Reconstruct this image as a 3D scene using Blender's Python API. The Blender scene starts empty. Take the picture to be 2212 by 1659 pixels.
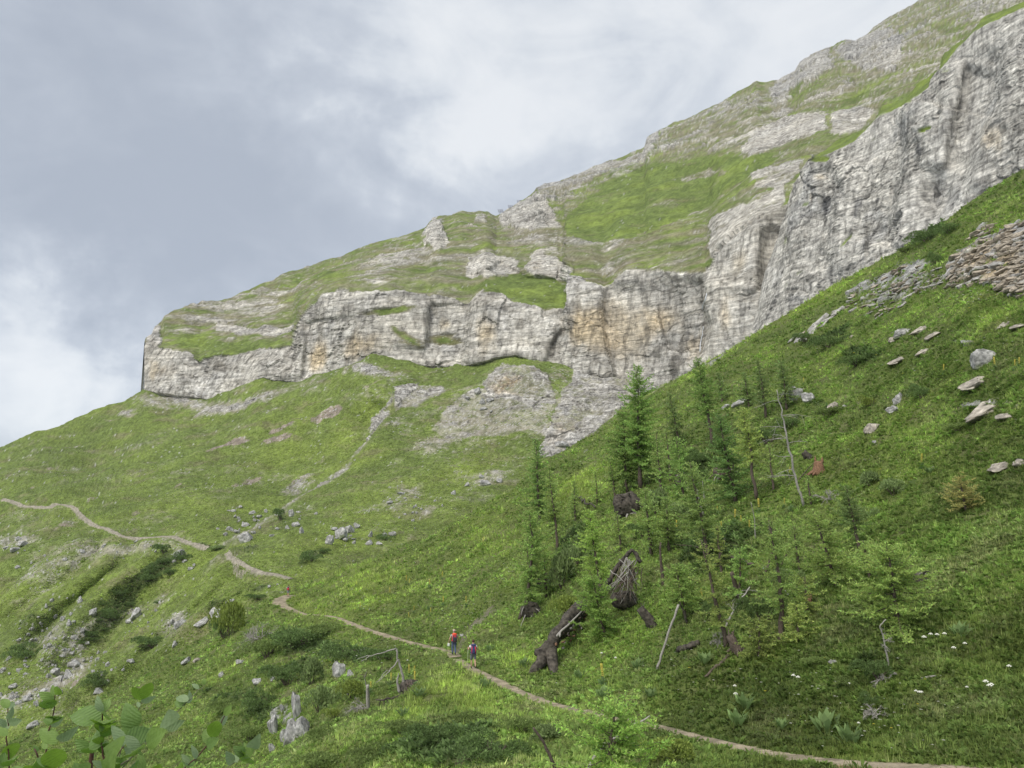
import bpy, bmesh, math, random
import numpy as np
from mathutils import Vector, Matrix, Euler
from mathutils.bvhtree import BVHTree
from concurrent.futures import ThreadPoolExecutor

R = math.radians
scene = bpy.context.scene
COL = scene.collection
rng = np.random.default_rng(7)
random.seed(7)

# ---------------------------------------------------------------- camera
PITCH = R(9.0)
FPX = 1661.0                     # focal length in pixels of a 2212 x 1659 frame
cam_d = bpy.data.cameras.new('camera')
cam = bpy.data.objects.new('camera', cam_d)
COL.objects.link(cam)
cam_d.sensor_width = 36.0
cam_d.lens = 36.0 * FPX / 2212.0
cam_d.clip_start = 0.1
cam_d.clip_end = 20000
cam.location = (0, 0, 0)
cam.rotation_euler = (R(90) + PITCH, 0, 0)
scene.camera = cam

# ---------------------------------------------------------------- light
SUN_EL, SUN_AZ = R(48), R(215)   # azimuth measured clockwise from +Y
sun_d = bpy.data.lights.new('sun', 'SUN')
sun_d.energy = 1.4
sun_d.angle = R(40)
sun_d.color = (1.0, 0.95, 0.86)
sun = bpy.data.objects.new('sun', sun_d)
COL.objects.link(sun)
sdir = Vector((math.sin(SUN_AZ) * math.cos(SUN_EL), math.cos(SUN_AZ) * math.cos(SUN_EL), math.sin(SUN_EL)))
sun.rotation_euler = sdir.to_track_quat('Z', 'Y').to_euler()

vs = scene.view_settings
vs.view_transform = 'Standard'
vs.look = 'None'
vs.gamma = 1.0
vs.use_curve_mapping = False
vs.exposure = 1.25


def ray_dir(u, v):
    cx, cy = (u - 1106.0) / FPX, (829.5 - v) / FPX
    return Vector((cx, math.cos(PITCH) - cy * math.sin(PITCH), math.sin(PITCH) + cy * math.cos(PITCH)))


world = bpy.data.worlds.new('World')
scene.world = world
world.use_nodes = True
wt = world.node_tree
wt.nodes.clear()


def wn(t, **k):
    n = wt.nodes.new(t)
    for a, b in k.items():
        setattr(n, a, b)
    return n


def build_sky():
    L = wt.links
    out = wn('ShaderNodeOutputWorld')
    bg = wn('ShaderNodeBackground')
    bg.inputs['Strength'].default_value = 0.1
    L.new(bg.outputs[0], out.inputs[0])
    sky = wn('ShaderNodeTexSky')
    sky.sky_type = 'NISHITA'
    sky.sun_disc = False
    sky.sun_elevation = SUN_EL
    sky.sun_rotation = SUN_AZ
    sky.altitude = 1800
    tc = wn('ShaderNodeTexCoord')
    gen = tc.outputs['Generated']
    # soft warp so that cloud edges are ragged
    nz = wn('ShaderNodeTexNoise')
    nz.inputs['Scale'].default_value = 7.0
    nz.inputs['Detail'].default_value = 9
    nz.inputs['Roughness'].default_value = 0.6
    L.new(gen, nz.inputs['Vector'])
    sub = wn('ShaderNodeVectorMath', operation='SUBTRACT')
    L.new(nz.outputs['Color'], sub.inputs[0])
    sub.inputs[1].default_value = (0.5, 0.5, 0.5)
    sc = wn('ShaderNodeVectorMath', operation='SCALE')
    sc.inputs['Scale'].default_value = 0.40
    L.new(sub.outputs[0], sc.inputs[0])
    add = wn('ShaderNodeVectorMath', operation='ADD')
    L.new(gen, add.inputs[0])
    L.new(sc.outputs[0], add.inputs[1])
    nrm = wn('ShaderNodeVectorMath', operation='NORMALIZE')
    L.new(add.outputs[0], nrm.inputs[0])
    # broad cloud banks as soft lobes in sky direction  (u, v, sharpness, weight)
    lobes = [(60, 230, 30, -.20), (330, 290, 40, -.20), (560, 470, 30, -.16), (900, 560, 40, -.14), (200, 480, 40, -.16), (420, 130, 160, -.10),
             (930, 190, 90, .26), (1110, 270, 160, .26), (620, 190, 200, .18), (1000, 130, 90, .08), (500, 20, 90, .08),
             (120, 690, 190, .34), (300, 660, 300, .18), (40, 830, 110, .14), (230, 760, 200, .12), (-150, 700, 60, .16), (60, 20, 120, .14),
             (1500, 60, 18, .20), (1900, 20, 10, .18), (1250, 400, 110, -.20), (1080, 60, 260, -.12), (1330, 150, 110, -.10), (760, 330, 200, -.08)]
    acc = None
    for (u, v, k, w) in lobes:
        d = ray_dir(u, v).normalized()
        dot = wn('ShaderNodeVectorMath', operation='DOT_PRODUCT')
        L.new(nrm.outputs[0], dot.inputs[0])
        dot.inputs[1].default_value = d
        m1 = wn('ShaderNodeMath', operation='SUBTRACT')
        L.new(dot.outputs['Value'], m1.inputs[0]); m1.inputs[1].default_value = 1.0
        m2 = wn('ShaderNodeMath', operation='MULTIPLY')
        L.new(m1.outputs[0], m2.inputs[0]); m2.inputs[1].default_value = k
        m3 = wn('ShaderNodeMath', operation='EXPONENT')
        L.new(m2.outputs[0], m3.inputs[0])
        m4 = wn('ShaderNodeMath', operation='MULTIPLY_ADD')
        L.new(m3.outputs[0], m4.inputs[0]); m4.inputs[1].default_value = w
        if acc is None:
            m4.inputs[2].default_value = 0.50
        else:
            L.new(acc, m4.inputs[2])
        acc = m4.outputs[0]
    # finer billows
    n2 = wn('ShaderNodeTexNoise')
    n2.inputs['Scale'].default_value = 5.4
    n2.inputs['Detail'].default_value = 8
    n2.inputs['Roughness'].default_value = 0.6
    n2.inputs['Distortion'].default_value = 0.6
    mp = wn('ShaderNodeMapping')
    mp.inputs['Scale'].default_value = (1, 1, 1.9)
    L.new(gen, mp.inputs['Vector'])
    L.new(mp.outputs[0], n2.inputs['Vector'])
    m5 = wn('ShaderNodeMath', operation='MULTIPLY_ADD')
    L.new(n2.outputs['Fac'], m5.inputs[0]); m5.inputs[1].default_value = 1.05
    m6 = wn('ShaderNodeMath', operation='ADD')
    L.new(acc, m6.inputs[0]); m6.inputs[1].default_value = -0.50
    L.new(m6.outputs[0], m5.inputs[2])
    ramp = wn('ShaderNodeValToRGB')
    cr = ramp.color_ramp
    cr.interpolation = 'B_SPLINE'
    S = 10.0 * SKYGAIN
    stops = [(0.0, (.42, .465, .54)), (.30, (.495, .54, .612)), (.55, (.575, .62, .69)), (.75, (.73, .77, .82)), (1.0, (.89, .91, .93))]
    cr.elements[0].position = 0; cr.elements[1].position = 1
    for p, c in stops[1:-1]:
        cr.elements.new(p)
    for e, (p, c) in zip(cr.elements, stops):
        e.position = p
        e.color = (c[0], c[1], c[2], 1)
    L.new(m5.outputs[0], ramp.inputs[0])
    gain = wn('ShaderNodeVectorMath', operation='SCALE')
    gain.inputs['Scale'].default_value = S
    L.new(ramp.outputs[0], gain.inputs[0])
    mix = wn('ShaderNodeMixRGB')
    mix.inputs[0].default_value = 0.94
    L.new(sky.outputs[0], mix.inputs[1])
    L.new(gain.outputs[0], mix.inputs[2])
    L.new(mix.outputs[0], bg.inputs['Color'])


SKYGAIN = 1.0 / (2 ** vs.exposure)
build_sky()

# ---------------------------------------------------------------- helpers
CP, SP = math.cos(PITCH), math.sin(PITCH)


def unproj(u, v, d):
    u = np.asarray(u, float); v = np.asarray(v, float); d = np.asarray(d, float)
    cx, cy = (u - 1106.0) / FPX, (829.5 - v) / FPX
    return np.stack([cx * d, d * (CP - cy * SP), d * (SP + cy * CP)], -1)


_G = np.random.default_rng(3).normal(size=(256, 3)).astype(np.float32)
_G /= np.linalg.norm(_G, axis=1)[:, None]


def _hash(ix, iy, iz, s):
    h = (ix.astype(np.uint32) * np.uint32(374761393) + iy.astype(np.uint32) * np.uint32(668265263)
         + iz.astype(np.uint32) * np.uint32(2147483647) + np.uint32((s * 974634777 + 1013904223) & 0xffffffff))
    h = (h ^ (h >> np.uint32(13))) * np.uint32(1274126177)
    h = (h ^ (h >> np.uint32(16))) * np.uint32(2246822519)
    return h ^ (h >> np.uint32(15))


POOL = ThreadPoolExecutor(4)


def chunked(f, p, *a):
    """run a per-point function over cache-sized pieces on four threads"""
    sh = p.shape[:-1]
    q = np.ascontiguousarray(p, np.float32).reshape(-1, 3)
    if len(q) < 12000:
        r = f(q, *a)
        return tuple(x.reshape(sh) for x in r) if isinstance(r, tuple) else r.reshape(sh)
    rs = list(POOL.map(lambda c: f(c, *a), [q[i:i + 12000] for i in range(0, len(q), 12000)]))
    if isinstance(rs[0], tuple):
        return tuple(np.concatenate([x[k] for x in rs]).reshape(sh) for k in range(len(rs[0])))
    return np.concatenate(rs).reshape(sh)


def perlin(p, s=0):
    return chunked(_perlin, np.asarray(p, np.float32), s)


def _perlin(p, s):
    fl = np.floor(p)
    f = np.ascontiguousarray((p - fl).T)
    i = np.ascontiguousarray(fl.T).astype(np.int32).view(np.uint32)
    w = f * f * f * (f * (f * np.float32(6) - np.float32(15)) + np.float32(10))
    c = np.uint32((s * 974634777 + 1013904223) & 0xffffffff)
    hx, hy, hz = [[i[k] * m, (i[k] + np.uint32(1)) * m] for k, m in enumerate((np.uint32(374761393), np.uint32(668265263), np.uint32(2147483647)))]
    f = f.T; w = w.T
    r = 0
    for dx in (0, 1):
        wx = w[..., 0] if dx else 1 - w[..., 0]
        fx = f[..., 0] - dx
        for dy in (0, 1):
            wxy = wx * (w[..., 1] if dy else 1 - w[..., 1])
            fy = f[..., 1] - dy
            for dz in (0, 1):
                wz = w[..., 2] if dz else 1 - w[..., 2]
                h = hx[dx] + hy[dy] + hz[dz] + c
                h = (h ^ (h >> np.uint32(13))) * np.uint32(1274126177)
                h = (h ^ (h >> np.uint32(16))) * np.uint32(2246822519)
                h = (h ^ (h >> np.uint32(15))) & np.uint32(255)
                r = r + (_G0[h] * fx + _G1[h] * fy + _G2[h] * (f[..., 2] - dz)) * (wxy * wz)
    return r * np.float32(1.5)


_G0, _G1, _G2 = [np.ascontiguousarray(_G[:, k]) for k in range(3)]


def fbm(p, o=4, s=0, gain=.5, lac=2.03):
    a, t, r = 1.0, 0.0, 0
    q = np.array(p, np.float32)
    for k in range(o):
        r = r + a * perlin(q, s + k * 17)
        t += a
        a *= gain
        q = q * lac + 3.7
    return r / t * 1.3


def ridged(p, o=4, s=0):
    a, t, r = 1.0, 0.0, 0
    q = np.array(p, np.float32)
    for k in range(o):
        r = r + a * (1 - np.abs(perlin(q, s + k * 17)) * 2)
        t += a
        a *= .5
        q = q * 2.07 + 1.3
    return r / t


def worley(p, s=0):
    """distance to the nearest and second cell point, cell value, and a random plane through each cell"""
    return chunked(_worley, np.asarray(p, np.float32), s)


def _worley(p, s):
    i = np.floor(p).astype(np.int32)
    f1 = np.full(p.shape[:-1], 9., np.float32); f2 = f1.copy(); cid = np.zeros(p.shape[:-1], np.float32); fac = cid.copy()
    for dx in (-1, 0, 1):
        for dy in (-1, 0, 1):
            for dz in (-1, 0, 1):
                c = i + np.array([dx, dy, dz], np.int32)
                h = _hash(c[..., 0], c[..., 1], c[..., 2], s)
                o = np.stack([(h & np.uint32(1023)), (h >> np.uint32(10)) & np.uint32(1023), (h >> np.uint32(20)) & np.uint32(1023)], -1).astype(np.float32) / 1023.
                dv = (c + o) - p
                d = np.sqrt((dv ** 2).sum(-1))
                nr = d < f1
                f2 = np.where(nr, f1, np.minimum(f2, d))
                cid = np.where(nr, (h & np.uint32(0xffff)).astype(np.float32) / 65535., cid)
                fac = np.where(nr, (dv * _G[(h >> np.uint32(7)).astype(np.int32) & 255]).sum(-1), fac)
                f1 = np.where(nr, d, f1)
    return f1, f2, cid, fac


def sstep(a, b, x):
    t = np.clip((x - a) / (b - a), 0, 1)
    return t * t * (3 - 2 * t)


def inpoly(u, v, pts):
    r = np.zeros(u.shape, bool)
    n = len(pts)
    for k in range(n):
        x1, y1 = pts[k]; x2, y2 = pts[(k + 1) % n]
        if y1 == y2:
            continue
        c = ((y1 > v) != (y2 > v)) & (u < (x2 - x1) * (v - y1) / (y2 - y1) + x1)
        r ^= c
    return r.astype(np.float32)


def linedist(u, v, pts):
    """distance, signed side (+ right of travel in image with v down), position along"""
    best = np.full(u.shape, 1e9); side = np.zeros(u.shape); along = np.zeros(u.shape)
    n = len(pts) - 1
    for k in range(n):
        x1, y1 = pts[k]; x2, y2 = pts[k + 1]
        dx, dy = x2 - x1, y2 - y1
        L2 = dx * dx + dy * dy
        t = np.clip(((u - x1) * dx + (v - y1) * dy) / L2, 0, 1)
        ex, ey = u - x1 - t * dx, v - y1 - t * dy
        d = np.sqrt(ex * ex + ey * ey)
        m = d < best
        best = np.where(m, d, best)
        side = np.where(m, np.sign(dx * ey - dy * ex), side)
        along = np.where(m, (k + t) / n, along)
    return best, side, along


def crease(u, v, pts, k, w=6., L=140., f0=.12, f1=.12):
    """local step in depth across a ridge line: + side of travel is nearer by k"""
    d, s, a = linedist(u, v, pts)
    sd = d * s
    st = np.tanh(sd / w)
    fade = sstep(0, f0, a) * sstep(0, f1, 1 - a)
    return 1 - k * st * np.exp(-(d / L) ** 1.5) * fade


def blob(u, v, cx, cy, rx, ry, ang=0.):
    c, s = math.cos(R(ang)), math.sin(R(ang))
    x, y = (u - cx), (v - cy)
    a, b = (x * c + y * s) / rx, (-x * s + y * c) / ry
    return np.exp(-(a * a + b * b))


class TPS:
    def __init__(self, pts, lam=1e-9):
        P = np.array(pts, float)
        self.x = P[:, :2] / 500.
        y = 100. / P[:, 2]
        n = len(P)
        K = self._k(self.x, self.x) + lam * np.eye(n)
        Q = np.concatenate([np.ones((n, 1)), self.x], 1)
        A = np.zeros((n + 3, n + 3)); A[:n, :n] = K; A[:n, n:] = Q; A[n:, :n] = Q.T
        sol = np.linalg.solve(A, np.concatenate([y, np.zeros(3)]))
        self.w, self.a = sol[:n], sol[n:]

    def _k(self, a, b):
        r2 = ((a[:, None] - b[None]) ** 2).sum(-1)
        return .5 * r2 * np.log(r2 + 1e-12)

    def __call__(self, u, v):
        sh = u.shape
        q = np.stack([np.ravel(u), np.ravel(v)], -1) / 500.
        r = np.concatenate([self._k(q[i:i + 60000], self.x) @ self.w for i in range(0, len(q), 60000)])
        r = r + self.a[0] + q @ self.a[1:]
        return (100. / np.maximum(r, .05)).reshape(sh)


def grid_normals(P):
    du = np.gradient(P, axis=0); dt = np.gradient(P, axis=1)
    n = np.cross(du, dt)
    n /= np.linalg.norm(n, axis=-1)[..., None] + 1e-9
    flip = (n * P).sum(-1) > 0
    n[flip] *= -1
    return n


def smooth2(A, k):
    for ax in (0, 1):
        c = np.cumsum(np.concatenate([np.repeat(np.take(A, [0], ax), k + 1, ax), A, np.repeat(np.take(A, [-1], ax), k, ax)], ax), ax)
        n = A.shape[ax]
        A = (np.take(c, range(2 * k + 1, 2 * k + 1 + n), ax) - np.take(c, range(0, n), ax)) / (2 * k + 1)
    return A


def set_mesh(me, V, F):
    """V (n,3); F (m,3 or 4) int"""
    V = np.asarray(V, np.float32); F = np.asarray(F, np.int32)
    me.vertices.add(len(V))
    me.vertices.foreach_set('co', V.ravel())
    k = F.shape[1]
    me.loops.add(F.size)
    me.loops.foreach_set('vertex_index', F.ravel())
    me.polygons.add(len(F))
    me.polygons.foreach_set('loop_start', np.arange(0, F.size, k, dtype=np.int32))
    me.polygons.foreach_set('loop_total', np.full(len(F), k, np.int32))
    me.update(calc_edges=True)


def add_col(me, C, name='Col'):
    a = me.color_attributes.new(name, 'FLOAT_COLOR', 'POINT')
    C = np.asarray(C, np.float32)
    if C.shape[1] == 3:
        C = np.concatenate([C, np.ones((len(C), 1), np.float32)], 1)
    a.data.foreach_set('color', C.ravel())


def link(name, me, mat=None, parent=None, kind=None, label=None, cat=None, group=None):
    o = bpy.data.objects.new(name, me)
    COL.objects.link(o)
    if mat is not None and me is not None:
        if not me.materials:
            me.materials.append(mat)
    if parent:
        o.parent = parent
    if kind:
        o['kind'] = kind
    if label:
        o['label'] = label
    if cat:
        o['category'] = cat
    if group:
        o['group'] = group
    return o

# ---------------------------------------------------------------- materials
def nodes_of(name):
    m = bpy.data.materials.new(name)
    m.use_nodes = True
    nt = m.node_tree
    b = nt.nodes['Principled BSDF']
    return m, nt, b


def terrain_mat(name, s1, s2, bump, rough=.95, var=.5, col='Col', dist=1.0, strata=0, bedk=.42):
    """albedo from the 'Col' attribute, mottled by two octaves of noise in world metres, plus bump"""
    m, nt, b = nodes_of(name)
    L = nt.links
    at = nt.nodes.new('ShaderNodeAttribute'); at.attribute_name = col
    tc = nt.nodes.new('ShaderNodeTexCoord')
    n1 = nt.nodes.new('ShaderNodeTexNoise'); n1.inputs['Scale'].default_value = s1; n1.inputs['Detail'].default_value = 6; n1.inputs['Roughness'].default_value = .7
    n2 = nt.nodes.new('ShaderNodeTexNoise'); n2.inputs['Scale'].default_value = s2; n2.inputs['Detail'].default_value = 3
    L.new(tc.outputs['Object'], n1.inputs['Vector']); L.new(tc.outputs['Object'], n2.inputs['Vector'])
    mr = nt.nodes.new('ShaderNodeMapRange')
    mr.inputs['From Min'].default_value = .3; mr.inputs['From Max'].default_value = .7
    mr.inputs['To Min'].default_value = 1 - var; mr.inputs['To Max'].default_value = 1 + var
    L.new(n1.outputs['Fac'], mr.inputs['Value'])
    mr2 = nt.nodes.new('ShaderNodeMapRange')
    mr2.inputs['From Min'].default_value = .3; mr2.inputs['From Max'].default_value = .7
    mr2.inputs['To Min'].default_value = 1 - var * .45; mr2.inputs['To Max'].default_value = 1 + var * .45
    L.new(n2.outputs['Fac'], mr2.inputs['Value'])
    mu = nt.nodes.new('ShaderNodeMath'); mu.operation = 'MULTIPLY'
    L.new(mr.outputs[0], mu.inputs[0]); L.new(mr2.outputs[0], mu.inputs[1])
    vm = nt.nodes.new('ShaderNodeVectorMath'); vm.operation = 'SCALE'
    L.new(at.outputs['Color'], vm.inputs[0]); L.new(mu.outputs[0], vm.inputs['Scale'])
    height = n1.outputs['Fac']
    outc = vm.outputs[0]
    if strata:
        # thin bedding planes and upright cracks, only where the ground is bare rock
        def nz(scale, det, rot):
            mp = nt.nodes.new('ShaderNodeMapping'); mp.inputs['Scale'].default_value = scale; mp.inputs['Rotation'].default_value = rot
            n = nt.nodes.new('ShaderNodeTexNoise'); n.inputs['Scale'].default_value = 1.0; n.inputs['Detail'].default_value = det; n.inputs['Roughness'].default_value = .65; n.inputs['Distortion'].default_value = .35
            L.new(tc.outputs['Object'], mp.inputs['Vector']); L.new(mp.outputs[0], n.inputs['Vector'])
            return n.outputs['Fac']
        bed = nz((.10 * strata, .10 * strata, 1.0 * strata), 4, (R(8), R(-12), 0))
        crk = nz((.60 * strata, .60 * strata, .15 * strata), 5, (R(5), R(14), 0))

        def rng_(x, a0, a1, lo, hi):
            q = nt.nodes.new('ShaderNodeMapRange'); q.inputs['From Min'].default_value = a0; q.inputs['From Max'].default_value = a1; q.inputs['To Min'].default_value = lo; q.inputs['To Max'].default_value = hi
            L.new(x, q.inputs['Value']); return q.outputs[0]
        f = nt.nodes.new('ShaderNodeMath'); f.operation = 'MULTIPLY'
        L.new(rng_(bed, .34, .62, 1 - bedk, 1.20), f.inputs[0]); L.new(rng_(crk, .34, .56, .50, 1.18), f.inputs[1])
        fm = nt.nodes.new('ShaderNodeMix'); fm.data_type = 'FLOAT'; fm.inputs[2].default_value = 1.0
        L.new(at.outputs['Alpha'], fm.inputs[0]); L.new(f.outputs[0], fm.inputs[3])
        v2 = nt.nodes.new('ShaderNodeVectorMath'); v2.operation = 'SCALE'
        L.new(vm.outputs[0], v2.inputs[0]); L.new(fm.outputs[0], v2.inputs['Scale'])
        outc = v2.outputs[0]
        ha = nt.nodes.new('ShaderNodeMath'); ha.operation = 'ADD'
        L.new(n1.outputs['Fac'], ha.inputs[0]); L.new(f.outputs[0], ha.inputs[1])
        height = ha.outputs[0]
    L.new(outc, b.inputs['Base Color'])
    bp = nt.nodes.new('ShaderNodeBump'); bp.inputs['Strength'].default_value = bump; bp.inputs['Distance'].default_value = dist
    L.new(height, bp.inputs['Height'])
    L.new(bp.outputs[0], b.inputs['Normal'])
    b.inputs['Roughness'].default_value = rough
    b.inputs['Specular IOR Level'].default_value = .15
    return m


def plain(name, c, rough=.8, var=.25, scale=8., bump=0., spec=.3, trans=0.):
    m, nt, b = nodes_of(name)
    L = nt.links
    tc = nt.nodes.new('ShaderNodeTexCoord')
    n1 = nt.nodes.new('ShaderNodeTexNoise'); n1.inputs['Scale'].default_value = scale; n1.inputs['Detail'].default_value = 5
    L.new(tc.outputs['Object'], n1.inputs['Vector'])
    cr = nt.nodes.new('ShaderNodeValToRGB')
    cr.color_ramp.elements[0].position = .3; cr.color_ramp.elements[1].position = .7
    cr.color_ramp.elements[0].color = (c[0] * (1 - var), c[1] * (1 - var), c[2] * (1 - var), 1)
    cr.color_ramp.elements[1].color = (min(1, c[0] * (1 + var)), min(1, c[1] * (1 + var)), min(1, c[2] * (1 + var)), 1)
    L.new(n1.outputs['Fac'], cr.inputs[0])
    L.new(cr.outputs[0], b.inputs['Base Color'])
    b.inputs['Roughness'].default_value = rough
    b.inputs['Specular IOR Level'].default_value = spec
    if bump:
        bp = nt.nodes.new('ShaderNodeBump'); bp.inputs['Strength'].default_value = bump; bp.inputs['Distance'].default_value = .05
        L.new(n1.outputs['Fac'], bp.inputs['Height']); L.new(bp.outputs[0], b.inputs['Normal'])
    return m


def leaf_mat(name, trans=.35, rough=.6, col='Col', tint=(1, 1, 1)):
    """thin foliage: colour from attribute, a random shade per object, some light passing through"""
    m, nt, b = nodes_of(name)
    L = nt.links
    at = nt.nodes.new('ShaderNodeAttribute'); at.attribute_name = col
    oi = nt.nodes.new('ShaderNodeObjectInfo')
    mr = nt.nodes.new('ShaderNodeMapRange')
    mr.inputs['To Min'].default_value = .85; mr.inputs['To Max'].default_value = 1.15
    L.new(oi.outputs['Random'], mr.inputs['Value'])
    vm = nt.nodes.new('ShaderNodeVectorMath'); vm.operation = 'SCALE'
    L.new(at.outputs['Color'], vm.inputs[0]); L.new(mr.outputs[0], vm.inputs['Scale'])
    L.new(vm.outputs[0], b.inputs['Base Color'])
    b.inputs['Roughness'].default_value = rough
    b.inputs['Specular IOR Level'].default_value = .2
    tr = nt.nodes.new('ShaderNodeBsdfTranslucent')
    L.new(vm.outputs[0], tr.inputs['Color'])
    mx = nt.nodes.new('ShaderNodeMixShader'); mx.inputs[0].default_value = trans
    out = nt.nodes['Material Output']
    L.new(b.outputs[0], mx.inputs[1]); L.new(tr.outputs[0], mx.inputs[2])
    L.new(mx.outputs[0], out.inputs['Surface'])
    return m


M_FAR = terrain_mat('far_alpine_ground', .5, .06, .5, var=.36, dist=1.0, strata=.6, bedk=.42)
M_BUTT = terrain_mat('limestone_buttress', 1.0, .12, .5, var=.30, dist=.5, strata=.9)
M_SLOPE = terrain_mat('meadow_hillside', 1.2, .12, .8, var=.40, dist=.5, strata=.9)
M_NEAR = terrain_mat('near_meadow_soil', 4.0, .5, .8, var=.5, dist=.2, strata=4.0)

# ---------------------------------------------------------------- terrain
def C(*a):
    return np.array(a, np.float32)


GRASS, LUSH, DRY = C(.130, .174, .048), C(.178, .232, .052), C(.188, .176, .098)
SHRUB, SOIL, SCREE = C(.046, .070, .024), C(.235, .200, .165), C(.27, .255, .235)
RLIGHT, RMID, RDARK = C(.49, .485, .465), C(.29, .286, .275), C(.070, .072, .078)
OCHRE, BLUE = C(.41, .315, .185), C(.27, .29, .33)


def mixc(a, b, t):
    return a + (b - a) * t[..., None]


def zone(u, v, polys):
    """polys: list of (weight, points) or (weight, ('b', cx, cy, rx, ry, ang))"""
    r = np.zeros(u.shape, np.float32)
    for w, p in polys:
        if p[0] == 'b':
            r = r + w * blob(u, v, *p[1:])
        else:
            r = r + w * inpoly(u, v, p)
    return r


def curve(pts):
    a = np.array(pts, float)
    return lambda u: np.interp(u, a[:, 0], a[:, 1])


def sheet(u, vbot, vtop, rows, dfun, shade, mat, name, roll=(0.01, 0.03, 0.08, 0.2), drop=.25, pre=None, rowpow=1.0, extra=None):
    """a sheet of ground: columns along u, rows from vbot up to the skyline vtop, then rolled over backwards"""
    t = np.linspace(0, 1, rows) ** rowpow
    U = np.repeat(u[:, None], rows, 1)
    Vv = vbot[:, None] + (vtop - vbot)[:, None] * t[None]
    D = dfun(U, Vv)
    if pre is not None:
        U, Vv, D = pre(U, Vv, D)
    P = unproj(U, Vv, D)
    N = grid_normals(smooth2(P, 4))
    disp, colr, flat = shade(U, Vv, D, P, N)
    P = P + disp
    if extra is not None:
        P, colr = extra(P, colr, U, Vv)
    # roll the rim over so that the ridge has a back
    top = P[:, -1]
    back = top.copy(); back[:, 2] = 0
    back /= np.linalg.norm(back, axis=1)[:, None]
    rim, rc = [], []
    for s in roll:
        q = top + back * (s * D[:, -1])[:, None]
        q[:, 2] -= drop * s * D[:, -1] * (.3 + s / roll[-1])
        rim.append(q[:, None]); rc.append(colr[:, -1:])
    P2 = np.concatenate([P] + rim, 1); C2 = np.concatenate([colr] + rc, 1)
    nu, nt = P2.shape[:2]
    idx = np.arange(nu * nt).reshape(nu, nt)
    F = np.stack([idx[:-1, :-1], idx[1:, :-1], idx[1:, 1:], idx[:-1, 1:]], -1).reshape(-1, 4)
    me = bpy.data.meshes.new(name)
    set_mesh(me, P2.reshape(-1, 3), F)
    fl2 = np.concatenate([flat, np.repeat(flat[:, -1:], len(roll), 1)], 1)
    add_col(me, np.concatenate([np.clip(C2.reshape(-1, 3), .01, .8), fl2.reshape(-1, 1)], 1))
    fl = fl2[:-1, :-1].reshape(-1) < .5
    me.polygons.foreach_set('use_smooth', fl)
    o = link(name, me, mat, kind='structure')
    return o, P2.reshape(-1, 3), F, dict(U=U, V=Vv, D=D, P=P)


# ---- curves of the far mountain
SKY = curve([(312, 738), (315, 729), (327, 721), (333, 705), (350, 692), (353, 682), (367, 674), (400, 662), (480, 652), (520, 635), (593, 609),
             (610, 595), (737, 558), (787, 536), (847, 519), (897, 503), (920, 493), (930, 479), (950, 469), (997, 454), (1057, 454), (1072, 464),
             (1104, 449), (1154, 418), (1160, 409), (1177, 401), (1204, 396), (1270, 369), (1337, 339), (1394, 319), (1400, 299), (1430, 279),
             (1475, 260), (1525, 237), (1591, 203), (1635, 175), (1651, 178), (1681, 177), (1721, 153), (1731, 137), (1758, 117), (1828, 88),
             (1848, 88), (1908, 47), (1988, 0), (2330, -210)])
SKYD = curve([(312, 566), (350, 596), (410, 620), (590, 700), (790, 760), (950, 770), (1075, 850), (1160, 900), (1400, 1000), (1640, 1100), (1975, 1250), (2330, 1350)])
TOP = curve([(312, 741), (333, 749), (400, 762), (433, 782), (467, 769), (550, 764), (633, 749), (653, 690), (700, 640), (737, 632), (804, 629), (847, 622),
             (927, 640), (944, 637), (1020, 655), (1050, 622), (1104, 650), (1217, 669), (1227, 600), (1304, 625), (1354, 585), (1437, 589), (1474, 598),
             (1530, 590), (1560, 535), (1640, 478), (1700, 440), (2330, 300)])
BASE = curve([(312, 843), (367, 849), (450, 861), (500, 845), (567, 815), (653, 825), (700, 809), (780, 782), (804, 768), (870, 780), (937, 790), (997, 790),
              (1070, 770), (1120, 764), (1170, 783), (1237, 797), (1300, 810), (1420, 838), (1470, 822), (1560, 780), (1700, 740), (2330, 600)])
BASED = curve([(312, 520), (450, 488), (650, 448), (780, 430), (950, 418), (1100, 398), (1240, 378), (1430, 352), (1530, 332), (1640, 315), (2330, 330)])


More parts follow.
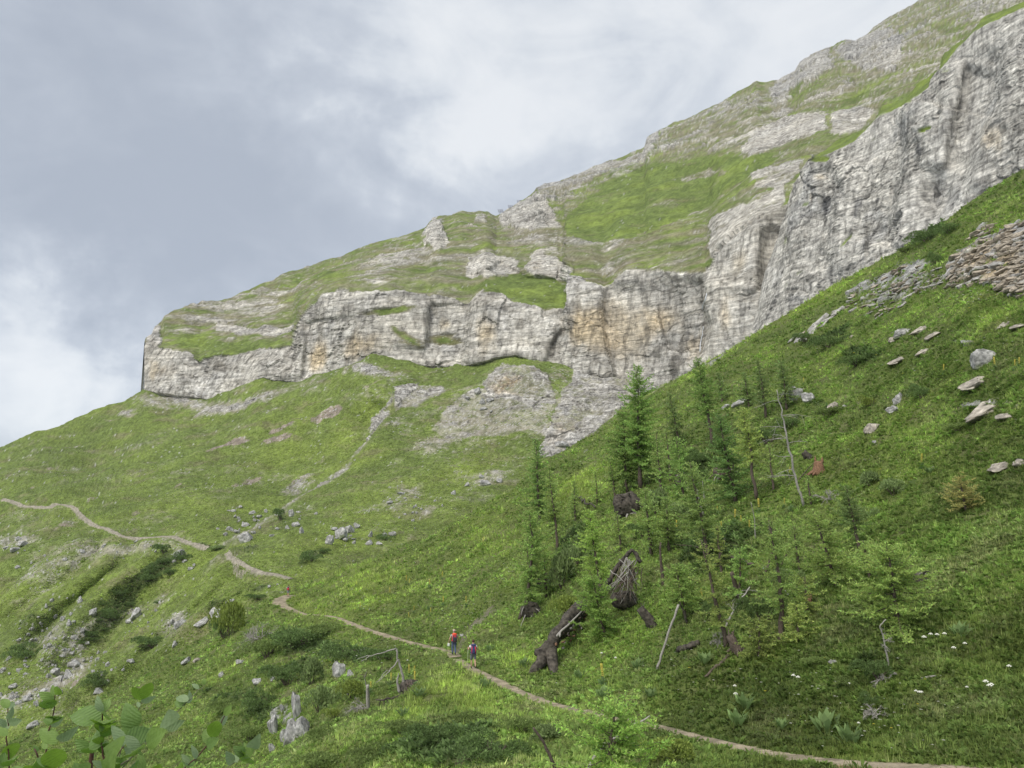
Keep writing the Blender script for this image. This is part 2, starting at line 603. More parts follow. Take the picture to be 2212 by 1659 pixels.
def d_mount(u, v):
    kb, kt, ks = BASE(u), TOP(u), SKY(u)
    kt = np.minimum(kt, kb - 8); ks = np.minimum(ks, kt - 6)
    db = BASED(u)
    dt = np.minimum(db * 1.045 + 2, SKYD(u) * .97)
    ds = SKYD(u)
    ib, it, is_ = 1 / db, 1 / dt, 1 / ds
    t1 = np.clip((kb - v) / (kb - kt), 0, 1)
    t2 = np.clip((kt - v) / (kt - ks), 0, 1)
    inv = ib + (it - ib) * t1 + (is_ - it) * t2
    d = 1 / inv * (1 + .05 * np.clip((v - kb) / 34., 0, 1))
    # buttresses and bays along the cliff
    bay = crease(u, v, [(653, 690), (660, 740), (650, 830)], .010, 8, 90)
    bay = bay * crease(u, v, [(927, 650), (925, 700), (920, 760)], .010, 6, 60)
    bay = bay * crease(u, v, [(1020, 640), (1012, 700), (1000, 800)], -.012, 7, 70)
    bay = bay * crease(u, v, [(1304, 600), (1300, 680), (1310, 760), (1330, 830)], .014, 8, 100)
    bay = bay * crease(u, v, [(1528, 590), (1520, 650), (1535, 700), (1520, 760), (1490, 800)], -.022, 5, 70)
    bay = bay * crease(u, v, [(1220, 700), (1190, 745), (1175, 790)], .008, 7, 45)
    bay = bay * crease(u, v, [(1650, 480), (1640, 560), (1636, 640)], .015, 10, 50)
    # ledges above the cliff, spurs below the ridge, the rock pyramid
    bay = bay * crease(u, v, [(1010, 600), (1080, 570), (1140, 600), (1230, 612)], -.015, 4, 40)
    bay = bay * crease(u, v, [(1085, 470), (1120, 440), (1157, 422)], .025, 5, 60) * crease(u, v, [(1160, 422), (1185, 450), (1205, 488)], -.02, 6, 60)
    bay = bay * (1 - .05 * blob(u, v, 1150, 465, 45, 35))
    bay = bay * crease(u, v, [(925, 490), (945, 500), (960, 545)], .02, 6, 50)
    bay = bay * (1 - .035 * blob(u, v, 1010, 490, 50, 30))
    bay = bay * crease(u, v, [(1850, 100), (1760, 210), (1600, 330), (1420, 480)], .03, 40, 160)
    bay = bay * crease(u, v, [(1740, 340), (1640, 380), (1500, 450), (1360, 540)], -.03, 40, 140)
    bay = bay * crease(u, v, [(1660, 250), (1560, 300), (1440, 360), (1300, 420)], .02, 25, 120)
    bay = bay * crease(u, v, [(460, 690), (560, 712), (640, 705)], -.012, 5, 30)
    return d * bay


def rock_disp(P, sc, s=0, strata=1.0, dip=(.22, .05)):
    """faceted, ribbed and bedded relief (unit amplitude about one bed)"""
    q = P / sc
    w = fbm(q * .35, 3, s + 5)
    q2 = q.copy(); q2[..., 2] *= .38
    rib = ridged(q2 * .16, 4, s + 1)
    q3 = q + w[..., None] * .7
    q3[..., 2] = q3[..., 2] * .8
    f1, f2, cid, fac = worley(q3 * np.array([.24, .24, .17], np.float32), s + 2)
    q4 = q + w[..., None] * .3
    q4[..., 2] = q4[..., 2] * 2.2 + dip[0] * 2 * q[..., 0]
    g1, g2, gid, gac = worley(q4 * .75, s + 3)
    z = q[..., 2] + dip[0] * q[..., 0] + dip[1] * q[..., 1] + w * 1.6
    k = np.floor(z * .7); fr = z * .7 - k
    lay = (_hash(k.astype(np.int32), (cid * 9).astype(np.int32), k.astype(np.int32) * 0 + 3, s) & np.uint32(255)).astype(np.float32) / 255.
    bed = strata * (lay * .9 + .4 * sstep(.0, .2, fr) - .3)
    fine = fbm(q * 1.1, 4, s + 9)
    return rib * 1.5 + fac * 1.5 + cid * .6 + gac * .7 + gid * .30 + bed * 1.0 + fine * .35 + .6, rib, np.minimum((f2 - f1) * 1.6, (g2 - g1)), fine, lay, w, gid


def rock_colour(P, sc, ochre, dark, parts, s=0, warm=.0):
    disp, rib, edge, fine, lay, w, gid = parts
    q = P / sc
    q2 = q.copy(); q2[..., 2] *= .16
    streak = fbm(q2 * .75, 4, s + 31)
    patch = fbm(q * .12, 4, s + 41)
    bedl = fbm(np.stack([q[..., 0] * .15, q[..., 1] * .15, (q[..., 2] + .25 * q[..., 0] + w) * 1.6], -1), 3, s + 43)
    t = sstep(-.50, .42, fine * .45 + patch * .55 + (lay - .5) * .4 + (gid - .5) * .6 + bedl * .5)
    c = mixc(RMID, RLIGHT, t)
    c = mixc(c, BLUE, sstep(.05, .5, fbm(q * .2, 3, s + 47)) * .32)
    c = mixc(c, OCHRE * (.75 + .5 * t)[..., None], np.clip(sstep(.30, .95, ochre + .40 * fbm(q * .22, 5, s + 51, .6) + .22 * streak) * .85, 0, 1))
    c = mixc(c, RDARK, np.clip(sstep(.07, .0, edge) * .40, 0, 1))
    c = mixc(c, RDARK, np.clip(sstep(.45, .85, dark + .6 * streak + .2 * bedl) * .85 + sstep(.16, .55, streak) * .50 + sstep(.2, .55, bedl) * .34, 0, .95))
    return c * (.80 + .40 * sstep(-.5, .5, fbm(q * 2.2, 2, s + 61)))[..., None]


def warp_uv(U, V, P, sc, amt, s=0):
    return U + amt * fbm(P / sc, 4, s + 71), V + .7 * amt * fbm(P / sc, 4, s + 83)


# ---- far mountain with the long cliff band
MROCK = [
    (.62, [(312, 700), (345, 705), (345, 765), (312, 765)]),
    (1.0, [(467, 700), (560, 716), (633, 700), (633, 716), (560, 732), (470, 716)]),
    (1.0, [(1085, 495), (1075, 470), (1120, 440), (1150, 425), (1165, 420), (1185, 445), (1205, 475), (1215, 490), (1150, 500)]),
    (.9, [(920, 495), (935, 478), (957, 470), (958, 500), (970, 530), (940, 545), (915, 520)]),
    (.55, [(1025, 462), (1050, 466), (1050, 485), (1030, 480)]),
    (.8, [(1140, 552), (1165, 545), (1230, 575), (1228, 605), (1170, 610), (1137, 590)]),
    (.7, [(1220, 590), (1260, 600), (1280, 640), (1225, 650)]),
    (.5, [(1010, 565), (1060, 550), (1120, 570), (1130, 600), (1060, 605), (1010, 600)]),
    (.42, [(1160, 400), (1210, 396), (1394, 319), (1400, 299), (1430, 279), (1400, 345), (1300, 380), (1230, 415), (1195, 440), (1165, 425)]),
    (.15, [(1400, 299), (1475, 260), (1591, 200), (1635, 172), (1760, 117), (1988, -10), (2212, -140), (2330, -200), (2330, 100), (2000, 150), (1860, 260), (1700, 300), (1560, 330), (1430, 330)]),
    (.40, [(1840, 85), (1920, 60), (1960, 90), (1930, 150), (1850, 150), (1800, 110)]),
    (.40, [(1700, 130), (1790, 95), (1800, 150), (1720, 190), (1660, 210)]),
    (.5, [(1595, 330), (1640, 280), (1700, 255), (1790, 245), (1780, 285), (1680, 320), (1640, 345)]),
    (.35, [(1660, 190), (1710, 190), (1700, 250), (1670, 250)]),
    (.45, [(1800, 240), (1880, 235), (1860, 285), (1790, 300)]),
    (.45, [(1450, 385), (1560, 360), (1575, 375), (1490, 395)]),
    (.4, [(1620, 375), (1740, 350), (1690, 420), (1640, 410)]),
    (.5, [(1540, 470), (1640, 440), (1690, 410), (1680, 460), (1600, 530), (1545, 560)]),
    (.35, ('b', 1430, 445, 60, 18, -10)), (.35, ('b', 1300, 430, 25, 12, 0)), (.3, ('b', 1250, 520, 90, 14, 4)), (.3, ('b', 1150, 515, 50, 14, 10)),
    (.35, ('b', 870, 560, 90, 14, -10)), (.3, ('b', 640, 620, 60, 9, -12)), (.32, ('b', 540, 660, 90, 14, -6)), (.30, ('b', 470, 690, 80, 10, 0)),
    (.3, ('b', 1000, 570, 60, 20, 0)), (.3, ('b', 820, 600, 90, 12, -3)), (.25, ('b', 1340, 590, 60, 16, 0)),
    (-.5, [(1070, 602), (1137, 597), (1227, 612), (1217, 669), (1180, 669), (1104, 641), (1050, 632)]),
    (-1.2, ('b', 835, 672, 55, 9, -6)), (-1.2, ('b', 957, 736, 34, 9, 0)), (-1.1, ('b', 870, 725, 42, 9, 30)), (-.9, ('b', 1100, 625, 60, 12, 8)), (-1., ('b', 1180, 655, 50, 8, 10)),
    (-.4, [(1220, 470), (1300, 400), (1420, 350), (1560, 350), (1700, 335), (1560, 420), (1420, 500), (1300, 530), (1230, 510)]),
    (-.35, [(1480, 345), (1560, 338), (1650, 350), (1560, 372)]), (-.3, ('b', 1720, 205, 80, 14, -28)), (-.4, ('b', 1840, 215, 70, 12, -30)), (-.3, ('b', 1700, 250, 50, 8, -15)),
    (-.25, ('b', 1620, 190, 40, 10, -15)), (-.3, ('b', 1800, 100, 50, 9, -15)), (-.2, ('b', 2050, 60, 60, 14, 0)), (-.3, ('b', 1640, 400, 50, 8, -20)),
    (-.6, ('b', 420, 740, 60, 12, 6)), (-.6, ('b', 500, 750, 60, 10, 0)), (-.3, ('b', 700, 600, 60, 14, -12)), (-.3, ('b', 900, 590, 120, 8, -6)),
]
MOCHRE = [(.9, ('b', 330, 800, 14, 30, 0)), (.62, ('b', 370, 800, 40, 26, 0)), (.9, ('b', 690, 775, 26, 45, 0)), (.75, ('b', 770, 745, 40, 40, 0)), (.62, ('b', 830, 740, 40, 30, 0)),
          (.65, ('b', 960, 710, 22, 26, 0)), (.65, ('b', 1050, 730, 30, 50, 0)), (.95, ('b', 1270, 710, 55, 60, -20)), (.95, ('b', 1360, 720, 60, 70, 0)), (.7, ('b', 1440, 690, 50, 40, 0)),
          (.7, ('b', 1500, 745, 30, 40, 0)), (.8, ('b', 1570, 680, 22, 60, 0)), (.65, ('b', 1600, 560, 26, 40, 0)), (.3, ('b', 1640, 230, 50, 30, 0)), (.4, ('b', 1180, 480, 40, 40, 0)),
          (.62, ('b', 1160, 580, 30, 20, 0))]
MDARK = [(1.0, ('b', 475, 790, 16, 16, 0)), (.6, ('b', 520, 800, 60, 14, 8)), (.7, ('b', 440, 858, 50, 9, 0)), (.6, ('b', 660, 720, 18, 30, 0)), (.7, ('b', 920, 690, 14, 30, 0)), (.5, ('b', 860, 685, 60, 14, 0)),
         (.6, ('b', 1130, 700, 26, 30, 0)), (.65, ('b', 1215, 715, 60, 10, -42)), (.8, ('b', 1190, 765, 18, 22, 0)), (.9, ('b', 1460, 790, 22, 40, 0)), (.9, ('b', 1522, 720, 10, 40, 10)),
         (.9, ('b', 1522, 640, 8, 20, 0)), (.7, ('b', 1650, 560, 12, 60, 8)), (.6, ('b', 1430, 720, 70, 7, 18)), (.6, ('b', 1130, 470, 26, 18, 0)), (.5, ('b', 1700, 265, 50, 8, -20))]


def shade_mount(U, V, D, P, N):
    u2, v2 = warp_uv(U, V, P, 26., 16.)
    kb, kt = BASE(u2), TOP(u2)
    band = ((v2 > kt) & (v2 < kb + 60)).astype(np.float32)
    n = fbm(P * np.array([.03, .03, .11]), 5, 101)
    n2 = fbm(P * np.array([.012, .012, .03]), 3, 107)
    nf = fbm(P * np.array([.16, .16, .45]), 4, 109)
    r = .24 + band * .74 + zone(u2, v2, MROCK)
    n4 = fbm(P * np.array([.010, .010, .035]), 4, 117) * sstep(600, 850, D)
    rock = sstep(-.17, .20, r - .5 + .50 * n + .18 * n2 + .34 * nf + .45 * n4)
    parts = rock_disp(P, 5.0, 11)
    far = np.clip(D / 420., 1, 2.2)
    amp = (.9 + .25 * (far - 1)) * (.75 + .25 * band)
    slab = sstep(-.25, .30, fbm(P * np.array([.022, .022, .014]), 3, 191))
    disp = N * (rock * amp * (parts[0] * (.38 + .62 * (1 - slab)) - 1.0 + .6 * slab) * .85)[..., None]
    parts2 = rock_disp(P, 12.0, 61, 1.2)
    crag = sstep(520, 760, D) * np.maximum(rock, .25 * sstep(.15, .5, r + .4 * n))
    disp = disp + N * (crag * 1.7 * (parts2[0] - 1.4) * sstep(-2, 26, V - SKY(U)))[..., None]
    bumpy = fbm(P / 14., 5, 131)
    gully = ridged(P * np.array([.012, .012, .004]), 3, 141)
    disp = disp + N * ((1 - rock) * (1.5 * bumpy) + (1 - band) * 5. * (gully - .4))[..., None]
    disp = disp * sstep(312, 345, U)[..., None]
    c = rock_colour(P, 5.0, zone(u2, v2, MOCHRE), zone(U, V, MDARK), parts, 11)
    c2 = rock_colour(P, 12.0, zone(u2, v2, MOCHRE), zone(U, V, MDARK), parts2, 61)
    c = mixc(c, c2 * 1.05, sstep(520, 800, D) * .7)
    c = mixc(c, (RLIGHT * C(1.0, .975, .92)) * (.80 + .3 * sstep(-.5, .5, nf))[..., None], slab * .42)
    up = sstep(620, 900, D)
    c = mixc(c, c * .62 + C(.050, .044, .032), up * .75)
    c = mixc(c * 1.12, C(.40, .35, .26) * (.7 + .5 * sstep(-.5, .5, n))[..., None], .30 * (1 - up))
    g = mixc(GRASS, LUSH, sstep(-.2, .55, fbm(P / 40., 4, 151) + .25 * n2))
    g = mixc(g, DRY, sstep(.0, .5, fbm(P * np.array([.03, .03, .16]), 4, 161) + .10 + .9 * (r - .25)) * .8)
    g = g * (.8 + .4 * sstep(-.4, .4, fbm(P / 5., 3, 171)))[..., None]
    n3 = fbm(np.stack([P[..., 0] * .015, P[..., 1] * .015, (P[..., 2] + .12 * P[..., 0]) * .34], -1), 4, 113)
    bare = zone(u2, v2, [(.16, ('b', 960, 600, 200, 40, 0)), (.14, ('b', 520, 700, 170, 40, 0)), (.12, ('b', 1250, 540, 200, 40, 6)), (.10, ('b', 1650, 280, 250, 60, -30))])
    sparse = sstep(.14, .60, r + bare + .34 * n + .26 * nf + .42 * n3 + .06)
    g = mixc(g, SCREE * C(.98, .92, .80) * (.55 + .6 * sstep(-.5, .5, nf))[..., None], sparse * .62)
    spk = (np.random.default_rng(6).random(U.shape) < .004 + .12 * sstep(.2, .6, r + .25 * n)).astype(np.float32)
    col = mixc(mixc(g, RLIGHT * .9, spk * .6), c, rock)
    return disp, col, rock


u_m = np.arange(312, 2332, 3.0)


def pre_mount(U, V, D):
    back = np.linspace(.16, .005, 10)[:, None]
    Ub = np.repeat(U[:1], 10, 0) + back * 60
    return np.concatenate([Ub, U]), np.concatenate([np.repeat(V[:1], 10, 0), V]), np.concatenate([np.repeat(D[:1], 10, 0) * (1 + back), D])


mount, mP, mF, mI = sheet(u_m, BASE(u_m) + 34, SKY(u_m), 270, d_mount, shade_mount, M_FAR, 'mountain', pre=pre_mount)

# ---- grey limestone buttress on the right
BTOP = curve([(1632, 700), (1640, 660), (1650, 610), (1665, 565), (1690, 490), (1712, 420), (1735, 372), (1758, 340), (1775, 330), (1815, 299), (1875, 277), (1908, 229),
              (1958, 213), (1981, 180), (2028, 150), (2038, 115), (2091, 77), (2125, 38), (2212, 3), (2400, -70)])
BROCK = curve([(1632, 600), (1640, 560), (1665, 480), (1700, 395), (1735, 345), (1756, 330), (1765, 342), (1815, 325), (1850, 305), (1898, 252), (1951, 233), (2008, 190), (2038, 140), (2108, 66), (2212, 15), (2400, -55)])
BBOT = curve([(1632, 760), (1820, 640), (1940, 580), (2212, 410), (2400, 290)])
BD = curve([(1632, 288), (1760, 268), (1940, 238), (2212, 200), (2400, 180)])


def d_butt(u, v):
    t = (BBOT(u) - v) / (BBOT(u) - BTOP(u))
    d = BD(u) * (1 + .10 * t)
    rk = BROCK(u)
    d = d * (1 + .10 * sstep(0, 22, rk - v))
    d = d * crease(u, v, [(1958, 214), (1948, 260), (1958, 330), (1952, 400), (1940, 470), (1930, 540)], -.020, 11, 110, .02, .05)
    d = d * crease(u, v, [(1800, 345), (1815, 420), (1800, 500), (1790, 600)], -.012, 10, 60)
    d = d * crease(u, v, [(2090, 130), (2060, 250), (2040, 380)], .015, 10, 70) * crease(u, v, [(2180, 100), (2150, 220), (2110, 330), (2090, 420)], -.014, 10, 60)
    d = d * (1 + .030 * blob(u, v, 2030, 420, 34, 40, 20)) * (1 + .015 * blob(u, v, 1975, 330, 26, 40))
    return d


def shade_butt(U, V, D, P, N):
    u2, v2 = warp_uv(U, V, P, 14., 10., 5)
    r = sstep(-3, 4, v2 - BROCK(u2))
    n = fbm(P * np.array([.07, .07, .2]), 5, 201)
    gr = zone(u2, v2, [(1., ('b', 1775, 345, 22, 7, -10)), (1., ('b', 2000, 281, 16, 6, -20)), (.7, ('b', 1830, 520, 26, 6, -40)), (.5, ('b', 1890, 300, 26, 8, -30)), (.5, ('b', 1700, 520, 10, 20, 0))])
    r = np.clip(r - sstep(.35, .6, gr + .25 * n) - .8 * sstep(.55, .7, n), 0, 1)
    parts = rock_disp(P, 2.6, 21, 1.3, (.30, .10))
    slab = sstep(-.20, .30, fbm(P * np.array([.045, .045, .022]), 3, 291))
    disp = N * (r * .60 * (parts[0] * (.40 + .60 * (1 - slab)) - 1.0 + .6 * slab))[..., None] + N * ((1 - r) * .8 * fbm(P / 5., 4, 231))[..., None]
    oc = zone(u2, v2, [(.6, ('b', 2150, 300, 40, 50, -20)), (.5, ('b', 1780, 385, 25, 12, 0)), (.5, ('b', 1900, 350, 40, 12, 0)), (.35, ('b', 2090, 90, 50, 30, 0)), (.3, ('b', 1750, 420, 20, 30, 0))])
    dk = zone(u2, v2, [(.9, ('b', 2025, 430, 26, 26, 20)), (.7, ('b', 1985, 320, 22, 24, 0)), (.5, ('b', 1850, 440, 60, 40, 0)), (.6, ('b', 2130, 210, 16, 60, 20)), (.5, ('b', 1790, 440, 18, 60, 0)), (.45, ('b', 1900, 480, 40, 30, 0))])
    c = rock_colour(P, 2.6, oc, dk, parts, 21)
    lt = zone(u2, v2, [(.8, ('b', 2010, 240, 40, 60, 0)), (.8, ('b', 1965, 480, 22, 50, 10)), (.5, ('b', 1840, 400, 30, 30, 0)), (.5, ('b', 1990, 300, 20, 20, 0)), (.6, ('b', 1690, 590, 14, 50, 14)), (.4, ('b', 2150, 180, 40, 60, 0))])
    c = mixc(c * C(1.08, 1.05, .99), RLIGHT * C(1.02, 1.0, .97), np.clip(np.clip(lt + .4 * n, 0, 1) * .6 + slab * .35, 0, .8))
    g = mixc(GRASS, LUSH, sstep(-.3, .4, fbm(P / 9., 4, 241)))
    return disp, mixc(g, c, r), r


u_b = np.arange(1632, 2402, 2.4)
butt, bP, bF, bI = sheet(u_b, BBOT(u_b), BTOP(u_b), 230, d_butt, shade_butt, M_BUTT, 'cliff', roll=(.01, .03, .08, .16))

# ---- hillside under the cliffs, with scree, gully and the far path
NEAR_EDGE = curve([(-320, 1745), (-100, 1655), (0, 1618), (100, 1568), (200, 1518), (280, 1468), (350, 1424), (420, 1388), (470, 1352), (530, 1310), (575, 1296), (600, 1290), (640, 1272),
                   (660, 1262), (780, 1212), (900, 1167), (1000, 1118), (1100, 1060), (1180, 992), (1290, 935), (1420, 843), (1510, 790), (1640, 718), (1820, 603),
                   (1940, 545), (2212, 362), (2420, 230)])
SLOPE_TOP = curve([(-320, 1105), (0, 968), (100, 928), (200, 888), (312, 840), (367, 847), (450, 858), (500, 843), (567, 813), (653, 822), (700, 806), (780, 779), (804, 765), (870, 778),
                   (937, 788), (997, 788), (1070, 768), (1120, 761), (1170, 780), (1237, 794), (1300, 807), (1420, 835), (1470, 820), (1560, 780)])
SP_CTRL = [(567, 815, 464), (567, 852, 440), (480, 885, 458), (360, 885, 488), (660, 862, 414), (760, 828, 398), (870, 826, 394), (1000, 832, 384), (1110, 812, 374), (-320, 1105, 440), (0, 968, 455), (160, 905, 490), (312, 843, 519), (450, 860, 486), (653, 825, 446), (800, 770, 427), (950, 789, 416), (1100, 765, 396), (1237, 795, 376), (1430, 835, 345), (1560, 790, 325),
           (0, 1082, 345), (130, 1092, 305), (250, 1155, 245), (440, 1185, 208), (490, 1203, 186), (630, 1245, 148), (660, 1065, 300), (400, 1000, 370), (200, 1020, 390), (850, 1100, 245), (1000, 980, 312),
           (1180, 985, 308), (1300, 900, 330), (780, 1160, 205), (560, 1150, 220), (300, 1300, 190), (100, 1450, 160), (0, 1300, 218), (200, 1500, 140), (0, 1600, 132), (400, 1360, 150), (600, 1320, 128),
           (-320, 1700, 120), (-320, 1400, 235), (900, 1300, 150), (1300, 1100, 260), (-320, 1200, 370)]
tps_slope = TPS(SP_CTRL)
GULLY = [(845, 865), (825, 900), (800, 950), (745, 1008), (665, 1064), (600, 1110), (540, 1150), (470, 1188)]
RIDGE1 = [(760, 1130), (600, 1172), (488, 1198), (400, 1262), (330, 1310), (270, 1370), (190, 1448), (110, 1520)]


def d_slope(u, v):
    d = tps_slope(u, v)
    d = d * crease(u, v, GULLY, -.04, 6, 60, .12, .15)
    d = d * crease(u, v, RIDGE1, -.075, 8, 70, .25, .1)
    d = d * crease(u, v, [(430, 900), (330, 960), (200, 1020), (60, 1080)], -.028, 12, 50)
    d = d * crease(u, v, [(640, 860), (560, 900), (440, 970), (300, 1040)], -.024, 12, 50)
    d = d * crease(u, v, [(1180, 770), (1060, 810), (940, 850), (850, 905)], -.02, 8, 60)
    d = d * crease(u, v, [(130, 1092), (90, 1130), (20, 1170), (-60, 1220)], -.03, 8, 60)
    d = d * crease(u, v, [(200, 1140), (140, 1180), (60, 1250), (-20, 1330)], -.03, 10, 60)
    d = d * crease(u, v, [(1300, 850), (1240, 900), (1200, 970)], .008, 14, 60)
    d = d * crease(u, v, [(470, 1240), (400, 1300), (300, 1380), (210, 1470)], -.05, 9, 40)
    d = d * crease(u, v, [(540, 1240), (470, 1290), (380, 1360), (300, 1430)], -.05, 9, 40)
    d = d * crease(u, v, [(330, 1180), (240, 1250), (150, 1330), (60, 1430)], -.045, 9, 40)
    d = d * crease(u, v, [(250, 1190), (160, 1260), (60, 1330), (-40, 1420)], -.045, 10, 40)
    return d


SPATH = [(2, 1078), (20, 1083), (45, 1095), (90, 1098), (130, 1091), (160, 1098), (180, 1118), (202, 1138), (235, 1142), (262, 1160), (295, 1164), (350, 1161), (375, 1162), (405, 1175), (430, 1182), (452, 1188)]
SPATH2 = [(486, 1198), (500, 1208), (520, 1218), (545, 1229), (566, 1236), (600, 1240), (632, 1251)]
SROCKY = [  # bare stone and scree
    (.55, [(1240, 790), (1300, 805), (1420, 838), (1340, 890), (1250, 960), (1200, 985), (1165, 990), (1180, 940), (1195, 900), (1215, 850)]),
    (.45, [(1040, 830), (1080, 790), (1150, 790), (1200, 830), (1200, 870), (1130, 870), (1060, 850)]),
    (.36, [(1000, 850), (1070, 830), (1180, 880), (1200, 950), (1140, 930), (1050, 940), (960, 950), (930, 930)]),
    (.5, [(850, 850), (880, 830), (960, 830), (960, 850), (900, 880), (850, 890)]), (.7, [(845, 840), (905, 825), (900, 850), (860, 870)]),
    (.6, [(806, 900), (838, 880), (828, 905), (812, 935), (800, 962)]),
    (.5, ('b', 330, 870, 26, 10, 20)), (.5, ('b', 275, 895, 18, 9, 0)), (.5, ('b', 470, 885, 60, 10, -12)), (.45, ('b', 560, 860, 70, 9, -20)), (.5, ('b', 390, 865, 50, 8, 8)), (.5, ('b', 820, 800, 60, 10, 10)),
    (.4, ('b', 940, 960, 60, 14, -14)), (.45, ('b', 1065, 1035, 50, 16, -18)), (.35, ('b', 640, 1050, 40, 12, -30)), (.35, ('b', 880, 1070, 60, 20, -20)), (.4, ('b', 920, 1110, 20, 8, 0)),
    (.4, ('b', 40, 1172, 40, 16, -10)), (.3, ('b', 150, 1125, 30, 10, 0)), (.4, ('b', 270, 1190, 90, 16, -6)), (.25, ('b', 120, 1230, 90, 22, -20)), (.5, ('b', 390, 1200, 14, 10, 0)),
    (.20, ('b', 100, 1400, 60, 60, 0)), (.25, ('b', 165, 1400, 30, 50, 30)), (.28, ('b', 130, 1480, 40, 25, -40)), (.30, ('b', 60, 1500, 70, 14, -14)), (.4, ('b', 290, 1330, 22, 10, -40)), (.4, ('b', 350, 1300, 40, 10, -30)),
    (.4, ('b', 380, 1340, 26, 14, -40)), (.2, ('b', 30, 1530, 60, 26, -20)), (.3, ('b', 180, 1450, 20, 20, 0)),
]
SBARE = [(.27, ('b', 1140, 865, 180, 62, -10)), (.20, ('b', 1000, 930, 130, 50, -12)), (.27, ('b', 1260, 895, 120, 66, -30)), (.14, ('b', 900, 860, 60, 36, -20)), (.22, ('b', 380, 868, 90, 16, 6)), (.20, ('b', 540, 858, 130, 18, -18)), (.15, ('b', 760, 840, 90, 30, -10)),
         (.14, ('b', 200, 1180, 160, 30, 0)), (.12, ('b', 560, 1040, 120, 20, -25)), (.16, ('b', 1000, 1060, 120, 30, -20))]
SSOIL = [(1., ('b', 705, 893, 42, 11, -26)), (.9, ('b', 607, 923, 34, 8, -22)), (.9, ('b', 600, 947, 45, 7, -10)), (.95, ('b', 510, 955, 34, 8, -16)), (.9, ('b', 465, 973, 28, 5, -22)), (.7, ('b', 545, 1035, 28, 5, -20)),
         (.6, ('b', 505, 1048, 18, 5, -20)), (.7, ('b', 640, 1040, 36, 8, -34)), (.6, ('b', 380, 1050, 20, 6, -20)), (.6, ('b', 235, 910, 18, 5, 10)), (.6, ('b', 160, 965, 40, 4, -20)), (.5, ('b', 110, 1010, 30, 4, -18)),
         (.6, ('b', 205, 1085, 26, 8, -20)), (.5, ('b', 290, 1110, 20, 5, -10)), (.6, ('b', 130, 1135, 40, 8, -10)), (.5, ('b', 1010, 935, 90, 14, -6)), (.6, ('b', 1240, 960, 50, 9, -32)), (.6, ('b', 1290, 940, 40, 7, -30)), (.6, ('b', 160, 1480, 50, 6, -40)),
         (.5, ('b', 340, 960, 40, 4, -22)), (.5, ('b', 60, 1060, 36, 4, -16)), (.5, ('b', 800, 830, 60, 8, -20)), (.45, ('b', 420, 905, 40, 4, -18))]
SLUSH = [(.9, ('b', 1010, 1020, 60, 40, -40)), (.6, ('b', 740, 960, 50, 60, 30)), (.5, ('b', 820, 870, 40, 26, 0)), (.7, ('b', 60, 1290, 80, 40, -20)), (.6, ('b', 420, 1260, 60, 20, -30)), (.5, ('b', 130, 1110, 60, 20, 0)), (.5, ('b', 560, 1000, 120, 40, -25)),
         (.6, ('b', 800, 1130, 120, 40, -20)), (.5, ('b', 330, 1250, 100, 20, -26)), (.5, ('b', 600, 1195, 80, 16, -20)), (.4, ('b', 700, 1200, 80, 26, -20))]
SSHRUB = [(.9, ('b', 340, 1235, 70, 26, -30)), (.8, ('b', 260, 1310, 60, 30, -40)), (.6, ('b', 200, 1370, 60, 26, -40)), (.5, ('b', 80, 1340, 90, 40, -30)), (.6, ('b', 450, 1185, 50, 8, 10)), (.5, ('b', 540, 1190, 40, 8, -14)), (.8, ('b', 670, 1200, 34, 12, -26)),
          (.5, ('b', 570, 1270, 50, 12, -20)), (.6, ('b', 470, 1310, 60, 12, -30)), (.5, ('b', 110, 1440, 60, 40, 0)), (.5, ('b', 330, 1390, 60, 20, -30)), (.6, ('b', 610, 1120, 14, 16, 0)), (.5, ('b', 230, 1470, 60, 16, -36)), (.5, ('b', 830, 1160, 20, 10, 0))]


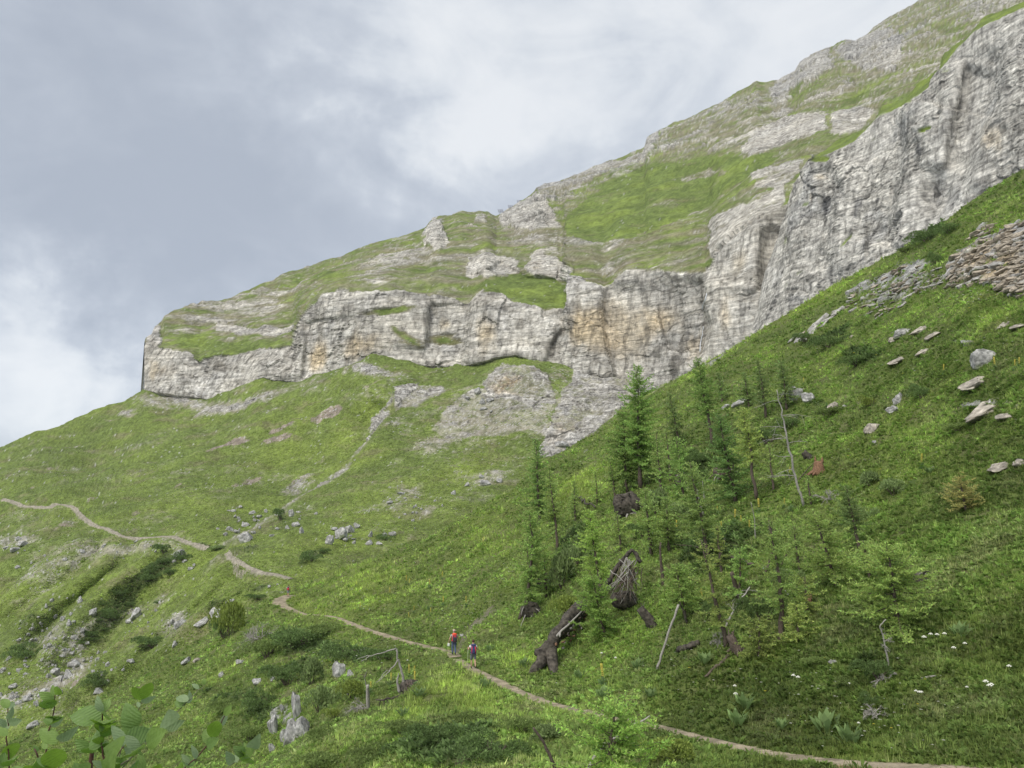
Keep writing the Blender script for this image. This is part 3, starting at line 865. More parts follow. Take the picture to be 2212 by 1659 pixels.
def shade_slope(U, V, D, P, N):
    u2, v2 = warp_uv(U, V, P, 16., 13., 3)
    n = fbm(P * np.array([.05, .05, .12]), 5, 301)
    nf = fbm(P / 3.2, 4, 305)
    pd = np.minimum(linedist(U, V, SPATH)[0], linedist(U, V, SPATH2)[0])
    keep = sstep(3, 12, pd)
    near = sstep(330, 150, D)
    r = .10 + zone(u2, v2, SROCKY)
    bare = zone(u2, v2, SBARE)
    gd = linedist(u2, v2, GULLY)[0]
    r = r + .42 * np.exp(-(gd / 4.) ** 2)
    rock = sstep(-.12, .18, r - .5 + .46 * n + .34 * nf) * keep
    parts = rock_disp(P, 2.6, 33, 1., (.3, .1))
    disp = N * (rock * .55 * (parts[0] - 1.5))[..., None]
    tuss = fbm(P / 2.2, 4, 331)
    roll = fbm(P / 26., 4, 335)
    rill = ridged((P @ np.array([[.6, .5, 0], [.5, -.6, 0], [0, .3, .2]])) / 30., 3, 337)
    disp = disp + N * (((1 - rock) * .45 * tuss + 2.2 * roll * sstep(60, 200, D) + 1.6 * (rill - .4) * sstep(100, 250, D)) * (.3 + .7 * keep))[..., None]
    c = C(.06, .048, .03) + .86 * rock_colour(P, 2.6, zone(u2, v2, [(.75, ('b', 1100, 830, 50, 26, 0)), (.5, ('b', 1220, 930, 40, 40, 0)), (.4, ('b', 60, 1510, 60, 20, 0))]) + .05, zone(u2, v2, [(.35, ('b', 1200, 850, 60, 30, 0))]), parts, 33)
    soil = sstep(.42, .58, zone(u2, v2, SSOIL) + .28 * nf + .12 * n) * keep
    lush = np.clip(zone(u2, v2, SLUSH), 0, 1)
    g = mixc(GRASS, LUSH, np.clip(sstep(-.35, .6, fbm(P / 30., 4, 351) * .9 + .25 * nf) * .75 + lush * .7, 0, 1))
    g = mixc(g, DRY, sstep(.0, .5, fbm(P * np.array([.06, .06, .2]), 4, 361) + .25 * nf + .6 * (r - .22)) * .65 * (1 - .7 * lush))
    sh = sstep(.35, .6, zone(u2, v2, SSHRUB) + .35 * nf + .12 * n)
    g = mixc(g, SHRUB, sh * .8)
    disp = disp + N * (sh * (1 - rock) * (.35 + .5 * fbm(P / 1.3, 3, 371)))[..., None]
    g = g * (.75 + .5 * sstep(-.45, .45, fbm(P / 1.6, 3, 381)))[..., None]
    sparse = sstep(.16, .60, r + bare + .34 * n + .30 * nf + .10 * roll)
    g = mixc(g, SCREE * C(1.1, 1.06, .99) * (.55 + .8 * sstep(-.5, .5, nf + .5 * rill))[..., None], sparse * .64)
    spk = np.random.default_rng(5).random(U.shape)
    dens = .004 + .10 * sstep(.12, .5, r + .6 * bare + .25 * n) + .05 * soil
    spk = (spk < dens * keep).astype(np.float32)
    col = mixc(mixc(g, SOIL * (.8 + .5 * sstep(-.4, .4, nf))[..., None], soil), c, rock)
    col = mixc(col, RLIGHT, spk * .75)
    return disp, col, np.maximum(rock, 0)


u_s = np.arange(-320, 1562, 3.0)
vb_s = np.minimum(NEAR_EDGE(u_s) + 60, 1760)
slope, sP, sF, sI = sheet(u_s, vb_s, SLOPE_TOP(u_s), 300, d_slope, shade_slope, M_SLOPE, 'hillside', roll=(.01, .03, .08, .2), drop=.12)

# ---- near slope on the right, spur with the path
NR_CTRL = [(2420, 230, 100), (2212, 360, 105), (1940, 545, 112), (1640, 720, 118), (1420, 840, 120), (1290, 935, 118), (1180, 990, 115), (1000, 1115, 115), (900, 1165, 118), (780, 1210, 120), (650, 1265, 123), (595, 1295, 112),
           (2212, 770, 46), (2000, 1000, 44), (2212, 1200, 29), (2212, 1600, 18.3), (2000, 1655, 18), (1740, 1640, 21), (1430, 1570, 28), (1180, 1515, 37), (1020, 1447, 47), (985, 1418, 56), (880, 1385, 68), (710, 1332, 90), (640, 1322, 101),
           (1380, 1050, 76), (1700, 880, 76), (1200, 1250, 63), (1600, 1300, 38), (1345, 1250, 52), (900, 1290, 87), (1900, 1400, 27), (1500, 1120, 60), (2100, 560, 75), (1850, 760, 78), (1190, 1110, 90),
           (860, 1480, 50), (700, 1400, 76), (620, 1540, 56), (500, 1450, 86), (350, 1430, 110), (200, 1530, 98), (0, 1640, 86), (400, 1600, 66), (550, 1640, 50), (300, 1700, 55), (0, 1760, 62),
           (1000, 1520, 38.5), (900, 1580, 34.5), (1100, 1600, 28.5), (1000, 1659, 25.5), (750, 1650, 35), (1400, 1659, 22.5), (2212, 2000, 10), (1106, 2000, 14.5), (0, 2000, 36), (2420, 1200, 26), (2420, 700, 44), (-320, 1760, 80)]
tps_near = TPS(NR_CTRL)
SPUR = [(985, 1416), (950, 1432), (900, 1472), (850, 1527), (760, 1562), (600, 1645), (460, 1730)]


def d_near(u, v):
    d = tps_near(u, v)
    d = d * crease(u, v, SPUR, -.11, 7, 90, .16, .02)
    d = d * crease(u, v, [(1060, 1322), (1020, 1360), (985, 1400), (960, 1425)], -.035, 8, 60, .3, .2)
    d = d * (1 + .02 * np.exp(-(linedist(u, v, [(1075, 1305), (1030, 1345), (995, 1385)])[0] / 14.) ** 2))
    return d


NPATH = [(2230, 1672), (2100, 1664), (2000, 1655), (1880, 1648), (1740, 1636), (1640, 1621), (1530, 1596), (1430, 1571), (1330, 1549), (1250, 1533), (1180, 1516), (1120, 1492), (1075, 1470), (1040, 1453), (1015, 1441), (1000, 1431), (986, 1420)]
NPATH2 = [(986, 1420), (975, 1408), (955, 1403), (920, 1396), (880, 1386), (840, 1374), (800, 1362), (760, 1347), (735, 1336), (710, 1330), (685, 1328), (655, 1326), (632, 1318), (612, 1309), (600, 1301), (604, 1294), (618, 1289), (630, 1284)]


def path_world(pts, dfun):
    a = np.array(pts, float)
    L = np.concatenate([[0], np.cumsum(np.linalg.norm(np.diff(a, axis=0), axis=1))])
    s = np.arange(0, L[-1], 2.0)
    uu, vv = np.interp(s, L, a[:, 0]), np.interp(s, L, a[:, 1])
    P = unproj(uu, vv, dfun(uu[:, None], vv[:, None])[:, 0])
    k = 9
    ker = np.ones(k) / k
    Q = np.stack([np.convolve(np.pad(P[:, i], k // 2, 'edge'), ker, 'valid') for i in range(3)], 1)
    return Q


NP1, NP2 = path_world(NPATH, d_near), path_world(NPATH2, d_near)
SP1, SP2 = path_world(SPATH, d_slope), path_world(SPATH2, d_slope)


def bench(P, path, half, blend):
    """lower or raise the ground to the level of a path that is cut into it"""
    sh = P.shape
    Q = P.reshape(-1, 3)
    lo, hi = path.min(0) - 3, path.max(0) + 3
    m = np.where((Q[:, 0] > lo[0]) & (Q[:, 0] < hi[0]) & (Q[:, 1] > lo[1]) & (Q[:, 1] < hi[1]) & (Q[:, 2] > lo[2] - 3) & (Q[:, 2] < hi[2] + 3))[0]
    for i in range(0, len(m), 4000):
        k = m[i:i + 4000]
        d2 = ((Q[k][:, None, :2] - path[None, :, :2]) ** 2).sum(-1)
        j = d2.argmin(1)
        dist = np.sqrt(d2[np.arange(len(k)), j])
        w = 1 - sstep(half, half + blend, dist)
        Q[k, 2] = Q[k, 2] * (1 - w) + (path[j, 2] - .05) * w
    return Q.reshape(sh)


NROCKY = [(.62, [(2040, 600), (2060, 545), (2120, 520), (2230, 470), (2400, 420), (2400, 640), (2212, 640), (2160, 620), (2110, 610)]), (.45, [(1820, 640), (1880, 605), (1960, 560), (2040, 570), (2040, 620), (1960, 640), (1880, 665)]),
          (.5, ('b', 2120, 495, 30, 8, -30)), (.45, ('b', 1780, 690, 40, 6, -32)), (.4, ('b', 1950, 715, 40, 8, 0)), (.35, ('b', 2080, 740, 40, 6, 0)), (.4, ('b', 1730, 845, 26, 12, 0)), (.3, ('b', 1600, 870, 60, 8, -25)),
          (.4, ('b', 2120, 820, 40, 7, 0)), (.45, ('b', 2110, 880, 60, 10, 0)), (.5, ('b', 2170, 1010, 50, 8, -4)), (.35, ('b', 1890, 920, 20, 20, -40)), (.4, ('b', 1560, 770, 80, 5, -34)), (.35, ('b', 1680, 650, 60, 7, -34)),
          (.45, ('b', 1220, 960, 30, 6, -25)), (.35, ('b', 1270, 975, 40, 10, 0)), (.4, ('b', 620, 1550, 20, 36, 20)), (.4, ('b', 590, 1560, 9, 22, 20)), (.3, ('b', 760, 1455, 20, 10, 0)), (.3, ('b', 420, 1430, 30, 8, -20)), (.3, ('b', 980, 1385, 22, 12, 0))]
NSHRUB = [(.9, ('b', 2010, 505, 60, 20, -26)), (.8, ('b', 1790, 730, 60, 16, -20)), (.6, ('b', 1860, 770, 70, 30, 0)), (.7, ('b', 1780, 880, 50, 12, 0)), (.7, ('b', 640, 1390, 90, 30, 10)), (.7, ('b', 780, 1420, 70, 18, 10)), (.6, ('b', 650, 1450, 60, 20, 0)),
          (.6, ('b', 1000, 1590, 160, 30, -8)), (.6, ('b', 1010, 1640, 200, 30, 0)), (.5, ('b', 560, 1520, 60, 60, 0)), (.5, ('b', 450, 1500, 60, 40, 0)), (.62, ('b', 1500, 1000, 90, 60, 0)), (.62, ('b', 1560, 1180, 160, 100, 0)), (.55, ('b', 1240, 1180, 80, 80, 0)),  # heath in the grove, weighted up so its dark colour doubles as tree shade
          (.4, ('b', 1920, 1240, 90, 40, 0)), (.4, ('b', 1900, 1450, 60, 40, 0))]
NLUSH = [(.9, ('b', 1000, 1500, 80, 40, 30)), (.8, ('b', 900, 1530, 70, 26, -30)), (.7, ('b', 640, 1300, 60, 14, 20)), (.7, ('b', 800, 1260, 120, 60, 0)), (.8, ('b', 1250, 1060, 80, 40, -30)), (.8, ('b', 1560, 760, 120, 16, -33)), (.7, ('b', 1800, 620, 140, 16, -32)),
         (.6, ('b', 1050, 1160, 80, 40, 0)), (.5, ('b', 470, 1460, 60, 20, -30)), (.4, ('b', 380, 1560, 60, 40, -30)), (.4, ('b', 2150, 690, 60, 30, 0)), (.4, ('b', 1850, 1620, 160, 20, 0)), (.5, ('b', 1120, 1420, 60, 30, 20))]


def near_masks(U, V, P):
    u2, v2 = warp_uv(U, V, P, 6., 16., 13)
    n = fbm(P * np.array([.16, .16, .4]), 5, 401)
    nf = fbm(P / .9, 3, 405)
    r = .08 + zone(u2, v2, NROCKY)
    rock = sstep(-.08, .12, r - .5 + .40 * n + .30 * nf)
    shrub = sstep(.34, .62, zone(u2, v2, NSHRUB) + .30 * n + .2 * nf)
    lush = np.clip(zone(u2, v2, NLUSH) + .25 * n, 0, 1)
    return rock, shrub, lush, n, nf, r


def shade_near(U, V, D, P, N):
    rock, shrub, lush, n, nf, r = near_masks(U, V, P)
    pd = np.minimum(linedist(U, V, NPATH)[0] / (600. / np.maximum(D, 10)), linedist(U, V, NPATH2)[0] / 7.)
    keep = sstep(.8, 2.5, pd)
    rock = rock * keep
    parts = rock_disp(P, .8, 43, 1.3, (.25, .1))
    disp = N * (rock * .17 * (parts[0] - 1.0))[..., None]
    disp = disp + N * ((.12 * fbm(P / .7, 4, 431) + .45 * fbm(P / 5., 4, 433) + .06) * (.25 + .75 * keep) * (1 - rock * .6))[..., None]
    disp = disp + N * (shrub * (1 - rock) * keep * (.18 + .2 * fbm(P / .5, 3, 437)))[..., None]
    rc = rock_colour(P, .8, zone(U, V, [(.75, ('b', 2150, 570, 90, 60, 0)), (.4, ('b', 2120, 870, 80, 60, 0)), (.3, ('b', 2200, 1010, 60, 20, 0))]) + .12, zone(U, V, [(.2, ('b', 620, 1550, 20, 40, 0))]), parts, 43)
    g = mixc(GRASS * .8, LUSH, np.clip(lush * .8 + .3 * sstep(-.3, .5, fbm(P / 9., 3, 451)), 0, 1))
    g = mixc(g, DRY * .9, sstep(.12, .5, fbm(P * np.array([.3, .3, .6]), 4, 461) + .3 * (r - .1)) * .5)
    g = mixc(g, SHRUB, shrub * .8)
    col = mixc(g, rc, rock)
    pdm = linedist(U, V, [(1065, 1315), (1030, 1345), (990, 1390), (970, 1405)])[0]
    col = mixc(col, SOIL, np.exp(-(pdm / 7.) ** 2) * sstep(-.2, .2, nf) * .8)
    col = mixc(col, C(.27, .185, .115) * (.8 + .5 * sstep(-.3, .3, nf))[..., None], sstep(.35, .6, blob(U, V, 1960, 1662, 190, 20, 2) + .2 * nf))
    return disp, col, rock


def near_extra(P, colr, U, V):
    P = bench(P, NP1, .46, .5)
    P = bench(P, NP2, .66, .9)
    P = bench(P, NP2[int(len(NP2) * .86):], 1.25, .9)
    return P, colr


u_n = np.arange(-320, 2422, 4.0)
near, nP, nF, nI = sheet(u_n, np.full(u_n.shape, 1990.), NEAR_EDGE(u_n), 360, d_near, shade_near, M_NEAR, 'slope', roll=(.01, .03, .08, .2), drop=.45, extra=near_extra)

bvh_near = BVHTree.FromPolygons(nP.tolist(), nF.tolist())
bvh_slope = BVHTree.FromPolygons(sP.tolist(), sF.tolist())
bvh_mount = BVHTree.FromPolygons(mP.tolist(), mF.tolist())


def hit(u, v):
    """the place on the ground seen at (u, v): location, normal"""
    d = ray_dir(u, v).normalized()
    best = None
    for b in (bvh_near, bvh_slope, bvh_mount):
        h = b.ray_cast(Vector((0, 0, 0)), d)
        if h[0] is not None and (best is None or h[3] < best[3]):
            best = h
    return best[0], (best[1] if best[1].z > 0 else -best[1])


def drop_to(x, y, z0=300.):
    h = bvh_near.ray_cast(Vector((x, y, z0)), Vector((0, 0, -1)))
    return h[0]


def ribbon(path, half, mat, name, lift=.02, bv=None, seed=0, wide=0., wide_end=0.):
    Q = path
    T = np.gradient(Q, axis=0); T[:, 2] = 0
    T /= np.linalg.norm(T, axis=1)[:, None] + 1e-9
    S = np.stack([T[:, 1], -T[:, 0], np.zeros(len(T))], 1)
    k = 9
    x = np.linspace(-1, 1, k)
    wob = 1 + .30 * fbm(Q / 1.7, 3, 900 + seed) + .15 * fbm(Q / .5, 2, 930 + seed)
    hw = half * wob * (1 + wide * sstep(.28, .0, np.linspace(0, 1, len(Q))) + wide_end * sstep(.80, .95, np.linspace(0, 1, len(Q))))
    rows = Q[:, None] + S[:, None] * (x[None] * hw[:, None])[..., None]
    edge = .22 * half * np.random.default_rng(seed).normal(size=(len(Q), 2))
    rows[:, 0] += S * edge[:, :1]; rows[:, -1] += S * edge[:, 1:]
    for i in range(rows.shape[0]):
        for j in range(k):
            h = bv.ray_cast(Vector((rows[i, j, 0], rows[i, j, 1], Q[i, 2] + 12.)), Vector((0, 0, -1)))
            if h[0] is not None and abs(h[0].z - Q[i, 2]) < 6:
                rows[i, j, 2] = h[0].z
    rows[..., 2] += lift + .02 * fbm(rows / .35, 3, 940 + seed)
    rows[:, 0, 2] -= lift * 1.6 + .03; rows[:, -1, 2] -= lift * 1.6 + .03
    n = len(Q)
    idx = np.arange(n * k).reshape(n, k)
    F = np.stack([idx[:-1, :-1], idx[1:, :-1], idx[1:, 1:], idx[:-1, 1:]], -1).reshape(-1, 4)
    me = bpy.data.meshes.new(name)
    set_mesh(me, rows.reshape(-1, 3), F)
    nf = fbm(rows / .6, 3, 950 + seed)
    pc = PATHF if seed > 2 else PATHC
    c = mixc(pc * .72, pc * 1.25, sstep(-.4, .4, nf))
    c = mixc(c, GRASS, sstep(.55, 1.0, np.abs(x)[None] + .5 * fbm(rows / .4, 3, 960 + seed)) * .7)
    add_col(me, c.reshape(-1, 3))
    return link(name, me, mat, kind='structure')


PATHC = C(.31, .262, .188)
PATHF = C(.275, .25, .20)
M_PATH = terrain_mat('trodden_path_dirt', 9., 1.2, .5, var=.3, dist=.08)
ribbon(NP1, .42, M_PATH, 'path', .03, bvh_near, seed=1, wide=.9)
ribbon(NP2, .60, M_PATH, 'path', .03, bvh_near, seed=2, wide_end=1.1)
ribbon(SP1, .95, M_PATH, 'path', .14, bvh_slope, seed=3)
ribbon(SP2, .75, M_PATH, 'path', .12, bvh_slope, seed=4)

# ---------------------------------------------------------------- building blocks
AXIS = np.array([0, CP, SP])


def depth(p):
    return float(p[1] * CP + p[2] * SP)


def px(p):
    """metres per pixel of the 2212-wide frame at a point"""
    return depth(p) / FPX


def tube(pts, rad, sides=6, cap=True, jitter=0., seed=0):
    pts = np.asarray(pts, float); n = len(pts)
    rad = np.broadcast_to(np.asarray(rad, float), (n,))
    T = np.gradient(pts, axis=0)
    T /= np.linalg.norm(T, axis=1)[:, None] + 1e-9
    ref = np.array([0, 0, 1.]) if abs(T[0, 2]) < .8 else np.array([1., 0, 0])
    A = np.cross(T, ref); A /= np.linalg.norm(A, axis=1)[:, None] + 1e-9
    B = np.cross(T, A)
    a = np.linspace(0, 2 * np.pi, sides, endpoint=False)
    rr = np.repeat(rad[:, None], sides, 1)
    if jitter:
        rg = np.random.default_rng(seed)
        rr = rr * (1 + jitter * (.6 * rg.normal(size=rr.shape) + .9 * rg.normal(size=(1, sides))))
    V = pts[:, None] + rr[..., None] * (A[:, None] * np.cos(a)[None, :, None] + B[:, None] * np.sin(a)[None, :, None])
    V = V.reshape(-1, 3)
    F = []
    for i in range(n - 1):
        for k in range(sides):
            k2 = (k + 1) % sides
            F += [(i * sides + k, i * sides + k2, (i + 1) * sides + k2), (i * sides + k, (i + 1) * sides + k2, (i + 1) * sides + k)]
    if cap:
        for k in range(1, sides - 1):
            F += [(0, k + 1, k), ((n - 1) * sides, (n - 1) * sides + k, (n - 1) * sides + k + 1)]
    return V, np.array(F, np.int32)


def join(parts):
    Vs, Fs, o = [], [], 0
    for V, F in parts:
        Vs.append(V); Fs.append(np.asarray(F) + o); o += len(V)
    return np.concatenate(Vs), np.concatenate(Fs)


def mesh_of(name, VF, col=None, smooth=True, nrm=None):
    V, F = VF
    me = bpy.data.meshes.new(name)
    set_mesh(me, V, F)
    if False:
        nrm = np.asarray(nrm, np.float32)
        nrm = nrm / (np.linalg.norm(nrm, axis=1)[:, None] + 1e-6)
        a = me.attributes.new('Nrm', 'FLOAT_VECTOR', 'POINT')
        a.data.foreach_set('vector', np.ascontiguousarray(nrm, np.float32).ravel())
    if col is not None:
        col = np.asarray(col, np.float32)
        if col.ndim == 1:
            col = np.repeat(col[None], len(V), 0)
        add_col(me, col)
    if smooth:
        me.polygons.foreach_set('use_smooth', np.ones(len(F), bool))
    return me


def empty(name, loc, label, cat, group=None, rz=0.):
    o = bpy.data.objects.new(name, None)
    COL.objects.link(o)
    o.location = loc
    o.rotation_euler = (0, 0, rz)
    o.empty_display_size = .2
    o['label'] = label; o['category'] = cat
    if group:
        o['group'] = group
    return o


def part(name, me, mat, parent, label=None):
    o = bpy.data.objects.new(name, me)
    COL.objects.link(o)
    if not me.materials:
        me.materials.append(mat)
    o.parent = parent
    if label:
        o['label'] = label
    return o


def copy_tree(o, parent=None):
    c = o.copy()
    COL.objects.link(c)
    c.parent = parent
    for ch in [x for x in bpy.data.objects if x.parent == o]:
        copy_tree(ch, c)
    return c


M_LEAF = leaf_mat('leaf_blades', .5)
M_NEEDLE = leaf_mat('larch_needles', .5)
M_BARK = plain('larch_bark', (.105, .082, .066), .95, .45, 14., .5)
M_BARKPALE = plain('weathered_grey_wood', (.33, .31, .285), .9, .35, 18., .4)
M_CHAR = plain('charred_dark_wood', (.070, .061, .050), .95, .75, 5., 1.0)
M_ROTTEN = plain('rotten_red_brown_wood', (.20, .115, .07), .95, .5, 12., .7)
M_STONE = terrain_mat('limestone_boulder', 3.0, .6, .7, var=.45, dist=.15)


def greens(n, base, var=.3, seed=0):
    r = np.random.default_rng(seed)
    k = np.exp(r.normal(0, var, n))
    h = r.normal(0, .10, n)
    c = np.repeat(np.asarray(base, float)[None], n, 0) * k[:, None]
    c[:, 0] *= 1 + h; c[:, 2] *= 1 - h * .5
    return np.clip(c, .004, .6)


# ---------------------------------------------------------------- grass and herbs (nobody could count them)
def sample_sheet(I, n, seed, vmax, umin=-40, umax=2260):
    r = np.random.default_rng(seed)
    U, V, P = I['U'], I['V'], I['P']
    a = np.abs((U[1:, :-1] - U[:-1, :-1]) * (V[:-1, 1:] - V[:-1, :-1]))
    cu, cv = U[:-1, :-1], V[:-1, :-1]
    a = a * ((cu > umin) & (cu < umax) & (cv < vmax))
    cdf = np.cumsum(a.ravel()); cdf /= cdf[-1]
    k = np.searchsorted(cdf, r.random(n))
    i, j = np.unravel_index(k, a.shape)
    s, t = r.random(n), r.random(n)

    def bil(A):
        s_, t_ = (s, t) if A.ndim == 2 else (s[:, None], t[:, None])
        return A[i, j] * (1 - s_) * (1 - t_) + A[i + 1, j] * s_ * (1 - t_) + A[i, j + 1] * (1 - s_) * t_ + A[i + 1, j + 1] * s_ * t_
    if 'N' not in I:
        I['N'] = grid_normals(smooth2(P, 2))
    NN = bil(I['N'])
    NN[:, 2] += .35
    return bil(U), bil(V), bil(P), NN


def blades(P, h, w, nb, lean, col, seed, broad=0., N=None):
    """nb triangles or kinked leaves per tuft"""
    r = np.random.default_rng(seed)
    n = len(P)
    az = r.random((n, nb)) * 2 * np.pi
    ln = np.abs(r.normal(lean, .25, (n, nb)))
    hh = h[:, None] * r.uniform(.55, 1.25, (n, nb))
    out = np.stack([np.cos(az), np.sin(az)], -1)
    base = np.repeat(P[:, None], nb, 1) + np.concatenate([out * (h[:, None, None] * .35) * r.random((n, nb, 1)), np.zeros((n, nb, 1))], -1)
    base[..., 2] -= .04
    sd = np.stack([-np.sin(az), np.cos(az)], -1) * (w[:, None, None] * .5)
    sd = np.concatenate([sd, np.zeros((n, nb, 1))], -1)
    tip = base + np.concatenate([out * (hh * np.sin(ln))[..., None], (hh * np.cos(ln))[..., None]], -1)
    if broad > 0:
        mid = base + (tip - base) * .55
        mid[..., 2] += hh * .12
        V = np.stack([base, mid - sd * 1.6, mid + sd * 1.6, tip], 2).reshape(-1, 3)
        q = np.arange(n * nb) * 4
        F = np.concatenate([np.stack([q, q + 2, q + 1], 1), np.stack([q + 1, q + 2, q + 3], 1)])
        m = 4
    else:
        V = np.stack([base - sd, base + sd, tip], 2).reshape(-1, 3)
        q = np.arange(n * nb) * 3
        F = np.stack([q, q + 1, q + 2], 1)
        m = 3
    k = np.exp(r.normal(0, .18, (n, nb)))
    c = np.repeat((col[:, None] * k[..., None])[:, :, None], m, 2).reshape(-1, 3)
    nn = np.repeat(N[:, None], nb, 1) + .38 * r.normal(size=(n, nb, 3))
    return V, F, c, np.repeat(nn[:, :, None], m, 2).reshape(-1, 3)


def path_clear(P, path, half):
    d = np.full(len(P), 9.)
    for i in range(0, len(P), 5000):
        d[i:i + 5000] = np.sqrt(((P[i:i + 5000, None, :2] - path[None, ::2, :2]) ** 2).sum(-1)).min(1)
    return d > half


TUFT = 2.35


def grow():
    u, v, P, N = sample_sheet(nI, 112000, 11, 1700)
    rock, shrub, lush, n, nf, r = near_masks(u, v, P)
    rp = np.random.default_rng(4).random(len(u))
    gul = linedist(u, v, [(1065, 1315), (1030, 1345), (990, 1390), (966, 1408)])[0] > 9 * np.random.default_rng(3).random(len(u))
    gul = gul & (blob(u, v, 1960, 1662, 190, 20, 2) < .25 + .5 * rp)
    ok = gul & (rock < .4) & path_clear(P, NP1, .20 + .30 * rp) & path_clear(P, NP2, .32 + .36 * rp) & path_clear(P, NP2[int(len(NP2) * .86):], .8 + .4 * rp)
    u, v, P, shrub, lush, n, nf, N = [x[ok] for x in (u, v, P, shrub, lush, n, nf, N)]
    d = P @ AXIS
    rr = np.random.default_rng(12)
    kind = rr.random(len(P)) + .35 * n - .6 * lush * (shrub < .3)
    herb = (kind > .55) | (shrub > .5)
    base = mixc(GRASS * 1.05, LUSH * 1.12, np.clip(lush * .8 + .4 * sstep(-.3, .5, fbm(P / 9., 3, 451)), 0, 1))
    dryk = sstep(.1, .6, fbm(P / 3., 3, 466) + .2 * rr.normal(size=len(P))) * .55
    base = mixc(base, DRY * 1.1, dryk)
    pat = sstep(-.35, .45, fbm(P / 5., 4, 471) + .5 * fbm(P / 1.6, 3, 473))
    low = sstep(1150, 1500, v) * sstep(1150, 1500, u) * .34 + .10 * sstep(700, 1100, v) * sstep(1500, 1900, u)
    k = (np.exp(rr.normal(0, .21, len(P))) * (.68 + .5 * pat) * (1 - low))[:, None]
    g = ~herb
    h = (.11 + .0019 * d) * np.exp(rr.normal(0, .3, len(P))) * (1 + .6 * lush)
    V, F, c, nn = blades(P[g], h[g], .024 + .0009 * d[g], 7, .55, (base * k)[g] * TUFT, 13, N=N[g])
    o = link('grass', mesh_of('grass', (V, F), c, False, nn), M_LEAF, kind='stuff', label='fine green grass covering the near slope', cat='grass')
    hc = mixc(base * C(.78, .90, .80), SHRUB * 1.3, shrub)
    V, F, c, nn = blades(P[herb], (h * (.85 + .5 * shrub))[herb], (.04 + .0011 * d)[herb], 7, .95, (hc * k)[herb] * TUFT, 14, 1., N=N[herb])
    link('ground_cover', mesh_of('ground_cover', (V, F), c, False, nn), M_LEAF, kind='stuff', label='low leafy herbs and heath mixed into the grass', cat='herbs')
    # the hillside behind, coarser
    u, v, P, N = sample_sheet(sI, 70000, 21, 1680, -20, 1400)
    d = P @ AXIS
    pd = np.minimum(linedist(u, v, SPATH)[0], linedist(u, v, SPATH2)[0])
    rr = np.random.default_rng(22)
    rk = .10 + zone(u, v, SROCKY) + .3 * fbm(P / 3.2, 4, 305)
    ok = (d < 150 + 300 * rr.random(len(P))) & (pd > 4) & (rk < .42) & (linedist(u, v, GULLY)[0] > 8)
    u, v, P, d, N = u[ok], v[ok], P[ok], d[ok], N[ok]
    lush = np.clip(zone(u, v, SLUSH) * .7 + .6 * sstep(-.35, .6, fbm(P / 30., 4, 351)), 0, 1)
    sh = sstep(.35, .6, zone(u, v, SSHRUB) + .35 * fbm(P / 3.2, 4, 305))
    base = mixc(mixc(GRASS, LUSH * 1.05, lush), SHRUB, sh * .85) * np.exp(rr.normal(0, .22, len(P)))[:, None]
    base = mixc(base, DRY, (rr.random(len(P)) < .2) * .6)
    V, F, c, nn = blades(P, (.16 + .0008 * d) * (1 + .8 * sh), .04 + .0014 * d, 5, .9, base * TUFT, 23, N=N)
    link('grass', mesh_of('far_grass', (V, F), c, False, nn), M_LEAF, kind='stuff', label='short alpine turf on the far hillside', cat='grass')
    # tiny white and yellow flowers
    ctr = [(860, 1290, 120, 60), (1010, 1330, 50, 40), (760, 1300, 60, 30), (2080, 650, 60, 20), (2150, 720, 60, 60), (1960, 800, 120, 80), (1560, 830, 90, 50), (1900, 1000, 120, 60), (800, 1410, 60, 20), (1100, 1240, 40, 30), (1900, 1560, 200, 60),
           (1750, 1480, 200, 60), (1650, 960, 60, 40), (700, 1420, 40, 16), (1300, 1000, 60, 40), (1450, 1400, 200, 80)]
    PP = []
    for (a, b, su, sv) in ctr:
        for _ in range(40):
            q = hit(a + rr.normal() * su * .6, b + rr.normal() * sv * .6)[0]
            if depth(q) < 140:
                PP.append(q)
    PP = np.array(PP)
    parts, cols = [], []
    for p in PP:
        s = (.022 + .0008 * depth(p)) * rr.uniform(.5, 1.3)
        z = rr.uniform(.10, .25)
        k = 6
        a = np.linspace(0, 2 * np.pi, k, endpoint=False)
        V = np.concatenate([[[0, 0, .35 * s]], np.stack([np.cos(a) * s, np.sin(a) * s, np.zeros(k)], 1)])
        V[:, :2] += V[:, 2:3] * 0
        F = [(0, 1 + i, 1 + (i + 1) % k) for i in range(k)]
        parts.append((V + p + np.array([0, 0, z]), np.array(F)))
        cc = C(.62, .62, .52) if rr.random() < .93 else C(.62, .52, .06)
        c = np.repeat(cc[None], k + 1, 0)
        cols.append(c)
    link('meadow_flowers', mesh_of('meadow_flowers', join(parts), np.concatenate(cols), False, np.repeat([[0, -.4, 1.]], sum(len(x[0]) for x in parts), 0)), M_LEAF, kind='stuff', label='small white flower heads dotted through the grass', cat='flowers')


grow()


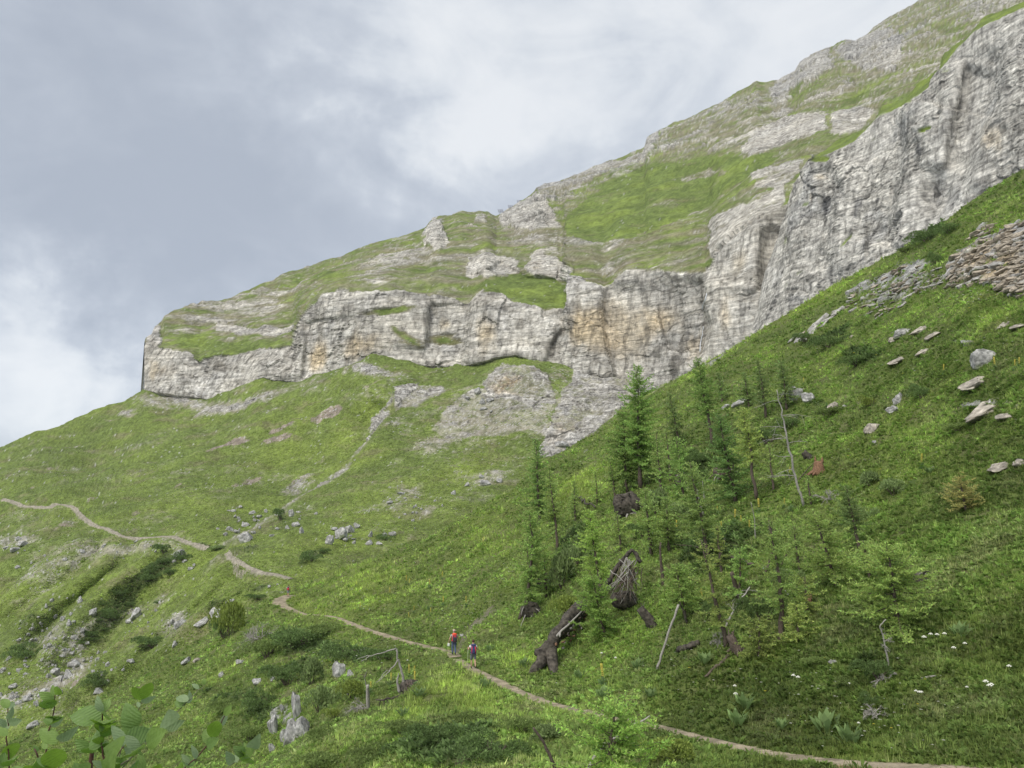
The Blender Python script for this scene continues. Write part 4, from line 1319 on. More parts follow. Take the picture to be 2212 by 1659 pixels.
# ---------------------------------------------------------------- larches
def larch_mesh(h, rad, seed, cb=.12, lean=(0, 0), bend=0., dens=1., tone=(.085, .135, .035), droop=.25, needle=.16, bare=0., power=1.0, gappy=.15):
    r = np.random.default_rng(seed)
    n = 14
    t = np.linspace(0, 1, n)
    cx = lean[0] * h * t + bend * h * .06 * (1 - t) ** 3 + .006 * h * np.cumsum(r.normal(size=n))
    cy = lean[1] * h * t + .006 * h * np.cumsum(r.normal(size=n))
    tp = np.stack([cx - cx[0], cy - cy[0], h * t - .15 * (t == 0)], 1)
    r0 = .016 * h + .03
    wood = [tube(tp, r0 * (1 - t) ** .85 + .012, 7, True, .08, seed)]
    pts_, tds_, as_ = [], [], []
    nb = int((34 + 10 * h ** .8) * dens)
    for b in range(nb):
        s = cb + (1 - cb) * ((b + r.random()) / nb) ** .9
        if r.random() < gappy * .5:
            continue
        p0 = np.array([np.interp(s, t, tp[:, k]) for k in range(3)])
        x = (s - cb) / (1 - cb)
        L = rad * ((1 - x) ** power * 1.05 + .08) * min(1, .5 + x * 3.5) * r.uniform(.45, 1.35)
        az = b * 2.399 + r.normal() * .5
        el = (-.25 + .75 * x) - droop * .4 + r.normal() * .12
        m = max(4, int(L / .28) + 3)
        q = np.linspace(0, 1, m)
        dirv = np.array([np.cos(az), np.sin(az)])
        out = L * q * np.cos(el)
        zz = L * (q * np.sin(el) - droop * .35 * q * (1 - q) * 1.2 + .18 * q ** 2.5)
        bp = p0 + np.stack([dirv[0] * out, dirv[1] * out, zz], 1) + r.normal(0, .02 * L, (m, 3)) * q[:, None]
        wood.append(tube(bp, (.010 + .012 * L) * (1 - q * .8) * (.6 + .4 * (1 - s)), 3, False))
        if r.random() < bare * (1 - x):
            continue
        # side twigs carrying needle tufts
        fs = min(max(needle / .19, .42), 1.)
        ntw = max(3, int(L / (.12 * fs)))
        a = np.clip((np.arange(ntw) + .5 + r.normal(0, .3, ntw)) / ntw, .10, 1.)
        bq = np.stack([np.interp(a, q, bp[:, j]) for j in range(3)], 1)
        tl = (.07 + .16 * L * (1 - a) + .05) * r.uniform(.5, 1.3, ntw)
        sa = az + np.where(np.arange(ntw) % 2, 1, -1) * r.uniform(.4, 1.2, ntw)
        td = np.stack([np.cos(sa), np.sin(sa), r.normal(-.05, .25, ntw)], 1)
        ns = np.maximum(2, (tl / (.07 * fs)).astype(int))
        k = np.repeat(np.arange(ntw), ns)
        e = np.concatenate([(np.arange(m_) + .5) / m_ for m_ in ns])
        pts_.append(bq[k] + td[k] * (tl[k] * e)[:, None]); tds_.append(td[k]); as_.append(a[k])
    pq = np.repeat(np.concatenate(pts_), 2, 0); td = np.repeat(np.concatenate(tds_), 2, 0); aa = np.repeat(np.concatenate(as_), 2)
    n = len(pq)
    dv = td * .55 + r.normal(0, .5, (n, 3)) + np.array([0, 0, .32]); dv /= np.linalg.norm(dv, axis=1)[:, None]
    sv = np.cross(dv, r.normal(size=(n, 3))); sv /= np.linalg.norm(sv, axis=1)[:, None] + 1e-6
    ll = (needle * r.uniform(.7, 1.5, n))[:, None]
    V = np.stack([pq - sv * ll * .24, pq + sv * ll * .24, pq + dv * ll], 1).reshape(-1, 3)
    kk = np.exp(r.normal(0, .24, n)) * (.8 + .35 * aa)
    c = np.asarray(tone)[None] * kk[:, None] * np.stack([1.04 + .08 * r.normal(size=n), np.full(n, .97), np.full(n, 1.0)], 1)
    return join(wood), (V, np.arange(len(V)).reshape(-1, 3)), np.repeat(c, 3, 0) * 3.5, None


def larch(name, label, base, top, halfw, seed, group='larches growing on the near slope', lift=0., **k):
    p, nrm = hit(*base)
    p = Vector(p) + Vector((0, 0, lift))
    m = px(p)
    h = (base[1] - top[1]) * m * 1.02
    lean = ((top[0] - base[0]) / (base[1] - top[1]), 0)
    rad = halfw * m * 1.08
    nd = min(max(1.55 * m * 2.16, .07), .22)
    wood, ned, col, nn = larch_mesh(h, rad, seed, lean=lean, needle=nd, **k)
    t = empty(name, p, label, 'tree', group)
    part('trunk', mesh_of('trunk', wood, None), k.get('bark', M_BARK), t)
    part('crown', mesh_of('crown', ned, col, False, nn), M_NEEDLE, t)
    return t


G_ = (.096, .138, .042); GY = (.110, .144, .042); GD = (.072, .106, .036); GB = (.112, .158, .048)
TREES = [
    ('tall larch with a dark trunk, the biggest tree, in front of the cliffs', (1384, 1054), (1369, 793), 66, dict(cb=.16, dens=1.5, tone=(.080, .130, .034), power=.7, droop=.3)),
    ('slimmer larch pressed against the left side of the tallest larch', (1356, 1064), (1345, 890), 52, dict(cb=.12, dens=1.1, tone=(.080, .125, .034), power=.6, droop=.4)),
    ('dark pointed larch left of the tallest one, rising over the meadow edge', (1164, 1132), (1154, 952), 42, dict(cb=.1, dens=1.2, tone=(.078, .125, .036), power=.8)),
    ('pale slender larch with a grey stem beside the dark pointed larch', (1206, 1190), (1196, 1022), 36, dict(cb=.25, dens=.9, tone=GB, power=.7, gappy=.4)),
    ('thin young larch standing alone before the bright meadow edge', (1243, 1126), (1240, 1042), 20, dict(tone=G_, dens=.8)),
    ('open larch with a bent dark trunk and one long branch to the left', (1122, 1336), (1101, 1112), 64, dict(cb=.16, dens=1.0, tone=(.100, .155, .042), power=.6, bend=-2.5, droop=.35, gappy=.3)),
    ('small larch just behind the bent dark trunk', (1138, 1304), (1142, 1160), 34, dict(tone=G_, cb=.2, dens=.8)),
    ('light green larch leaning left above the tangled roots', (1304, 1294), (1274, 1108), 46, dict(cb=.2, dens=1.1, tone=(.115, .170, .042), power=.6, droop=.35)),
    ('larch with a bare pale lower stem right of the tallest larch', (1540, 962), (1510, 774), 38, dict(cb=.35, dens=1., tone=(.078, .125, .034), power=.6, gappy=.3)),
    ('short dark larch on the skyline edge right of the tallest larch', (1468, 962), (1450, 850), 30, dict(tone=GD, dens=.9)),
    ('upright larch with a dark thin stem high on the slope', (1655, 902), (1642, 779), 30, dict(tone=GD, cb=.2, gappy=.3)),
    ('bushy larch beside a bare horizontal stick', (1700, 884), (1692, 782), 30, dict(tone=GD, cb=.1, power=.5)),
    ('sparse larch between two darker larches high on the slope', (1618, 880), (1610, 806), 28, dict(tone=GD, gappy=.4)),
    ('yellowish larch with a long bare lower trunk in the middle of the grove', (1634, 1078), (1610, 884), 34, dict(cb=.42, dens=.9, tone=GY, power=.5, droop=.35)),
    ('larch with a grey trunk behind yellow gentians', (1530, 1204), (1496, 1004), 54, dict(cb=.2, dens=1.1, tone=G_, power=.6)),
    ('broad larch behind the fallen thin log', (1480, 1110), (1474, 950), 46, dict(cb=.08, dens=1.1, tone=(.082, .130, .036), power=.5)),
    ('dense larch low beside the dark root hollow', (1590, 1085), (1560, 900), 52, dict(cb=.05, dens=1.2, tone=(.066, .112, .034), power=.5)),
    ('wide larch with a crooked dark trunk in the centre of the deadwood', (1684, 1386), (1640, 1132), 66, dict(cb=.22, dens=1.0, tone=(.095, .140, .040), power=.45, droop=.45, bend=-2, gappy=.35)),
    ('yellow-green larch with a broken dark base by the pale fallen branch', (1570, 1396), (1528, 1176), 50, dict(cb=.18, dens=.9, tone=GY, power=.5, droop=.4, gappy=.35)),
    ('flat-branched larch right of the deadwood', (1806, 1266), (1768, 1118), 66, dict(cb=.12, dens=1.0, tone=(.100, .140, .040), power=.4, droop=.45, gappy=.3)),
    ('small larch with a dark stem near the upper right meadow', (1856, 1184), (1835, 1054), 40, dict(cb=.25, tone=GD, power=.5, gappy=.3)),
    ('big spreading larch bush standing alone on the right', (1942, 1356), (1924, 1186), 98, dict(cb=.03, dens=1.5, tone=(.100, .142, .040), power=.35, droop=.4)),
    ('little rust-yellow larch alone on the right meadow', (2086, 1102), (2080, 1032), 38, dict(cb=.05, dens=.9, tone=(.135, .140, .050), power=.4)),
    ('small larch left of the leaning birch pole', (1482, 1336), (1462, 1226), 44, dict(cb=.2, dens=1., tone=(.098, .148, .040), power=.45)),
    ('bright drooping larch in front of the charred log', (1308, 1378), (1284, 1252), 60, dict(cb=.06, dens=1.2, tone=(.105, .165, .042), power=.4, droop=.6)),
    ('low larch seedling under the crooked trunk', (1640, 1420), (1650, 1340), 46, dict(cb=.05, tone=GY, power=.4, droop=.5)),
    ('low larch seedling right of the crooked trunk', (1722, 1388), (1724, 1310), 40, dict(cb=.05, tone=GY, power=.4, droop=.5)),
    ('narrow larch just right of the dark tangled roots', (1408, 1200), (1400, 1060), 32, dict(cb=.1, tone=G_, power=.5)),
    ('small larch at the foot of the birch stems', (1446, 1190), (1440, 1080), 40, dict(cb=.1, tone=G_, power=.5)),
    ('young larch on the left rim of the grove below the grey-stemmed larch', (1160, 1240), (1150, 1130), 36, dict(cb=.1, tone=GB, power=.5)),
    ('young larch in the lower middle of the grove beside the brown snag', (1596, 1300), (1604, 1190), 36, dict(cb=.1, tone=(.09, .14, .04), power=.5, gappy=.3)),
]
TREES += [
    ('thin sapling between the dark pointed larch and the tallest larch', (1290, 1090), (1286, 1020), 20, dict(tone=GB, dens=.7, gappy=.4)),
    ('thin sapling touching the left foot of the tallest larch', (1330, 1080), (1322, 1000), 22, dict(tone=G_, dens=.7, gappy=.4)),
    ('slim larch just right of the tallest larch', (1430, 1070), (1422, 930), 30, dict(tone=G_, cb=.2, dens=.8, gappy=.4)),
    ('slim larch left of the black root plate', (1448, 1040), (1446, 930), 26, dict(tone=GB, cb=.2, dens=.8, gappy=.4)),
    ('pale sapling right of the yellowish larch', (1672, 1060), (1664, 960), 26, dict(tone=GB, cb=.2, dens=.7, gappy=.4)),
    ('sapling left of the yellowish larch', (1585, 1040), (1580, 930), 28, dict(tone=G_, cb=.1, dens=.8, gappy=.3)),
    ('sapling below the red-brown stump', (1752, 1090), (1748, 1030), 22, dict(tone=G_, cb=.1, dens=.7)),
    ('young larch right of the crooked trunk beside the pale leafy bush', (1730, 1240), (1722, 1140), 36, dict(tone=G_, cb=.1, dens=.8, gappy=.3)),
    ('young larch behind the brown snag', (1560, 1240), (1556, 1140), 34, dict(tone=GY, cb=.15, dens=.8, gappy=.3)),
    ('young larch above the tangled roots', (1340, 1190), (1336, 1110), 32, dict(tone=GB, cb=.1, dens=.8, gappy=.3)),
    ('feathery sapling left of the tall pale willow', (1180, 1290), (1176, 1200), 34, dict(tone=GB, cb=.1, dens=.8, gappy=.3)),
    ('sapling at the right end of the grove under the dark-stemmed larch', (1880, 1250), (1872, 1170), 34, dict(tone=G_, cb=.1, dens=.8, gappy=.3)),
    ('small larch on the rim between the skyline larches', (1560, 870), (1556, 806), 20, dict(tone=GD, cb=.15, dens=.7, gappy=.4)),
    ('low young larch left of the flat-branched larch', (1745, 1330), (1742, 1250), 40, dict(tone=GY, cb=.05, dens=.8, power=.4, gappy=.3)),
]
for i, (lab, b, tpx, hw, k) in enumerate(TREES):
    larch('larch_tree', lab, b, tpx, hw, 100 + i, **k)

# ---------------------------------------------------------------- dead wood
def at(u, v, d):
    return unproj(u, v, d)


def wob(pts, amp, seed, sub=4):
    """subdivide a polyline and roughen it"""
    pts = np.asarray(pts, float)
    t = np.linspace(0, len(pts) - 1, (len(pts) - 1) * sub + 1)
    q = np.stack([np.interp(t, range(len(pts)), pts[:, k]) for k in range(3)], 1)
    q[1:-1] += np.random.default_rng(seed).normal(0, amp, q[1:-1].shape)
    return q


def twigs(base, dirv, L, seed, n=7, depth_=2, r0=.03, spread=.7, droop=.2):
    """a branching spray of bare twigs"""
    r = np.random.default_rng(seed)
    out = []

    def go(p, d, L, rad, lev):
        m = 5
        q = np.linspace(0, 1, m)
        pts = p + d * (L * q)[:, None] + np.cumsum(r.normal(0, .04 * L, (m, 3)), 0) * q[:, None] - np.array([0, 0, droop * L])[None] * (q ** 2)[:, None]
        out.append(tube(pts, rad * (1 - .75 * q) + .002, 4, False))
        if lev:
            for k in range(n if lev == depth_ else 4):
                a = r.uniform(.2, .95)
                b = np.array([np.interp(a, q, pts[:, j]) for j in range(3)])
                nd = d + r.normal(0, spread, 3); nd /= np.linalg.norm(nd)
                go(b, nd, L * r.uniform(.3, .55), rad * .5, lev - 1)
    d = np.asarray(dirv, float); d = d / np.linalg.norm(d)
    go(np.asarray(base, float), d, L, r0, depth_)
    return join(out)


def pole(name, label, cat, px_pts, wpx, mat, seed, group=None, twig=0, lift=0., d_end=None, wend=.35, mat_tw=None, jit=.12):
    """a stem through pixel points; the first one stands on the ground"""
    p0 = np.array(hit(*px_pts[0])[0])
    d0 = depth(p0)
    n = len(px_pts)
    dd = np.linspace(d0, d_end if d_end else d0 * .995, n)
    W = np.array([at(u, v, d) for (u, v), d in zip(px_pts, dd)])
    W[0] = p0 - np.array([0, 0, .1])
    m = d0 / FPX
    loc = W[0].copy()
    q = wob(W - loc, .004 * np.linalg.norm(W[-1] - W[0]), seed)
    rad = np.linspace(1, wend, len(q)) * wpx * .5 * m
    t = empty(name, loc, label, cat, group)
    part('stem', mesh_of('stem', tube(q, rad, 8, True, jit, seed), None), mat, t)
    r = np.random.default_rng(seed)
    for k in range(twig):
        a = r.uniform(.25, .97)
        i = int(a * (len(q) - 1))
        dv = np.array([r.normal(), r.normal() * .6, r.uniform(-.2, .5)])
        part('branch', mesh_of('branch', twigs(q[i], dv, np.linalg.norm(q[-1]) * r.uniform(.10, .22), seed * 31 + k, 4, 1, rad[i] * .35), None), mat_tw or mat, t)
    return t


def log(name, label, px_pts, wpx, mat, seed, group=None, wend=.6, up=.5, ends=True, cat='log', jit=.10):
    """a log lying on the ground along pixel points"""
    W = [np.array(hit(*q)[0]) for q in px_pts]
    m = depth(W[0]) / FPX
    W = np.array(W) + np.array([0, 0, up * wpx * m])
    loc = W[0].copy()
    q = wob(W - loc, .012 * np.linalg.norm(W[-1] - W[0]), seed, 5)
    rad = np.linspace(1, wend, len(q)) * wpx * .5 * m
    t = empty(name, loc, label, cat, group)
    part('trunk', mesh_of('trunk', tube(q, rad, 10, True, jit, seed), None), mat, t)
    return t


def stump(name, label, u, v, wpx, hpx, mat, seed, roots=6, group=None, spikes=4, tilt=0.):
    p, _ = hit(u, v)
    m = px(p)
    r = np.random.default_rng(seed)
    w, h = wpx * m, hpx * m
    t = empty(name, p, label, 'stump', group)
    z = np.linspace(-.2, 1, 7)
    pts = np.stack([tilt * h * z, 0 * z, h * z * .75], 1)
    body = [tube(pts, w * .5 * (1.15 - .4 * np.clip(z, 0, 1)), 9, True, .14, seed)]
    part('trunk', mesh_of('trunk', body[0], None), mat, t)
    for k in range(spikes):
        a = r.uniform(0, 6.28)
        b = np.array([tilt * h * .7 + w * .28 * np.cos(a), w * .28 * np.sin(a), h * .62])
        q = np.array([b, b + np.array([0, 0, h * .2]) + r.normal(0, .04 * h, 3), b + np.array([0, 0, h * r.uniform(.3, .5)]) + r.normal(0, .07 * h, 3)])
        part('splinter', mesh_of('splinter', tube(q, [w * .14, w * .09, w * .015], 5, True, .1, seed + k), None), mat, t)
    for k in range(roots):
        a = k * 6.28 / max(roots, 1) + r.normal() * .3
        L = w * r.uniform(.8, 1.5)
        q = np.array([[0, 0, h * .15], [np.cos(a) * L * .5, np.sin(a) * L * .5, h * .10], [np.cos(a) * L, np.sin(a) * L, -.15 * h]])
        part('root', mesh_of('root', tube(wob(q, .03 * w, seed + k, 3), np.linspace(.2, .05, 7) * w, 6, True, .1), None), mat, t)
    return t


def root_plate(name, label, u, v, wpx, hpx, seed, mat=None, strands=16, face=(0, -1, .25)):
    """the upturned root mat of a thrown tree: a shaggy disc with hanging roots"""
    mat = mat or M_CHAR
    p, _ = hit(u, v)
    m = px(p)
    r = np.random.default_rng(seed)
    w, h = wpx * m, hpx * m
    t = empty(name, p, label, 'stump')
    bm = bmesh.new()
    bmesh.ops.create_icosphere(bm, subdivisions=3, radius=1.)
    V = np.array([v_.co[:] for v_ in bm.verts]); F = np.array([[x.index for x in f.verts] for f in bm.faces])
    bm.free()
    V = V * (1 + .35 * fbm(V * 1.7 + seed, 4, seed))[:, None]
    V = V * np.array([w * .5, w * .28, h * .5]) + np.array([0, 0, h * .38])
    part('root_ball', mesh_of('root_ball', (V, F), None, False), mat, t)
    for k in range(strands):
        a = r.uniform(0, 6.28)
        b = np.array([np.cos(a) * w * .4 * r.random() ** .5, -w * .2, h * .4 + np.sin(a) * h * .38])
        d = np.array([np.cos(a) * .7, -.6, np.sin(a) * .8]) + r.normal(0, .35, 3)
        L = w * r.uniform(.25, .6)
        s = np.linspace(0, 1, 6)
        q = b + d * L * s[:, None] - np.array([0, 0, .55 * L])[None] * (s ** 2)[:, None] + np.cumsum(r.normal(0, .03 * L, (6, 3)), 0)
        part('root', mesh_of('root', tube(q, (.035 * (1 - s) + .008) * w, 4, False), None), M_BARKPALE if k % 3 == 0 else mat, t)
    return t


# the charred log with two splayed root legs beside the path
def charred_log():
    p = np.array(hit(1182, 1440)[0])
    d = depth(p); m = d / FPX
    t = empty('charred_log', p, 'big charred fallen trunk with two splayed root legs right of the path', 'log')
    top = np.array(hit(1262, 1330)[0]) - p + np.array([0, 0, .5])
    mid = at(1186, 1400, d * 1.01) - p
    q = wob(np.array([mid + np.array([-.1, -.2, .0]), mid * .45 + top * .55 + np.array([0, 0, .35]), top]), .05, 3, 6)
    part('trunk', mesh_of('trunk', tube(q, np.linspace(13, 19, len(q)) * m, 16, True, .15, 4), None), M_CHAR, t)
    L = wob(np.array([mid + [0, -.1, .15], at(1160, 1440, d * .985) - p, at(1130, 1487, d * .96) - p]), .03, 5, 5)
    part('root_leg', mesh_of('root_leg', tube(L, np.linspace(15, 8, len(L)) * m, 9, True, .14, 6), None), M_CHAR, t)
    L = wob(np.array([mid + [.1, -.1, .0], at(1196, 1440, d * .98) - p, at(1206, 1490, d * .95) - p]), .03, 7, 5)
    part('root_leg', mesh_of('root_leg', tube(L, np.linspace(14, 8, len(L)) * m, 9, True, .14, 8), None), M_CHAR, t)
    k = at(1166, 1410, d) - p
    part('knot', mesh_of('knot', tube(np.array([mid, k, k + [-.25, -.1, .03]]), [.3, .28, .2], 9, True, .1, 9), None), M_CHAR, t)
    s = wob(np.array([at(1176, 1400, d) - p, at(1215, 1362, d * 1.03) - p, at(1256, 1321, d * 1.08) - p]), .02, 11, 4)
    part('bleached_strip', mesh_of('bleached_strip', tube(s, np.linspace(3.2, 1.5, len(s)) * m, 6, True, .1, 12), None), M_BARKPALE, t)
    r = np.random.default_rng(5)
    ax_ = (top - mid) / np.linalg.norm(top - mid)
    for i in range(60):
        a = r.random()
        b = mid * (1 - a) + top * a + np.array([r.normal() * .30, -.45, r.normal() * .32 - .05])
        e = b + r.normal(0, .07, 3) + ax_ * r.uniform(.2, .5)
        part('bark_shard', mesh_of('bark_shard', tube(np.array([b, (b + e) / 2 + r.normal(0, .03, 3), e]), [.04, .07, .012], 4, True, .3, i), None), (M_ROTTEN, M_CHAR, M_BARKPALE, M_BARK)[i % 4], t)


charred_log()


def root_tangle():
    p = np.array(hit(1345, 1315)[0]); d = depth(p); m = d / FPX
    t = empty('root_tangle', p, 'tall tangle of grey hanging roots under an arched dark stem', 'stump')
    arch = wob(np.array([at(1312, 1262, d) - p, at(1335, 1222, d) - p, at(1366, 1188, d * .99) - p, at(1384, 1215, d * .985) - p]), .03, 1, 5)
    part('arched_stem', mesh_of('arched_stem', tube(arch, np.linspace(6, 4, len(arch)) * m, 8, True, .12, 2), None), M_CHAR, t)
    bm = bmesh.new(); bmesh.ops.create_icosphere(bm, subdivisions=3, radius=1.)
    V = np.array([v_.co[:] for v_ in bm.verts]); F = np.array([[x.index for x in f.verts] for f in bm.faces]); bm.free()
    V = V * (1 + .4 * fbm(V * 1.9, 4, 8))[:, None] * np.array([30, 18, 20]) * m + (at(1348, 1296, d) - p)
    part('root_ball', mesh_of('root_ball', (V, F), None, False), M_CHAR, t)
    r = np.random.default_rng(4)
    for k in range(60):
        a = r.random()
        b = at(1330 + 50 * a + r.normal() * 6, 1205 + r.random() * 45, d * r.uniform(.97, 1.0)) - p
        e = at(1312 + 66 * r.random(), 1262 + r.random() * 40, d * r.uniform(.955, .99)) - p
        s = np.linspace(0, 1, 7)[:, None]
        q = b * (1 - s) + e * s + np.cumsum(r.normal(0, .05, (7, 3)), 0)
        part('root', mesh_of('root', tube(q, np.linspace(1.1, .35, 7) * m, 4, False), None), M_BARKPALE if k % 3 == 0 else M_BARK, t)


root_tangle()
root_plate('root_plate', 'dark upturned root plate at the foot of the tallest larch', 1356, 1112, 62, 56, 31, strands=18)
root_plate('root_plate', 'small dark root mass behind the bent larch trunk', 1176, 1272, 34, 36, 32, strands=10)
root_plate('root_plate', 'low dark root mass at the foot of the bent larch trunk', 1144, 1330, 44, 34, 33, strands=14)
root_plate('root_plate', 'brushy grey root fan in the shade of the dense larch', 1562, 1034, 42, 34, 34, mat=M_BARK, strands=18)
root_plate('root_plate', 'dark hollow of roots under the spreading larch bush', 1990, 1262, 34, 30, 35, strands=8)
root_plate('root_plate', 'upper black root plate beside the larch right of the tallest one', 1472, 1052, 26, 50, 36, strands=10)
stump('stump', 'red-brown broken stump with a leaning stick high on the slope', 1770, 1022, 24, 34, M_ROTTEN, 41)
stump('stump', 'split stump with a pale splinter below the yellow-green larch', 1594, 1406, 22, 44, M_BARK, 42, tilt=-.35)
stump('stump', 'dark curved stump left of the leaning birch pole', 1412, 1354, 20, 52, M_CHAR, 43, roots=3, tilt=-.55, spikes=2)
stump('stump', 'tiny dark stump on the upper meadow', 1748, 990, 16, 18, M_CHAR, 44, roots=3, tilt=-.6, spikes=2)
stump('stump', 'forked dark snag in the upper middle of the deadwood', 1676, 1170, 12, 38, M_CHAR, 45, roots=2, tilt=-.4, spikes=3)
stump('stump', 'brown stub under the flat-branched larch', 1748, 1300, 14, 18, M_ROTTEN, 46, roots=3)

pole('dead_tree', 'long bare grey pole tree leaning left on the upper slope', 'tree', [(1738, 1092), (1722, 1042), (1708, 985), (1698, 935), (1688, 885), (1678, 842)], 6, M_BARKPALE, 51, twig=14, wend=.25)
pole('dead_tree', 'pale forked dead stem in the upper grove', 'tree', [(1520, 1112), (1508, 1075), (1499, 1048), (1491, 1022)], 6, M_BARKPALE, 52, twig=5)
pole('dead_tree', 'thin pale dead stem close beside the pale forked one', 'tree', [(1524, 1100), (1520, 1065), (1517, 1035)], 3.5, M_BARKPALE, 53, twig=3)
pole('dead_tree', 'white flecked birch pole leaning over the lower meadow', 'tree', [(1418, 1446), (1432, 1405), (1448, 1358), (1466, 1306)], 5, M_BARKPALE, 54, wend=.9, d_end=None)
pole('dead_tree', 'broken-topped snag right of the tangled roots', 'tree', [(1434, 1266), (1428, 1225), (1427, 1172)], 9, M_BARK, 55, wend=.4)
pole('dead_tree', 'brown snag with a fresh orange break in the lower grove', 'tree', [(1598, 1294), (1588, 1262), (1580, 1236)], 9, M_BARK, 56, wend=.8)
pole('dead_tree', 'thin bare stem between the root plate and the gentians', 'tree', [(1405, 1190), (1410, 1150), (1418, 1112)], 2.5, M_BARKPALE, 57)
pole('dead_tree', 'slim bare stem above the crooked trunk', 'tree', [(1632, 1165), (1630, 1120), (1622, 1085)], 2.5, M_BARKPALE, 58)
pole('bare_stick', 'bare twisted pale branch below the spreading larch bush', 'branch', [(1922, 1440), (1912, 1400), (1906, 1370), (1900, 1352), (1914, 1338)], 4, M_BARKPALE, 59, twig=6, wend=.5)
pole('bare_stick', 'white feathery dead branch hanging in the lower grove', 'branch', [(1564, 1358), (1580, 1328), (1600, 1297), (1620, 1268)], 4.5, M_BARKPALE, 60, twig=12, wend=.5)
pole('bare_stick', 'short dark stick leaning against the red-brown stump', 'branch', [(1719, 1042), (1740, 1018), (1762, 996)], 3, M_BARK, 61)
pole('bare_stick', 'stick reaching left from the bushy larch', 'branch', [(1690, 872), (1684, 869), (1656, 869)], 3.5, M_CHAR, 62, wend=.7)
pole('dead_tree', 'dark leaning stem left of the birch pole top', 'tree', [(1486, 1345), (1476, 1320), (1468, 1300)], 6, M_CHAR, 63)
pole('dead_tree', 'dark broken stem beneath the fallen thin log', 'tree', [(1546, 1226), (1556, 1195), (1566, 1162)], 6, M_CHAR, 64)
pole('dead_tree', 'first of two short sloping sticks left of the flat-branched larch', 'branch', [(1650, 1240), (1660, 1222), (1668, 1190)], 5, M_BARK, 65, wend=.8)
pole('dead_tree', 'second of two short sloping sticks left of the flat-branched larch', 'branch', [(1678, 1238), (1690, 1215), (1700, 1198)], 4.5, M_BARK, 66, wend=.7)
log('fallen_log', 'thin fallen log slanting down to the right across the grove', [(1627, 1228), (1580, 1211), (1533, 1195), (1445, 1178)], 7, M_BARK, 71, wend=.25, up=1.2)
log('fallen_log', 'short dark log with an orange broken end on the lower meadow', [(1466, 1412), (1490, 1404), (1510, 1396)], 15, M_CHAR, 72, wend=.8)
log('fallen_log', 'mossy log sloping down left below the split stump', [(1574, 1420), (1548, 1444), (1522, 1468)], 8, M_BARK, 73, wend=.5)
log('fallen_log', 'stubby charred log half hidden under the crooked larch', [(1618, 1376), (1634, 1366), (1648, 1358)], 12, M_CHAR, 74)
log('fallen_log', 'dark stick lying on the meadow left of the pale slender larch', [(1244, 1080), (1262, 1092), (1286, 1106)], 4.5, M_CHAR, 75, up=2.)
log('fallen_log', 'little grey log on the meadow at the far right', [(1998, 1467), (2010, 1464), (2022, 1462)], 5, M_BARKPALE, 76)


def brush(name, label, u, v, wpx, hpx, n, seed, mat=M_BARKPALE, dirx=0.):
    p, _ = hit(u, v); m = px(p); r = np.random.default_rng(seed)
    t = empty(name, p, label, 'branch')
    for k in range(n):
        dv = np.array([r.normal(dirx, .7), r.normal(0, .4) - .2, abs(r.normal(.45, .35))])
        b = np.array([r.normal() * wpx * .18 * m, -.1, .05])
        part('branch', mesh_of('branch', twigs(b, dv, max(wpx, hpx) * m * r.uniform(.5, .8), seed * 17 + k, 7, 2, .9 * m, .6, .35), None), mat, t)
    return t


brush('dead_brush', 'heap of dead grey branches beside the bright bush left of the path', 560, 1382, 66, 40, 9, 81, dirx=-.4)
brush('dead_brush', 'grey dead brush on the lower right meadow', 1892, 1545, 46, 36, 7, 82, dirx=-.3)
brush('dead_brush', 'dry bent twigs beside the thin stem on the upper right meadow', 1792, 1082, 40, 36, 7, 83, dirx=-.3)
brush('dead_brush', 'dead twigs under the snag at the left spur', 790, 1530, 46, 26, 7, 84, dirx=-.5)
brush('dead_brush', 'low dead twigs in the bottom centre shrubs', 1040, 1640, 60, 40, 7, 85, mat=M_BARK)
brush('dead_brush', 'grey twig heap at the foot of the pale feathery branch', 1552, 1388, 40, 40, 6, 86, dirx=-.3)
brush('dead_brush', 'dry twigs in the soil hollow below the bare twisted branch', 1905, 1470, 40, 26, 5, 87)


